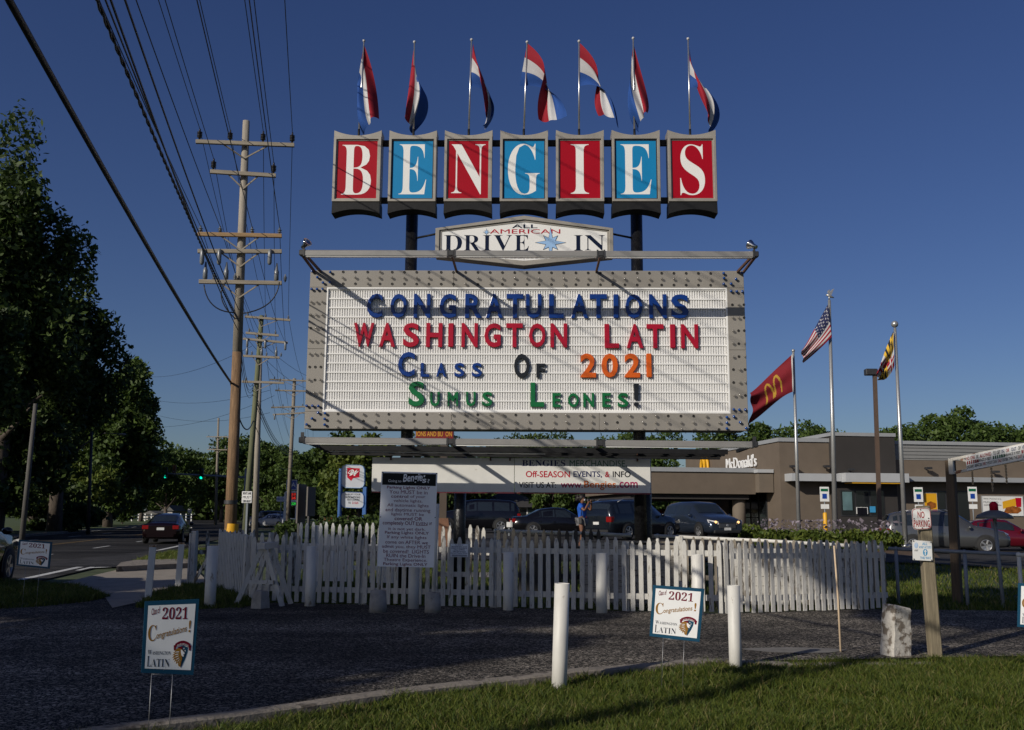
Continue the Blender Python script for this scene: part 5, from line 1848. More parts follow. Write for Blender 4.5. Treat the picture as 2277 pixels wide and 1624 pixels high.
road_sign('lane_sign', 'white sign RIGHT LANE MUST TURN RIGHT before the greenish pole', (537, 1093, 561, 1119), 43, ['RIGHT LANE', 'MUST', 'TURN RIGHT'])
road_sign('speed_sign', 'small white roadside sign beyond the red sedan', (417, 1132, 426, 1142), 110, ['25'])
for u, lb in ((668, 'tall brown sign back left of the bright pickets'), (690, 'second brown sign back nearest the bright pickets')):
    v0, v1 = (1077, 1164) if u == 668 else (1083, 1148)
    c0 = at(u, v1, 24)
    t = thing('sign_back', lb, 'sign', (c0.x, 24, 0), 1.22, 'narrow brown sign backs')
    zz0, zz1 = c0.z, at(u, v0, 24).z
    MB().bx(-.18, .18, -.02, .02, zz0, zz1).build('panel', mat('brown_sign_back', (.10, .085, .075), .6, .1, 3), t)
    MB().bx(-.03, .03, .021, .07, -.2, zz1 - .05).build('post', DARKM, t)


def z2b(x, y): return (950 + x * .431) / 1.7989, (1500 + y * .431) / 1.7989


# fuel price sign
c0 = at(645, 1165, 78)
FP = Plane(c0.x, 78, 0)
t = FP.thing('fuel_price_sign', 'tall white fuel price sign with blue logo and glowing digits', 'sign')
FBL = mat('deep_blue_sign', (.006, .05, .30), .4, 0)


def fpx(x, y): return FP(*z2b(x, y))


A, B_ = fpx(440, 1215), fpx(552, 1080)
MB().bx(A.x, B_.x, 0, .2, A.z, B_.z).build('price_panel', SIGNW, t)
A, B_ = fpx(452, 1070), fpx(552, 975)
MB().bx(A.x, B_.x, 0, .2, A.z, B_.z).build('logo_panel', FBL, t)
MB().frame(rect(A.x, B_.x, A.z, B_.z), shrink(rect(A.x, B_.x, A.z, B_.z), .9), -.012, -.004).build('logo_border', SIGNW, t)
A2, B2 = fpx(498, 1040), fpx(540, 1000)
text('A', 'bold', (A2.x, B2.x, A2.z, B2.z), -.01, SIGNW, t)
A2, B2 = fpx(468, 1038), fpx(498, 1000)
flat('red_flash', [(A2.x, B2.z), (B2.x, A2.z), (B2.x, B2.z)], -.01, REDP, t)
LEDR = mat('red_led_digits', (.3, .01, .01), .5, 0, emit=(1, .05, .03), es=.8)
LEDG = mat('green_led_digits', (.01, .3, .02), .5, 0, emit=(.05, .9, .1), es=.8)
for y0, y1, m, s in ((1098, 1120, LEDR, '3.15'), (1130, 1155, LEDR, '3.45'), (1185, 1208, LEDG, '3.29')):
    A, B_ = fpx(496, y1 + 4), fpx(548, y0 - 4)
    MB().bx(A.x, B_.x, -.01, -.002, A.z, B_.z).build('digit_panel', SIGB, t)
    A, B_ = fpx(502, y1), fpx(540, y0)
    text(s, 'bold', (A.x, B_.x, A.z, B_.z), -.015, m, t)
    A, B_ = fpx(450, y1 + 4), fpx(490, y0 - 4)
    MB().bx(A.x, B_.x, -.01, -.002, A.z, B_.z).build('grade_panel', FBL, t)
for x in (437, 545):
    q = fpx(x, 1300)
    MB().bx(q.x - .1, q.x + .1, .02, .18, -.2, fpx(x, 1090).z).build('leg', SIGNW, t)
road_sign('station_sign', 'small blue and white sign left of the fuel price sign', (*z2b(362, 1130), *z2b(442, 1176)), 84, ['MARATHON'], SIGNW, FBL, cat='sign')
# pharmacy sign
c0 = at(785, 1145, 56)
RP = Plane(c0.x, 56, .15)
t = RP.thing('pharmacy_sign', 'blue framed pharmacy sign with red emblem above a letter board', 'sign')
rpx = lambda x, y: RP(*z2b(x, y))
PB = mat('pharmacy_blue', (.01, .09, .30), .5, .05, 2)
for x in (955, 1183):
    q0 = rpx(x, 900)
    MB().bx(q0.x - .10, q0.x + .10, .02, .22, -.2, rpx(x, 870 if x < 1000 else 1040).z).build('post', PB, t)
c4 = [rpx(x, y) for x, y in ((968, 1045), (1175, 1050), (1175, 840), (968, 838))]
PW = mat('pharmacy_white', (.42, .44, .48), .4, .05, 2)
MB().prism(rounded(c4, .25), 0, .25).build('logo_cabinet', PW, t)
MB().frame(shrink(rounded(c4, .25), 1.03), shrink(rounded(c4, .25), .98), -.02, .2).build('cabinet_rim', mat('pale_blue_rim', (.2, .32, .5), .5, 0), t)
flat('red_emblem', [(rpx(x, y).x, rpx(x, y).z) for x, y in ((1018, 952), (1055, 985), (1075, 958), (1130, 952), (1135, 868), (1018, 862))], -.006, REDP, t)
A, B_ = rpx(1028, 938), rpx(1128, 880)
text('W', 'script', (A.x, B_.x, A.z, B_.z), -.012, SIGNW, t, off=.02)
c4 = [rpx(x, y) for x, y in ((960, 1230), (1172, 1238), (1172, 1092), (962, 1086))]
MB().prism(rounded(c4, .2), 0, .25).build('letter_board', PW, t)
MB().frame(shrink(rounded(c4, .2), 1.03), shrink(rounded(c4, .2), .97), -.02, .2).build('board_rim', PB, t)
for s, x0, x1, y0, y1, m in (('SIMPLIFY YOUR', 998, 1142, 1102, 1118, BBLK), ('PRESCRIPTIONS', 1000, 1140, 1128, 1146, BBLK), ('TEXT JOINRX', 1015, 1135, 1152, 1172, BBLK), ('TO', 1028, 1050, 1178, 1198, BBLK), ('21525', 1064, 1122, 1178, 1198, REDP)):
    A, B_ = rpx(x0, y1), rpx(x1, y0)
    text(s, 'bold', (A.x, B_.x, A.z, B_.z), -.008, m, t)
# welcome board
road_sign('welcome_board', 'low dark board with red Welcome strip below the pharmacy sign', (*z2b(762, 1322), *z2b(920, 1400)), 46, ['', ''], mat('dark_olive_board', (.04, .03, .015), .6, .1, 3), cat='sign')
P = Plane(*at(841 * .2396 + 528.1, 1150, 45.9).xy, 0)
t = P.thing('welcome_strip', 'red strip with yellow word Welcome on the low dark board', 'sign')
A, B_ = P(*z2b(766, 1360)), P(*z2b(918, 1326))
MB().bx(A.x, B_.x, -.03, -.005, A.z, B_.z).build('strip', mat('dull_red_strip', (.25, .012, .012), .5, 0), t)
text('Welcome', 'bold', (A.x + .08, A.x + (B_.x - A.x) * .68, A.z + .07, B_.z - .07), -.035, YELLOW, t)
# electronic sign on a pole behind the message board
c0 = at(985, 1190, 33)
EP = Plane(c0.x, 33, 0)
t = EP.thing('electronic_sign', 'red electronic message sign on a brown footed pole behind the big sign', 'sign')


def z3z(x, y): return (1150 + x * .8564) / 1.7989, (1650 + y * .8564) / 1.7989


A, B_ = EP(*z3z(598, 122)), EP(*z3z(775, 40))
MB().bx(A.x, B_.x, 0, .4, A.z, B_.z).build('cabinet', mat('red_cabinet', (.17, .006, .006), .5, .05, 2), t)
A, B_ = EP(*z3z(602, 112)), EP(*z3z(768, 97))
LEDY = mat('yellow_led_text', (.4, .2, .02), .5, 0, emit=(1, .5, .05), es=.15)
text('IONS AND BU  ON', 'bold', (A.x, B_.x, A.z, B_.z + .05), -.01, LEDY, t)
x_, gz = EP(985, 1100).x, G(c0.x, 33)
MB().bx(x_ - .12, x_ + .12, .05, .29, gz, A.z).build('pole', mat('brown_pole', (.07, .05, .035), .6, .1, 3), t)
MB().lathe([(.42, -.1), (.36, .5), (.27, .95), (.05, .96)], 4, (x_, .17, gz), Matrix.Rotation(pi / 4, 3, 'Z'), smooth=False).build('footing', mat('brown_footing', (.16, .075, .04), .8, .2, 4), t)
# green house behind
c0 = at(1145, 1165, 84)
HP_ = Plane(c0.x, 84, 0)
gz = G(c0.x, 84)
t = HP_.thing('green_house', 'green house with dark hipped roof between the sign posts', 'house')
hpx = lambda u, v: HP_(u, v)
wl, wr = hpx(1062, 1150).x, hpx(1235, 1150).x
wz0, wz1 = hpx(1145, 1180).z, hpx(1145, 1128).z
HG = mat('green_siding', (.075, .12, .10), .8, .08, 3)
MB().bx(wl, wr, 0, 8, wz0 + .6, wz1).build('wall', HG, t)
MB().bx(wl - .02, wr + .02, -.06, 8.05, wz0 - .6, wz0 + .6).build('stone_base', mat('stone_base', (.14, .12, .10), .9, .3, 4, bump=.5), t)
rz = hpx(1145, 1090).z
b = MB()
e = .7
b.v = [(wl - e, -e, wz1), (wr + e, -e, wz1), (wr + e, 8 + e, wz1), (wl - e, 8 + e, wz1), (wl + 2.2, 4, rz), (wr - 2.2, 4, rz)]
for f in ((0, 1, 5, 4), (1, 2, 5), (2, 3, 4, 5), (3, 0, 4), (3, 2, 1, 0)): b.face(f)
b.build('roof', mat('dark_shingle', (.035, .032, .030), .9, .25, 6), t)
WT = mat('white_window_trim', (.5, .5, .48), .6, 0)
for u in (1082, 1104, 1163, 1200):
    q = hpx(u, 1148)
    wn = MB().frame(rect(q.x - .42, q.x + .42, q.z - .8, q.z + .8), rect(q.x - .30, q.x + .30, q.z - .68, q.z + .68), -.06, .0).build('window', WT, t)
    MB().bx(q.x - .3, q.x + .3, -.02, -.005, q.z - .68, q.z + .68).build('pane', GLASSD, wn)
    MB().bx(q.x - .3, q.x + .3, -.05, -.022, q.z - .03, q.z + .03).build('muntin', WT, wn)
road_sign('blue_shop_sign', 'blue and white shop sign above the black truck', (*z3(1358, 700), *z3(1570, 752)), 66, [''], FBL, SIGNW, False, 'sign', thick=.3)
road_sign('notice_sign', 'small white notice sign on the lawn before the green house', (*z3(1800, 965), *z3(1858, 1030)), 50, ['', ''], cat='sign')
road_sign('notice_sign', 'small white lawn sign right of the green house notice', (*z3(2098, 980), *z3(2148, 1026)), 52, ['', ''], cat='sign')
# white fence far along the street, pale buildings
b0, b1 = at(262, 1160, 150), at(425, 1160, 175)
WF = thing('far_white_fence', 'long low white fence at the far end of the street', 'fence', (b0.x, b0.y, 0))
dv = b1 - b0; dv.z = 0
for zz in (.5, 1.0):
    MB().beam((0, 0, zz), (dv.x, dv.y, zz), .06, .16).build('rail', SIGNW, WF)
for k in range(13):
    MB().bx(dv.x * k / 12 - .09, dv.x * k / 12 + .09, dv.y * k / 12 - .09, dv.y * k / 12 + .09, -.2, 1.3).build('post', SIGNW, WF)
for u0, u1, v0, Y, lb in ((318, 350, 1139, 185, 'pale low building at the end of the street, left one'), (362, 384, 1128, 190, 'white gabled building at the end of the street behind the red sedan')):
    A, B_ = at(u0, 1160, Y), at(u1, v0, Y)
    t = thing('far_building', lb, 'building', (A.x, Y, 0))
    W_, H_ = B_.x - A.x, B_.z
    MB().bx(0, W_, 0, 8, -.3, H_ * .72).build('wall', mat('pale_wall', (.45, .42, .38), .8, .05, 1), t)
    MB().prism([(-.4, H_ * .72 + .003), (W_ + .4, H_ * .72 + .003), (W_ / 2, H_ * 1.15)], -.4, 8.4).build('roof', mat('grey_roof', (.12, .115, .11), .9, .1, 1), t)
    MB().bx(W_ * .35, W_ * .65, -.04, -.002, .0, H_ * .5).build('door', GLASSD, t)
# ================================================================== RESTAURANT
c0 = at(1739, 1170, 55)
RA = -.128
RB_ = Plane(c0.x, 55, RA)
rest = RB_.thing('restaurant', 'brown fast food restaurant with dark tower, canopies and white lettering', 'restaurant')
f = lambda u, v, off=0.0: RB_(u, v, off)
GZ = -.2
x0 = 0.0
xT0, xT1, xR = f(1843, 1000).x, f(1980, 1000).x, f(2420, 1000).x
zW, zT, zR = f(1790, 983).z, f(1912, 972).z, f(2100, 990).z
D = 17.5
MB().bx(0, xT0, 0, D, GZ, zW).build('wall', BRICKB, rest)
MB().bx(xT0, xT1, -.5, D, GZ, zT).build('tower', BRICKD, rest)
MB().bx(xT1, xR, .0, D, GZ, zR - .9).build('wall', BRICKB, rest)
MB().bx(-.08, xT0, -.08, D + .08, zW, zW + .22).build('coping', COPING, rest)
MB().bx(xT0 - .06, xT1 + .06, -.56, D, zT, zT + .2).build('coping', COPING, rest)
nb = 9
zc0, zc1 = zR - .9, zR
for k in range(nb):
    z_ = zc0 + (zc1 - zc0) * k / nb
    MB().bx(xT1, xR, -.06 if k % 2 else -.02, .3, z_ + .003, z_ + (zc1 - zc0) / nb).build('metal_band', CORRUG, rest)
MB().bx(xT1, xR, -.12, .4, zR + .003, zR + .2).build('coping', COPING, rest)
# awnings
AW = mat('white_awning', (.42, .43, .44), .5, .04, 2)
za = f(1850, 1068).z
aw = MB().bx(f(1745, 1068).x, xT0 + .2, -1.0, .002, za - .10, za + .32).build('awning', AW, rest)
MB().bx(xT0 + .21, xT1 + .2, -1.5, -.5, za - .14, za + .36).build('awning', AW, rest)
MB().bx(xT0 + .6, xT1 - .2, -1.45, -.52, za - .22, za - .145).build('awning_soffit', YELLOW, rest)
MB().bx(xT1 + .21, xR, -.9, .002, za - .05, za + .22).build('awning', COPING, rest)
# glazing
def glaze(u0, u1, v0, v1, off, n, nm='window'):
    A, B_ = f(u0, v1, off), f(u1, v0, off)
    fr = MB().bx(A.x, B_.x, -off - .03, -off + .05, A.z, B_.z).build(nm, DARKM, rest)
    for k in range(n):
        xa, xb = A.x + (B_.x - A.x) * k / n + .05, A.x + (B_.x - A.x) * (k + 1) / n - .05
        MB().bx(xa, xb, -off - .045, -off - .032, A.z + .06, B_.z - .06).build('pane', GLASSD, fr)
    return fr


glaze(1870, 1965, 1090, 1148, .5, 3)
glaze(2080, 2152, 1092, 1158, 0, 3, 'entrance')
MB().bx(f(1874, 1100, .6).x, f(1894, 1100, .6).x, -.62, -.56, f(1874, 1135, .6).z, f(1874, 1094, .6).z).build('poster', mat('teal_poster', (.10, .17, .18), .5, .25, 1.5), rest)
b = MB()
b.bx(f(1905, 1139, .6).x, f(1930, 1139, .6).x, -.60, -.56, f(1905, 1143, .6).z, f(1905, 1128, .6).z)
b.build('hours_panel', SIGNW, rest)
for u, m in ((1912, BBLK), (1922, BBLK)):
    q = f(u, 1137, .6)
    MB().bx(q.x - .16, q.x + .16, -.615, -.605, q.z - .2, q.z + .2).build('hours_print', m, rest)
q = f(1941, 1133, .6)
MB().bx(q.x - .16, q.x + .16, -.60, -.56, q.z - .17, q.z + .17).build('accessibility_decal', CY, rest)
# side wall windows (left side of the building seen obliquely), columns, canopy
for k in range(5):
    y_ = 2.0 + k * 1.3
    fr = MB().bx(-.04, .02, y_, y_ + 1.15, .15, 3.3).build('window', DARKM, rest)
    MB().bx(-.06, -.045, y_ + .06, y_ + 1.09, .2, 1.4).build('pane', GLASSD, fr)
    MB().bx(-.06, -.045, y_ + .06, y_ + 1.09, 1.46, 3.24).build('pane', GLASSD, fr)
zc = f(1700, 1062, -2).z
can = MB().bx(-8.6, -.9, 1.5, 13, zc - 1.0, zc + .25).build('canopy', BRICKB, rest)
MB().bx(-8.7, -.9, 1.4, 13.1, zc + .255, zc + .5).build('canopy_edge', COPING, can)
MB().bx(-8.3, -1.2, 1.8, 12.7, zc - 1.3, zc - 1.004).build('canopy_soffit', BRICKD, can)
MB().bx(-.9, -.05, .9, 8.0, zc - .9, zc + .22).build('entrance_canopy', BRICKL, rest)
MB().bx(-1.0, -.05, .8, 8.1, zc + .225, zc + .42).build('canopy_edge', AW, rest)
for x, y in ((-1.6, 2.4), (-7.6, 2.4), (-1.6, 11.5), (-7.6, 11.5), (-4.8, 11.5)):
    MB().tube((x, y, -.2 + .4), (x, y, zc - 1.0), .38, None, 16).build('column', BRICKL, rest)
    MB().tube((x, y, -.2), (x, y, .9), .46, .44, 16).build('column_base', mat('tan_base', (.20, .14, .10), .85, .1, 3), rest)
# lettering and arch emblem on the side wall: a plane running back from the corner
WPl = Plane(c0.x, 55, RA + pi / 2)               # local x runs along the side wall towards the viewer side
sidew = thing('wall_lettering', 'white raised wall lettering over the restaurant entrance', 'lettering', (c0.x, 55, 0), -RA - pi / 2)
def sw(u, v):
    d = ray(u, v)
    n = Vector((-cos(RA), sin(RA), 0))
    p0 = Vector((c0.x, 55, 0)) + n * .12
    p = EYE + d * ((p0 - EYE).dot(n) / d.dot(n)) - Vector((c0.x, 55, 0))
    ax = Vector((sin(RA), cos(RA), 0))           # along depth
    return -p.dot(ax), p.z


def z4b(x, y): return (2100 + x * .3953) / 1.7989, (1780 + y * .3953) / 1.7989
def z9(x, y): return 1612 + .41065 * x, 611.5 + .41065 * y


# the lettering plane: x = - depth along wall, mirrored so that it reads from the left of the wall
ax = Vector((sin(RA), cos(RA), 0))
(xa, _), (xb, zt0) = sw(1614, 1041), sw(1680, 1009)
zb0 = sw(1680, 1037)[1]
word = "McDonald's"
sidew.rotation_euler = (0, 0, 0)
n_ = Vector((-cos(RA), sin(RA), 0))
vv, ff = glyphs(word, 'bold', .0, .1)
lo, hi = vv.min(0), vv.max(0)
V = []
for x, y, zz in vv:
    s = (x - lo[0]) / (hi[0] - lo[0])
    p = ax * -(xa + (xb - xa) * s) + n_ * (.05 + (.07 if zz > 0 else 0))
    V.append((p.x, p.y, zb0 + (zt0 - zb0) * (y - lo[1]) / (hi[1] - lo[1])))
me = bpy.data.meshes.new('letters'); me.from_pydata(V, [], ff)
link('letters', me, mat('bright_white_letters', (.82, .82, .82), .4, .0), sidew)
arch = thing('arch_emblem', 'golden double arch emblem on the left side wall of the restaurant', 'emblem', (c0.x, 55, 0))
(xa, _), (xb, zt0) = sw(1560, 1051), sw(1575, 1018)
zb0 = sw(1575, 1052)[1]


def arch_pts(n=14):
    out = []
    for k in range(2):
        for i in range(n + 1):
            a = pi * i / n
            out.append((k * .5 + .25 - .25 * cos(a), sin(a) ** .8))
    return out


b = MB()
pts = []
for s, r in arch_pts():
    p = ax * -(xa + (xb - xa) * s) + n_ * .15
    pts.append(Vector((p.x, p.y, zb0 + (zt0 - zb0) * r)))
b.path(pts, .11, 6)
b.build('arches', YELLOW, arch)
# wall lamps and their brackets
for u, v in ((1757, 1038), (1831, 1038), (1885, 1045), (2056, 1042), (2205, 1050)):
    off = .5 if 1843 < u < 1980 else 0
    q = f(u, v, off)
    l_ = MB().bx(q.x - .16, q.x + .16, -off - .55, -off - .25, q.z - .06, q.z + .06).build('wall_lamp', DARKM, rest)
    MB().bx(q.x - .03, q.x + .03, -off - .25, -off, q.z - .03, q.z + .03).build('lamp_arm', DARKM, l_)
# welcome word over the awning
A, B_ = f(1914, 1068, .52), f(1955, 1058, .52)
text('Welcome', 'bold', (A.x, B_.x, A.z, B_.z), -.53, mat('dull_grey_letters', (.10, .095, .09), .6, 0), rest)


def poster(name, label, u0, u1, v0, v1, off, base, bits):
    A, B_ = f(u0, v1, off), f(u1, v0, off)
    t = thing(name, label, 'poster', Vector((c0.x, 55, 0)) + RB_.n * off, -RA)
    MB().bx(A.x, B_.x, -.02, 0, A.z, B_.z).build('sheet', base, t)
    MB().frame(shrink(rect(A.x, B_.x, A.z, B_.z), 1.03), shrink(rect(A.x, B_.x, A.z, B_.z), .985), -.035, -.005).build('frame', COPING, t)
    for nm, poly, m, yy in bits:
        flat(nm, [(A.x + (B_.x - A.x) * s, A.z + (B_.z - A.z) * r) for s, r in poly], yy, m, t)
    return t, A, B_


FOOD = mat('burger_print', (.28, .09, .02), .5, .5, 5)
t, A, B_ = poster('menu_poster', 'white poster with food picture on the restaurant wall at right', 2185, 2273, 1104, 1147, .03, SIGNW,
                  [('yellow_block', [(.50, .35), (.83, .50), (.83, .90), (.50, .72)], YELLOW, -.025), ('red_cup', [(.83, .45), (.95, .45), (.97, .92), (.82, .92)], REDP, -.026),
                   ('burger', [(.52, .2), (.6, .12), (.85, .12), (.95, .25), (.93, .42), (.75, .50), (.58, .42)], FOOD, -.028)])
W_, H_ = B_.x - A.x, B_.z - A.z
for k, s in enumerate(('With McDelivery,', "McDonald's", 'comes to you.')):
    text(s, 'bold', (A.x + W_ * .04, A.x + W_ * (.48 - .08 * (k == 1)), A.z + H_ * (.80 - k * .16), A.z + H_ * (.90 - k * .16)), -.025, BBLK, t)
poster('menu_poster', 'yellow and red window poster beside the restaurant entrance', 2056, 2082, 1097, 1142, .03, YELLOW,
       [('burger', [(.2, .3), (.5, .2), (.9, .3), (.9, .5), (.5, .6), (.2, .5)], FOOD, -.025), ('red_foot', [(.6, .02), (.98, .02), (.98, .2), (.6, .2)], REDP, -.025)])
# sign poles before the restaurant
for u, v0, v1, Y, yb, lb in ((1837, 1083, 1200, 46, True, 'accessible parking sign on a yellow bollard left of the tall flag pole'), (2046, 1084, 1180, 50, False, 'accessible parking sign behind the no parking sign'),
                             (2167, 1083, 1182, 50, False, 'accessible parking sign left of the food poster')):
    q = at(u, v1, Y)
    t = thing('parking_sign', lb, 'sign', (q.x, Y, G(q.x, Y)), 0, 'accessible parking signs')
    zt = at(u, v0, Y).z - G(q.x, Y)
    k = Y / FPX
    MB().tube((0, 0, 0), (0, 0, zt), .03, None, 8).build('post', STEEL, t)
    MB().bx(-10 * k, 10 * k, -.05, -.031, zt - 32 * k, zt).build('plate', SIGNW, t)
    MB().bx(-5 * k, 5 * k, -.056, -.051, zt - 26 * k, zt - 15 * k).build('blue_symbol', FBL, t)
    MB().bx(-8 * k, 8 * k, -.056, -.051, zt - 10 * k, zt - 4 * k).build('green_print', BGRN, t)
    MB().bx(-9 * k, 9 * k, -.05, -.031, zt - 48 * k, zt - 38 * k).build('lower_plate', SIGNW, t)
    if yb:
        zy = at(u, 1140, Y).z - G(q.x, Y)
        MB().lathe([(.10, -.1), (.10, zy - .05), (.06, zy), (.01, zy + .01)], 12).build('bollard', YELLOW, t)

# ================================================================== FLAG POLES AND BIG FLAGS
ALU = mat('aluminium_pole', (.42, .42, .41), .35, .06, 3, metal=.6)


def flagpole(label, u0, v0, u1, v1, Y, r, finial):
    zb = .35
    b0 = at(u1, v1, Y)
    T = at(u0, v0, Y)
    t = thing('flagpole', label, 'flagpole', (b0.x, Y, zb), 0, 'flagpoles before the restaurant')
    h = T.z - zb
    MB().tube((0, 0, -.4), (T.x - b0.x, 0, h), r, r * .55, 14).build('pole', ALU, t)
    MB().lathe([(r * 2.4, 0), (r * 2.2, .1), (r * 1.1, .14)], 14).build('base_collar', ALU, t)
    if finial == 'ball':
        MB().ball((T.x - b0.x, 0, h + .16), .14, 12, 8).build('finial', ALU, t)
        MB().tube((T.x - b0.x, 0, h), (T.x - b0.x, 0, h + .12), .03, None, 8).build('finial_stem', ALU, t)
    elif finial == 'eagle':
        o = MB()
        c = Vector((T.x - b0.x, 0, h + .2))
        o.path([c + Vector((-.12, 0, .02)), c + Vector((0, 0, .0)), c + Vector((.1, 0, -.06)), c + Vector((.2, 0, -.1))], [.03, .07, .05, .01], 8)
        o.poly([c + Vector((-.04, 0, .05)), c + Vector((.10, 0, .02)), c + Vector((.24, .05, .30)), c + Vector((.12, .05, .24))])
        o.poly([c + Vector((-.04, .03, .05)), c + Vector((.10, .03, .02)), c + Vector((.10, .2, .30)), c + Vector((.0, .2, .22))])
        o.tube(c - Vector((0, 0, .2)), c, .03, None, 6)
        o.build('eagle_finial', ALU, t)
    else:
        MB().ball((T.x - b0.x, 0, h + .05), .07, 8, 6).build('finial', ALU, t)
    return t


YF = 38.0
flagpole('shortest aluminium flagpole carrying the red flag', 1764, 783, 1777, 1200, YF, .085, 'cap')
flagpole('tallest aluminium flagpole with an eagle on top', 1844, 668, 1858, 1212, YF, .105, 'eagle')
flagpole('aluminium flagpole with a gold ball at right', 1990, 730, 2013, 1204, YF, .10, 'ball')


def big_flag(label, Y, top, bot, classify, mats, ns, ntt, amp, folds, ph, dep=.5):
    P = Plane(at(*top[0], Y).x, Y - .15, 0)
    t = P.thing('flag', label, 'flag')
    Q = lambda p: Vector((P(*z9(*p)).x, 0, P(*z9(*p)).z))
    o = Vector((Q(top[0]).x, 0, 0))
    P = Plane(at(*z9(*top[0]), Y).x, Y - .15, 0)
    t.location = P.p
    cloth(t, [Q(p) for p in top], [Q(p) for p in bot], classify, mats, ns, ntt, amp, folds, ph, dep)
    return t


def c_arch(s, t):
    x = (t - .28) / .42
    y = 1 - (s - .16) / .66
    if t < .035: return 2
    if 0 <= x <= 1 and -.02 <= y <= 1.05:
        for cx in (.25, .75):
            rr = ((x - cx) / .25) ** 2
            if rr <= 1.25:
                top = sqrt(max(0, 1 - rr)) ** .8 if rr < 1 else 0
                inn = ((x - cx) / .155) ** 2
                ti = (sqrt(1 - inn) ** .8) * .88 if inn < 1 else -1
                if y <= top and y > ti: return 1
    return 0


big_flag('red flag with golden arches blowing left beside the message board', YF, [(366, 428), (290, 500), (200, 590), (120, 640)], [(372, 632), (300, 655), (230, 740), (152, 795)],
         c_arch, [mat('deep_red_flag_cloth', (.17, .003, .010), .85, .1, 3), mat('dull_yellow_flag_cloth', (.38, .22, .02), .85, .08, 6), FWc], 60, 70, .16, 1.6, .4, .9)


def c_us(s, t):
    if s < 7 / 13 and t < .40:
        i, j = int(s / (7 / 13) * 18), int(t / .40 * 22)
        return 1 if (i % 4 == 1 and j % 4 == 1) or (i % 4 == 3 and j % 4 == 3) else 2
    return int(s * 13) % 2


big_flag('stars and stripes flag drooping left on the tallest pole', YF, [(557, 160), (500, 270), (440, 380), (404, 415)], [(578, 335), (530, 390), (480, 430), (434, 470)],
         c_us, [FR, FWc, FNV], 39, 44, .09, 1.6, 1.0, .3)


def c_md(s, t):
    q1 = (s < .5) == (t < .5)
    u, v = (t % .5) * 2, (s % .5) * 2
    if q1:
        k = int(u * 6)
        d = (k + (1 if v > u * .8 + .1 else 0)) % 2
        return 3 if d else 4
    m = abs(u - .5) < .13 or abs(v - .5) < .13
    k = (u < .5) == (v < .5)
    return (0 if k else 1) if m else (1 if k else 0)


big_flag('yellow, black, red and white quartered flag hanging limp on the ball-topped pole', YF, [(912, 305), (880, 400), (830, 470), (815, 540)], [(918, 490), (900, 540), (885, 560), (850, 568)],
         c_md, [FR, FWc, FNV, FY, FK], 40, 44, .14, 1.6, 2.0, .4)
# parking lot lamp
b0 = at(1957, 1195, 45)
t = thing('parking_lot_lamp', 'brown square lamp post with dark floodlight head behind the quartered flag', 'lamp post', (b0.x, 45, 0))
T = at(1945, 835, 45)
dx = T.x - b0.x
BRN = mat('brown_lamp_post', (.10, .065, .045), .6, .1, 3)
MB().beam((0, 0, -.1), (dx, 0, T.z), .16, .16).build('post', BRN, t)
MB().bx(dx - .45, dx + .1, -.18, .18, T.z, T.z + .3).build('head', DARKM, t, bevel=.03)
MB().lathe([(.26, 0), (.24, .6), (.1, .62)], 12).build('base', CONC, t)

# ================================================================== HEIGHT BAR SIGN AT RIGHT
CP0 = at(2119, 1200, 17.6)
CP = Plane(CP0.x, 17.6, .75)
t = CP.thing('height_bar', 'wooden post with white steel truss arm carrying a clearance banner at right', 'height bar')
cq = lambda x, y, off=0: CP(*z5(x, y), off)
A = cq(600, 220)
MB().beam((.0, .05, -.2), (A.x - .05, .05, cq(600, 210).z), .14, .15).build('post', mat('dark_brown_post', (.10, .07, .045), .85, .3, 6, bump=.4, stretch=(6, 6, .5)), t, bevel=.01)
TRW = mat('rusty_white_truss', (.55, .52, .46), .6, .1, 5, dirt=(.25, .10, .04), dirt_at=.58, dirt_scale=6)
q1, q2, q3, q4 = cq(600, 210), cq(735, 182), cq(600, 335), cq(735, 310)
rise = (q2.z - q1.z) / max(.05, q2.x - q1.x)
XE = q1.x + 4.6
top = lambda x: q1.z + rise * (x - q1.x)
bot = lambda x: q3.z + rise * (x - q3.x)
for z0_, z1_ in (((q1.x, top(q1.x)), (XE, top(XE))), ((q3.x, bot(q3.x)), (XE, bot(XE)))):
    MB().beam((z0_[0], -.06, z0_[1]), (z1_[0], -.06, z1_[1]), .05, .05).build('truss_chord', TRW, t)
MB().beam((q1.x, -.06, bot(q1.x) - .02), (q1.x, -.06, top(q1.x) + .02), .07, .08).build('truss_upright', TRW, t)
for k in range(8):
    xa = q1.x + .12 + k * .5
    MB().beam((xa, -.06, (top(xa) if k % 2 == 0 else bot(xa))), (xa + .45, -.06, (bot(xa + .45) if k % 2 == 0 else top(xa + .45))), .04, .04).build('truss_diagonal', TRW, t)
b0_, b1_ = q2.x + .02, XE
pts = [(b0_, bot(b0_) - .02), (b1_, bot(b1_) - .02), (b1_, top(b1_) + .01), (b0_, top(b0_) + .01)]
MB().prism(pts, -.11, -.095).build('banner_plate', SIGNW, t)
HH = top(b0_) - bot(b0_)
def ct(s, m, xa, xb, r0, r1):
    z_ = bot(xa)
    A_, B2_ = cq(xa, 0).x, cq(xb, 0).x
    text(s, 'bold', (A_, B2_, bot(A_) + HH * r0, bot(A_) + HH * r1), -.114, m, t, rise=rise)
SBL = mat('dark_blue_sign_print', (.012, .03, .12), .5, 0)
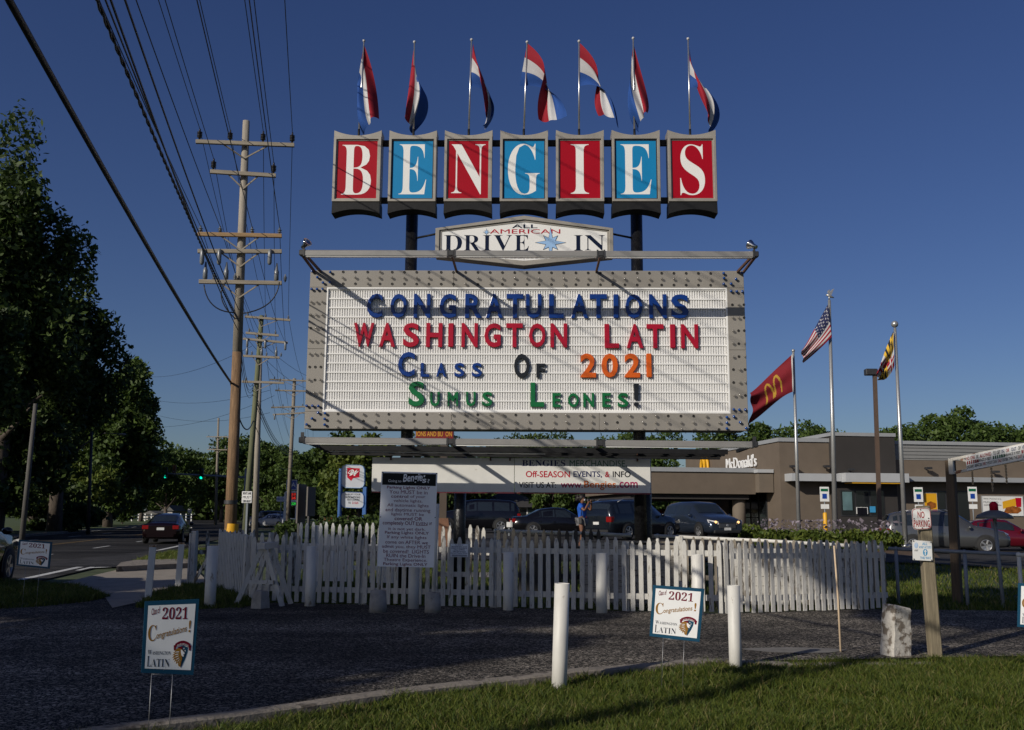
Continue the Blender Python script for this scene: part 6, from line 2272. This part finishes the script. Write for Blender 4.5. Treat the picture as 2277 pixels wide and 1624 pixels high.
for s, m, xa, xb in (('NO ONE', SIGNR, 736, 818), ('IS', BBLK, 834, 850), ('ALLOWED', SIGNR, 864, 970), ('TO GET', BBLK, 988, 1058), ('IN', SBL, 1068, 1092), ('OR', SIGNR, 1108, 1140), ('OUT', SBL, 1158, 1206), ('OF', BBLK, 1222, 1246), ('VEHICLES', SBL, 1258, 1360)):
    ct(s, m, xa, xb, .68, .94)
for s, m, xa, xb in (('CLEARANCE 9 FEET', BBLK, 798, 966), ('CLEARANCE 9 FEET', BBLK, 1058, 1240)):
    ct(s, m, xa, xb, .40, .60)
for s, m, xa, xb in (('DELIVERY VEHICLES', BBLK, 740, 878), ('OVER', SIGNR, 884, 916), ('9 FOOT CAN', BBLK, 922, 1016), ('ONLY', SIGNR, 1026, 1066), ('ENTER THRU THE', BBLK, 1072, 1210), ('EXIT', SIGNR, 1216, 1254), ('LANE', BBLK, 1262, 1310)):
    ct(s, m, xa, xb, .08, .30)
for k, xa in enumerate((742, 984, 1252)):
    A_ = cq(xa, 0).x
    for j in range(6):
        x_ = A_ + j * .035
        flat('stripe', [(x_, bot(x_) + HH * .38), (x_ + .02, bot(x_ + .02) + HH * .38), (x_ + .02, bot(x_ + .02) + HH * .62), (x_, bot(x_) + HH * .62)], -.114, SIGNR if k != 1 else BGRN, t)
CHN = mat('tan_chain', (.30, .22, .13), .6, .2, 20)
for xa, ya, yb in ((797, 330, 455), (974, 305, 525), (1108, 290, 465)):
    A_ = cq(xa, ya); L_ = A_.z - cq(xa, yb).z
    b = MB()
    n = 12
    for k in range(n):
        z_ = bot(A_.x) - .04 - L_ * (k + .5) / n
        b.beam((A_.x, -.06, z_ - L_ * .6 / n), (A_.x, -.06, z_ + L_ * .6 / n), .034 if k % 2 else .012, .012 if k % 2 else .034)
    b.build('hanging_chain', CHN, t)
# path lamp behind the railing
b0 = gp(2238, 1310, 0)
c_ = at(2229, 1310, 16.6)
t = thing('path_lamp', 'small mushroom-capped path lamp behind the right railing', 'lamp', (c_.x, 16.6, 0))
h = at(2220, 1150, 16.6).z
MB().tube((0, 0, -.1), (-.05, 0, h), .03, None, 10).build('post', RAILG, t)
MB().lathe([(.30, -.03), (.27, .03), (.15, .09), (.05, .12), (.01, .125)], 18, (-.05, 0, h)).build('cap', mat('dull_cap', (.12, .13, .14), .5, .2, 5), t)
MB().lathe([(.07, .11), (.07, .22), (.03, .26)], 10, (-.05, 0, h)).build('top_knob', REDP, t)

# ================================================================== FLOWER BED
bed0, bed1 = at(1690, 1210, 36.5), at(1990, 1215, 36.5)
b = MB()
n = 16
for i in range(n + 1):
    x = bed0.x - 1 + (bed1.x - bed0.x + 2) * i / n
    b.v += [(x, 34.8, .02), (x, 35.6, .3), (x, 38.4, .36), (x, 39.6, .05)]
for i in range(n):
    for k in range(3): b.face((4 * i + k, 4 * i + 4 + k, 4 * i + 5 + k, 4 * i + 1 + k), True)
props(b.build('flower_bed', mat('mulch', (.07, .045, .03), .95, .3, 8, bump=.5)), kind='structure')
FLW = leaf_mat('pale_lilac_petals', (.12, .10, .12), (.28, .24, .28), .1)


def shrub(label, x, y, z, rx_, h, n, seed, flowers, lm=None):
    r = np.random.default_rng(seed)
    t = thing('flowering_shrub', label, 'shrub', (x, y, z), 0, 'low shrubs in the flower bed')
    d = r.normal(size=(n, 3)); d /= np.linalg.norm(d, axis=1)[:, None]
    C = d * (r.uniform(.3, 1.05, n)[:, None]) * np.array([rx_, rx_ * .8, h * .5]) + np.array([0, 0, h * .45])
    C = C[C[:, 2] > 0]
    k = len(C)
    a = r.normal(size=(k, 3)); a[:, 2] += .6; a /= np.linalg.norm(a, axis=1)[:, None]
    c_ = np.cross(a, r.normal(size=(k, 3))); c_ /= np.linalg.norm(c_, axis=1)[:, None]
    sz = .10 * r.uniform(.6, 1.3, k)[:, None]
    V = np.stack([C - a * sz, C + c_ * sz * .5, C + a * sz, C - c_ * sz * .5], 1).reshape(-1, 3)
    me = bpy.data.meshes.new('foliage')
    me.from_pydata(V.tolist(), [], (np.arange(k)[:, None] * 4 + np.arange(4)[None]).tolist())
    link('foliage', me, lm or LEAFL, t)
    if flowers:
        m_ = 55
        C = np.stack([r.normal(0, rx_ * .5, m_), r.normal(0, rx_ * .4, m_), h * r.uniform(.85, 1.45, m_)], 1)
        a = r.normal(size=(m_, 3)) * .035; c_ = r.normal(size=(m_, 3)) * .035
        V = np.stack([C - a, C + c_, C + a, C - c_], 1).reshape(-1, 3)
        me = bpy.data.meshes.new('blossom')
        me.from_pydata(V.tolist(), [], (np.arange(m_)[:, None] * 4 + np.arange(4)[None]).tolist())
        o = link('blossom', me, FLW, t)
        o['kind'] = 'stuff'


for i in range(8):
    x = bed0.x + .3 + (bed1.x - bed0.x - .6) * i / 7
    shrub(f'low green flowering shrub, {ORD[i]} from the left in the bed under the flagpoles', x, 36 + .5 * (i % 2), .3, .62, .75, 2200, 100 + i, True)
for i, (u, v, Y, lb) in enumerate(((1672, 1190, 50, 'small yellowish shrub left of the flower bed'), (1655, 1192, 52, 'small dark shrub behind the grey SUV hood'))):
    q = at(u, v, Y)
    shrub(lb, q.x, Y, G(q.x, Y), .6, .8, 1200, 130 + i, False)
for i, (x, y, s, h) in enumerate(((-8.4, 38, .9, 1.3), (-7.2, 40, 1.1, 1.4), (-6.2, 42, 1.0, 1.3), (-5.0, 40, .9, 1.1))):
    shrub(f'dark clipped hedge bush behind the bright pickets, {ORD[i]} from the left', x, y, G(x, y), s, h, 2600, 140 + i, False, LEAFD)


# ================================================================== VEHICLES
TYRE = mat('tyre_rubber', (.012, .012, .012), .8, .2, 10)
RIM = mat('alloy_rim', (.45, .45, .46), .3, .05, 5, metal=.8)
CGLASS = mat('car_glass', (.015, .02, .024), .05, 0, spec=.9)
HEADL = mat('headlamp_glass', (.55, .55, .55), .1, .1, 20, spec=.8)
TAILR = mat('tail_lamp_red', (.20, .004, .004), .2, 0)
PLATE = mat('number_plate', (.6, .6, .58), .5, .1, 30)
TRIM = mat('black_plastic_trim', (.015, .015, .016), .6, .1, 8)


def paint(name, col, rough=.22, metal=.4):
    return mat(name, col, rough, .03, 1, metal=metal, coat=.6)


SEDAN = dict(L=4.8, W=.90, H=1.45, wb=(-.285, .30), st=[  # x/L, z bottom, z belt, z top, half width factor, roof half width factor
    (-.500, .42, .78, .86, .80, .66), (-.485, .30, .86, .98, .92, .70), (-.40, .24, .90, 1.00, .97, .72), (-.345, .22, .91, 1.02, .985, .70),
    (-.20, .20, .92, 1.36, 1.0, .66), (-.05, .20, .91, 1.45, 1.0, .68), (.06, .20, .90, 1.41, 1.0, .66), (.20, .20, .88, 1.00, 1.0, .74),
    (.33, .22, .80, .90, .985, .74), (.455, .25, .70, .76, .93, .68), (.495, .32, .60, .66, .82, .58)])
SUV = dict(L=4.85, W=.96, H=1.75, wb=(-.285, .295), st=[
    (-.500, .50, .95, 1.02, .82, .72), (-.490, .38, 1.05, 1.28, .93, .74), (-.455, .28, 1.08, 1.60, .97, .74), (-.40, .26, 1.09, 1.70, .985, .74),
    (-.20, .24, 1.09, 1.75, 1.0, .76), (-.03, .24, 1.08, 1.75, 1.0, .76), (.08, .24, 1.06, 1.68, 1.0, .74), (.225, .24, 1.04, 1.17, 1.0, .76),
    (.34, .26, .98, 1.08, .985, .74), (.455, .28, .86, .94, .93, .68), (.495, .36, .70, .78, .82, .58)])


def car(name, label, spec, col, loc, heading, lamp_on=False, cat='car', plate=True, scale=1.0, roofbars=False, front='sedan'):
    L, W = spec['L'] * scale, spec['W'] * scale
    st = spec['st']
    t = thing(name, label, cat, loc, heading)
    S = []
    for fx, zb, zl, ztp, wf, rf in st:
        x = fx * L
        w_ = W * wf
        zb, zl, ztp = zb * scale, zl * scale, ztp * scale
        S.append([(x, 0, zb), (x, w_ * .82, zb), (x, w_ * .98, zb + .10), (x, w_, zb + (zl - zb) * .55), (x, w_ * .97, zl),
                  (x, W * rf, zl + (ztp - zl) * .86), (x, W * rf * .82, ztp - .006), (x, 0, ztp + .012)])
    b = MB()
    k = len(S[0])
    rowpts = []
    for sec in S:
        full = sec + [(x, -y, z) for x, y, z in sec[-2:0:-1]]
        rowpts.append(full)
        b.v += full
    n = len(rowpts[0])
    for i in range(len(S) - 1):
        for j in range(n):
            a, c_ = i * n + j, i * n + (j + 1) % n
            b.face((a, c_, c_ + n, a + n)[::-1], True)
    b.face(range(n)); b.face(range((len(S) - 1) * n, len(S) * n)[::-1])
    body = b.build('body', col, t)

    def patch(nm, i0, i1, j, s0, s1, r0, r1, side, mt, par=body, off=.008):
        """piece of skin between stations i0 and i1 on strip j..j+1"""
        out = []
        for s, r in ((s0, r0), (s1, r0), (s1, r1), (s0, r1)):
            A = Vector(S[i0][j]).lerp(Vector(S[i1][j]), s)
            B_ = Vector(S[i0][j + 1]).lerp(Vector(S[i1][j + 1]), s)
            p = A.lerp(B_, r)
            p.y *= side
            out.append(p)
        nn = (out[1] - out[0]).cross(out[3] - out[0]).normalized()
        cen = sum(out, Vector()) / 4
        if nn.dot(cen - Vector((cen.x * .9, 0, .7))) < 0: nn = -nn
        o = MB()
        o.poly([p + nn * off for p in out] if side > 0 else [p + nn * off for p in out][::-1])
        return o.build(nm, mt, par)
    # side windows
    suv = spec is SUV
    segs = ((2, 3, .35, 1.0), (3, 4, .1, .92), (4, 5, .04, .96), (5, 6, .04, 1.0)) if suv else ((3, 4, .45, .95), (4, 5, .04, .96), (5, 6, .04, 1.0), (6, 7, 0, .42))
    for s in (1, -1):
        for i0, i1, a, c_ in segs:
            patch('side_window', i0, i1, 4, a, c_, .10, .90, s, CGLASS)
    fi = 6
    # windscreen and rear window: strips 5..7 of the sloping segments
    for i0, i1, nm in ((fi, fi + 1, 'windscreen'), ((1, 2, 'rear_window') if suv else (3, 4, 'rear_window'))):
        o = MB()
        g0, g1 = (.12, .88)
        pts = []
        for s in (g0, g1):
            sec = [Vector(S[i0][j]).lerp(Vector(S[i1][j]), s) for j in range(8)]
            lw = sec[5].lerp(sec[4], .0 if nm == 'windscreen' else .0)
            row = [Vector((lw.x, lw.y * .98, lw.z)), sec[6], sec[7], Vector((sec[6].x, -sec[6].y, sec[6].z)), Vector((lw.x, -lw.y * .98, lw.z))]
            pts.append([p + Vector((.012 if nm == 'windscreen' else -.012, 0, .012)) for p in row])
        for q in range(4):
            o.poly([pts[0][q], pts[0][q + 1], pts[1][q + 1], pts[1][q]], 0, True)
        o.build(nm, CGLASS, body)
    # wheels
    R = (.335 if not suv else .37) * scale
    tyre = MB().lathe([(R * .62, -.11), (R * .93, -.11), (R, -.07), (R, .07), (R * .93, .11), (R * .62, .11)], 22, M=Matrix.Rotation(pi / 2, 3, 'X'), caps=False).mesh('tyre')
    tyre.materials.append(TYRE)
    rm = MB().lathe([(R * .66, -.06), (R * .66, .105), (R * .58, .11), (R * .55, .07), (R * .15, .06)], 22, M=Matrix.Rotation(pi / 2, 3, 'X'), smooth=False)
    for q in range(5):
        a = q * 2 * pi / 5
        rm.beam((R * .1 * cos(a), -.085, R * .1 * sin(a)), (R * .6 * cos(a), -.095, R * .6 * sin(a)), .03, R * .17)
    rim = rm.mesh('rim'); rim.materials.append(RIM)
    arch = MB()
    na = 16
    for q in range(na):
        a0, a1 = pi * q / na - .15, pi * (q + 1) / na - .15
        a0, a1 = -.25 + (pi + .5) * q / na, -.25 + (pi + .5) * (q + 1) / na
        arch.poly([(0, 0, 0), (R * 1.17 * cos(a0), 0, R * 1.17 * sin(a0)), (R * 1.17 * cos(a1), 0, R * 1.17 * sin(a1))])
    am = arch.mesh('wheel_arch'); am.materials.append(TRIM)
    for fx in spec['wb']:
        for s in (1, -1):
            x = fx * L
            yw = W * 1.0
            wh = again('wheel_arch', am, body, (x, s * (yw + .004), R))
            ty = again('wheel', tyre, t, (x, s * (yw - .085), R), (0, 0, 0 if s < 0 else pi))
            again('rim', rim, ty, (0, 0, 0))
    # lamps, plates, trim
    xf, xr = L * .5, -L * .5
    zf = st[-2][2] * scale
    for s in (1, -1):
        hl = MB()
        hl.v = [(xf - .02, s * W * .46, zf - .20), (xf - .22, s * W * .93, zf - .12), (xf - .30, s * W * .95, zf + .03), (xf - .03, s * W * .50, zf - .06)]
        hl.face((0, 1, 2, 3) if s > 0 else (3, 2, 1, 0))
        hl.v = [(a + .03, b2 + s * .01, c_ + .02) for a, b2, c_ in hl.v]
        hl.build('headlight', HEADL, t)
        zr = st[1][2] * scale
        tl = MB()
        tl.bx(xr - .012, xr + .16, s * W * .60, s * W * .935, zr - .17, zr + .02) if not suv else tl.bx(xr - .02, xr + .2, s * W * .62, s * W * .945, zr - .28, zr - .04)
        tl.build('tail_light', TAILR, t, bevel=.02)
        MB().ball((L * .17, s * (W + .10), st[7][2] * scale + .06), .11, 8, 6, (.6, 1, .7)).build('mirror', col, t)
        if lamp_on:
            MB().ball((xf - .02, s * W * .62, zf - .07), .06, 8, 6).build('lit_bulb', mat('lit_headlamp', (.9, .5, .2), .4, 0, emit=(1, .55, .2), es=1.5), t)
    zg = zf - .14
    MB().bx(xf - .06, xf + .006, -W * .46, W * .46, zg - .22, zg + .02).build('grille', TRIM, t, bevel=.015)
    for q in range(4):
        MB().bx(xf + .004, xf + .016, -W * .44, W * .44, zg - .20 + q * .055, zg - .185 + q * .055).build('grille_bar', RIM, t)
    MB().lathe([(.075, 0), (.06, .02)], 12, (xf + .012, 0, zg - .08), Matrix.Rotation(pi / 2, 3, 'Y')).build('badge', RIM, t)
    MB().bx(xf - .12, xf - .004, -W * .72, W * .72, .28, .44).build('lower_bumper', TRIM, t, bevel=.03)
    MB().bx(xr + .004, xr + .15, -W * .7, W * .7, .30, .46).build('rear_bumper', TRIM if suv else col, t, bevel=.03)
    if plate:
        MB().bx(xf + .0, xf + .022, -.17, .17, .42, .54).build('front_plate', PLATE, t)
        MB().bx(xr - .022, xr - .002, -.17, .17, .66, .78).build('rear_plate', PLATE, t)
    if roofbars:
        for s in (1, -1):
            MB().path([(-.36 * L, s * W * .70, 1.66), (-.30 * L, s * W * .72, 1.78), (.0, s * W * .72, 1.80), (.06 * L, s * W * .70, 1.70)], .022, 6).build('roof_bar', RIM, t)
    for s in (1, -1):
        for i in (4, 5):
            p = S[i][3]
            MB().bx(p[0] - .12, p[0] + .02, s * (p[1] + .0), s * (p[1] + .02), p[2] + .12, p[2] + .15).build('door_handle', col, t)
    return t


def put(u, v, Y): q = at(u, v, Y); return (q.x, Y, G(q.x, Y) + .015)


c_red = paint('dark_red_paint', (.009, .002, .003))
car('sedan', 'dark red sedan driving away in the right lane of the road', SEDAN, c_red, (*at(374, 1180, 49).xy, .01), pi / 2 + .19, plate=True)
car('sport_utility_car', 'grey-blue SUV facing the camera before the restaurant canopy', SUV, paint('slate_blue_paint', (.04, .055, .085), .2, .6), put(1560, 1180, 47.5), -pi / 2 + .32, True, roofbars=False)
car('sport_utility_car', 'dark navy SUV with red tail lights seen behind the right black post', SUV, paint('dark_navy_paint', (.010, .014, .022)), put(1408, 1180, 44.5), .72, roofbars=True)
car('sport_utility_car', 'silver grey SUV parked sideways behind the no parking sign', SUV, paint('silver_grey_paint', (.115, .118, .122), .25, .6), put(2098, 1190, 41.5), -.22, roofbars=True)
car('sedan', 'dark red car beyond the silver SUV at the right edge', SEDAN, paint('crimson_paint', (.13, .006, .016)), put(2215, 1180, 45.0), -.25)
car('sport_utility_car', 'black car nose entering at the left edge beside the small yard sign', SUV, paint('black_car_paint', (.012, .013, .013)), (-11.15, 18.9, .01), pi / 2 + .19)
car('sedan', 'small white car waiting beyond the utility poles', SEDAN, paint('white_car_paint', (.45, .46, .48), .3, .0), (*at(608, 1165, 100).xy, .01), 2.75)
car('sport_utility_car', 'dark SUV with shining lamp behind the small white car', SUV, paint('dark_suv_paint', (.012, .012, .015)), (*at(592, 1160, 108).xy, .01), 2.75, True)
car('sport_utility_car', 'big black SUV parked behind the left black post', SUV, paint('glossy_black_paint', (.008, .008, .012)), put(1052, 1170, 58), .1 + pi, scale=1.12)
car('sedan', 'small pale car parked before the green house', SEDAN, paint('pale_blue_paint', (.10, .13, .17)), put(1098, 1165, 78), .15)
car('sedan', 'black sedan half hidden behind the photographer and white railing', SEDAN, paint('black_sedan_paint', (.008, .008, .010)), put(1240, 1180, 50), .1)
car('sedan', 'bright red car under the restaurant canopy behind the SUVs', SEDAN, paint('bright_red_paint', (.30, .008, .008)), put(1485, 1170, 60), .5)

# ================================================================== PHOTOGRAPHER
q = at(1294, 1170, 31.5)
gz = G(q.x, 31.5)
per = thing('person', 'person in blue T-shirt and grey shorts aiming a camera beyond the railing', 'person', (q.x, 31.5, gz + .02), -.5)
# local frame: facing +x (to the right), z up, 1.68 m tall
J = {'pelvis': (0, 0, .92), 'spine': (.01, 0, 1.10), 'chest': (.0, 0, 1.30), 'neck': (.01, 0, 1.44), 'head0': (.03, 0, 1.50), 'head1': (.04, 0, 1.60), 'head2': (.03, 0, 1.67),
     'rsh': (.0, -.17, 1.38), 'rel': (.20, -.24, 1.20), 'rwr': (.27, -.10, 1.44), 'rha': (.27, -.05, 1.50),
     'lsh': (.0, .17, 1.38), 'lel': (.22, .22, 1.22), 'lwr': (.30, .09, 1.44), 'lha': (.30, .04, 1.49),
     'rhp': (0, -.09, .88), 'rkn': (.05, -.11, .48), 'ran': (-.01, -.12, .09), 'rto': (.14, -.13, .03),
     'lhp': (0, .09, .88), 'lkn': (-.02, .12, .48), 'lan': (-.16, .13, .10), 'lto': (-.01, .14, .03)}
RAD = {'pelvis': (.15, .12), 'spine': (.135, .10), 'chest': (.16, .115), 'neck': (.055, .055), 'head0': (.07, .075), 'head1': (.092, .08), 'head2': (.06, .06),
       'rsh': (.062, .062), 'rel': (.042, .042), 'rwr': (.030, .030), 'rha': (.036, .030), 'rhp': (.095, .095), 'rkn': (.056, .056), 'ran': (.036, .036), 'rto': (.034, .026)}
ED = [('pelvis', 'spine'), ('spine', 'chest'), ('chest', 'neck'), ('neck', 'head0'), ('head0', 'head1'), ('head1', 'head2'),
      ('chest', 'rsh'), ('rsh', 'rel'), ('rel', 'rwr'), ('rwr', 'rha'), ('chest', 'lsh'), ('lsh', 'lel'), ('lel', 'lwr'), ('lwr', 'lha'),
      ('pelvis', 'rhp'), ('rhp', 'rkn'), ('rkn', 'ran'), ('ran', 'rto'), ('pelvis', 'lhp'), ('lhp', 'lkn'), ('lkn', 'lan'), ('lan', 'lto')]


def skinned(name, names, edges, J, RAD, m, parent, grow=1.0, root='pelvis', sub=2):
    idx = {n: i for i, n in enumerate(names)}
    me = bpy.data.meshes.new(name)
    me.from_pydata([J[n] for n in names], [(idx[a], idx[b]) for a, b in edges], [])
    o = link(name, me, m, parent)
    o.modifiers.new('skin', 'SKIN')
    sv = me.skin_vertices[0].data
    for n, i in idx.items():
        rr = RAD.get(n) or RAD.get('r' + n[1:])
        sv[i].radius = (rr[0] * grow, rr[1] * grow)
        sv[i].use_root = n == root
    s = o.modifiers.new('sub', 'SUBSURF'); s.levels = s.render_levels = sub
    return o


skinned('body', list(J), ED, J, RAD, SKIN, per)
J['rsl'] = tuple(Vector(J['rsh']).lerp(Vector(J['rel']), .62)); J['lsl'] = tuple(Vector(J['lsh']).lerp(Vector(J['lel']), .62))
J['hem'] = (0, 0, .86)
RS = dict(RAD); RS.update({'pelvis': (.175, .14), 'spine': (.165, .13), 'chest': (.185, .14), 'neck': (.075, .07), 'rsh': (.088, .085), 'rsl': (.082, .08), 'hem': (.185, .15)})
J2_ = dict(J); J2_['neck'] = (.005, 0, 1.41)
skinned('t_shirt', ['pelvis', 'spine', 'chest', 'neck', 'rsh', 'rsl', 'lsh', 'lsl'], [('pelvis', 'spine'), ('spine', 'chest'), ('chest', 'neck'), ('chest', 'rsh'), ('rsh', 'rsl'), ('chest', 'lsh'), ('lsh', 'lsl')],
        J2_, RS, mat('blue_cotton', (.008, .085, .42), .85, .1, 12), per)
J['rsk'] = tuple(Vector(J['rhp']).lerp(Vector(J['rkn']), .42)); J['lsk'] = tuple(Vector(J['lhp']).lerp(Vector(J['lkn']), .42))
RS.update({'pelvis': (.165, .135), 'rhp': (.115, .115), 'rsk': (.108, .108)})
skinned('shorts', ['pelvis', 'rhp', 'rsk', 'lhp', 'lsk'], [('pelvis', 'rhp'), ('rhp', 'rsk'), ('pelvis', 'lhp'), ('lhp', 'lsk')], J, RS, mat('grey_cotton', (.16, .16, .17), .85, .1, 12), per)
b = MB()
b.ball((-.005, 0, 1.62), .105, 14, 10, (1.0, .95, 1.05))
b.ball((-.12, .0, 1.60), .085, 12, 8, (1.1, 1.0, 1.2))
for k in range(26):
    a = random.uniform(0, 6.28); zz = random.uniform(-.06, .09)
    b.ball((-.12 + .07 * cos(a), .07 * sin(a), 1.60 + zz), random.uniform(.03, .05), 6, 5)
b.build('hair', HAIRM, per)
MB().bx(.085, .135, -.055, .055, 1.52, 1.58).build('face_mask', FWc, per, bevel=.015)
b = MB()
for s in (1, -1):
    for k in range(4):                         # fingers round the camera
        p0 = Vector((.29 + .012 * k, s * .05, 1.50 + .018 * k - .02))
        b.path([p0, p0 + Vector((.03, s * .012, .012)), p0 + Vector((.05, -s * .012, .016))], [.010, .009, .007], 6)
    p0 = Vector((.26, s * .05, 1.53))
    b.path([p0, p0 + Vector((.01, -s * .02, .02)), p0 + Vector((.03, -s * .035, .02))], [.011, .010, .008], 6)
b.build('fingers', SKIN, per)
for s in (1, -1):
    a_ = J['ran'] if s < 0 else J['lan']
    t_ = J['rto'] if s < 0 else J['lto']
    MB().path([(a_[0] - .05, a_[1], .045), (a_[0] + .05, a_[1], .05), (t_[0] + .02, t_[1], .035)], [.045, .05, .035], 8).build('shoe', mat('dark_shoe', (.03, .03, .03), .7, .1, 10), per)
cm = thing('camera', 'black camera with long lens held up by the person in blue', 'camera', (q.x, 31.5, gz + .02), -.5)
MB().bx(.20, .27, -.07, .07, 1.49, 1.59).build('camera_body', TRIM, cm, bevel=.012)
MB().tube((.27, 0, 1.54), (.44, 0, 1.53), .036, .042, 14).build('lens', TRIM, cm)
bag = thing('shoulder_bag', 'small black pouch hanging at the hip of the person in blue', 'bag', (q.x, 31.5, gz + .02), -.5)
MB().bx(-.02, .10, -.225, -.175, .78, .98).build('pouch', TRIM, bag, bevel=.015)
MB().path([(.04, -.2, .98), (.06, -.17, 1.2), (.02, .02, 1.45)], .008, 5).build('strap', TRIM, bag)
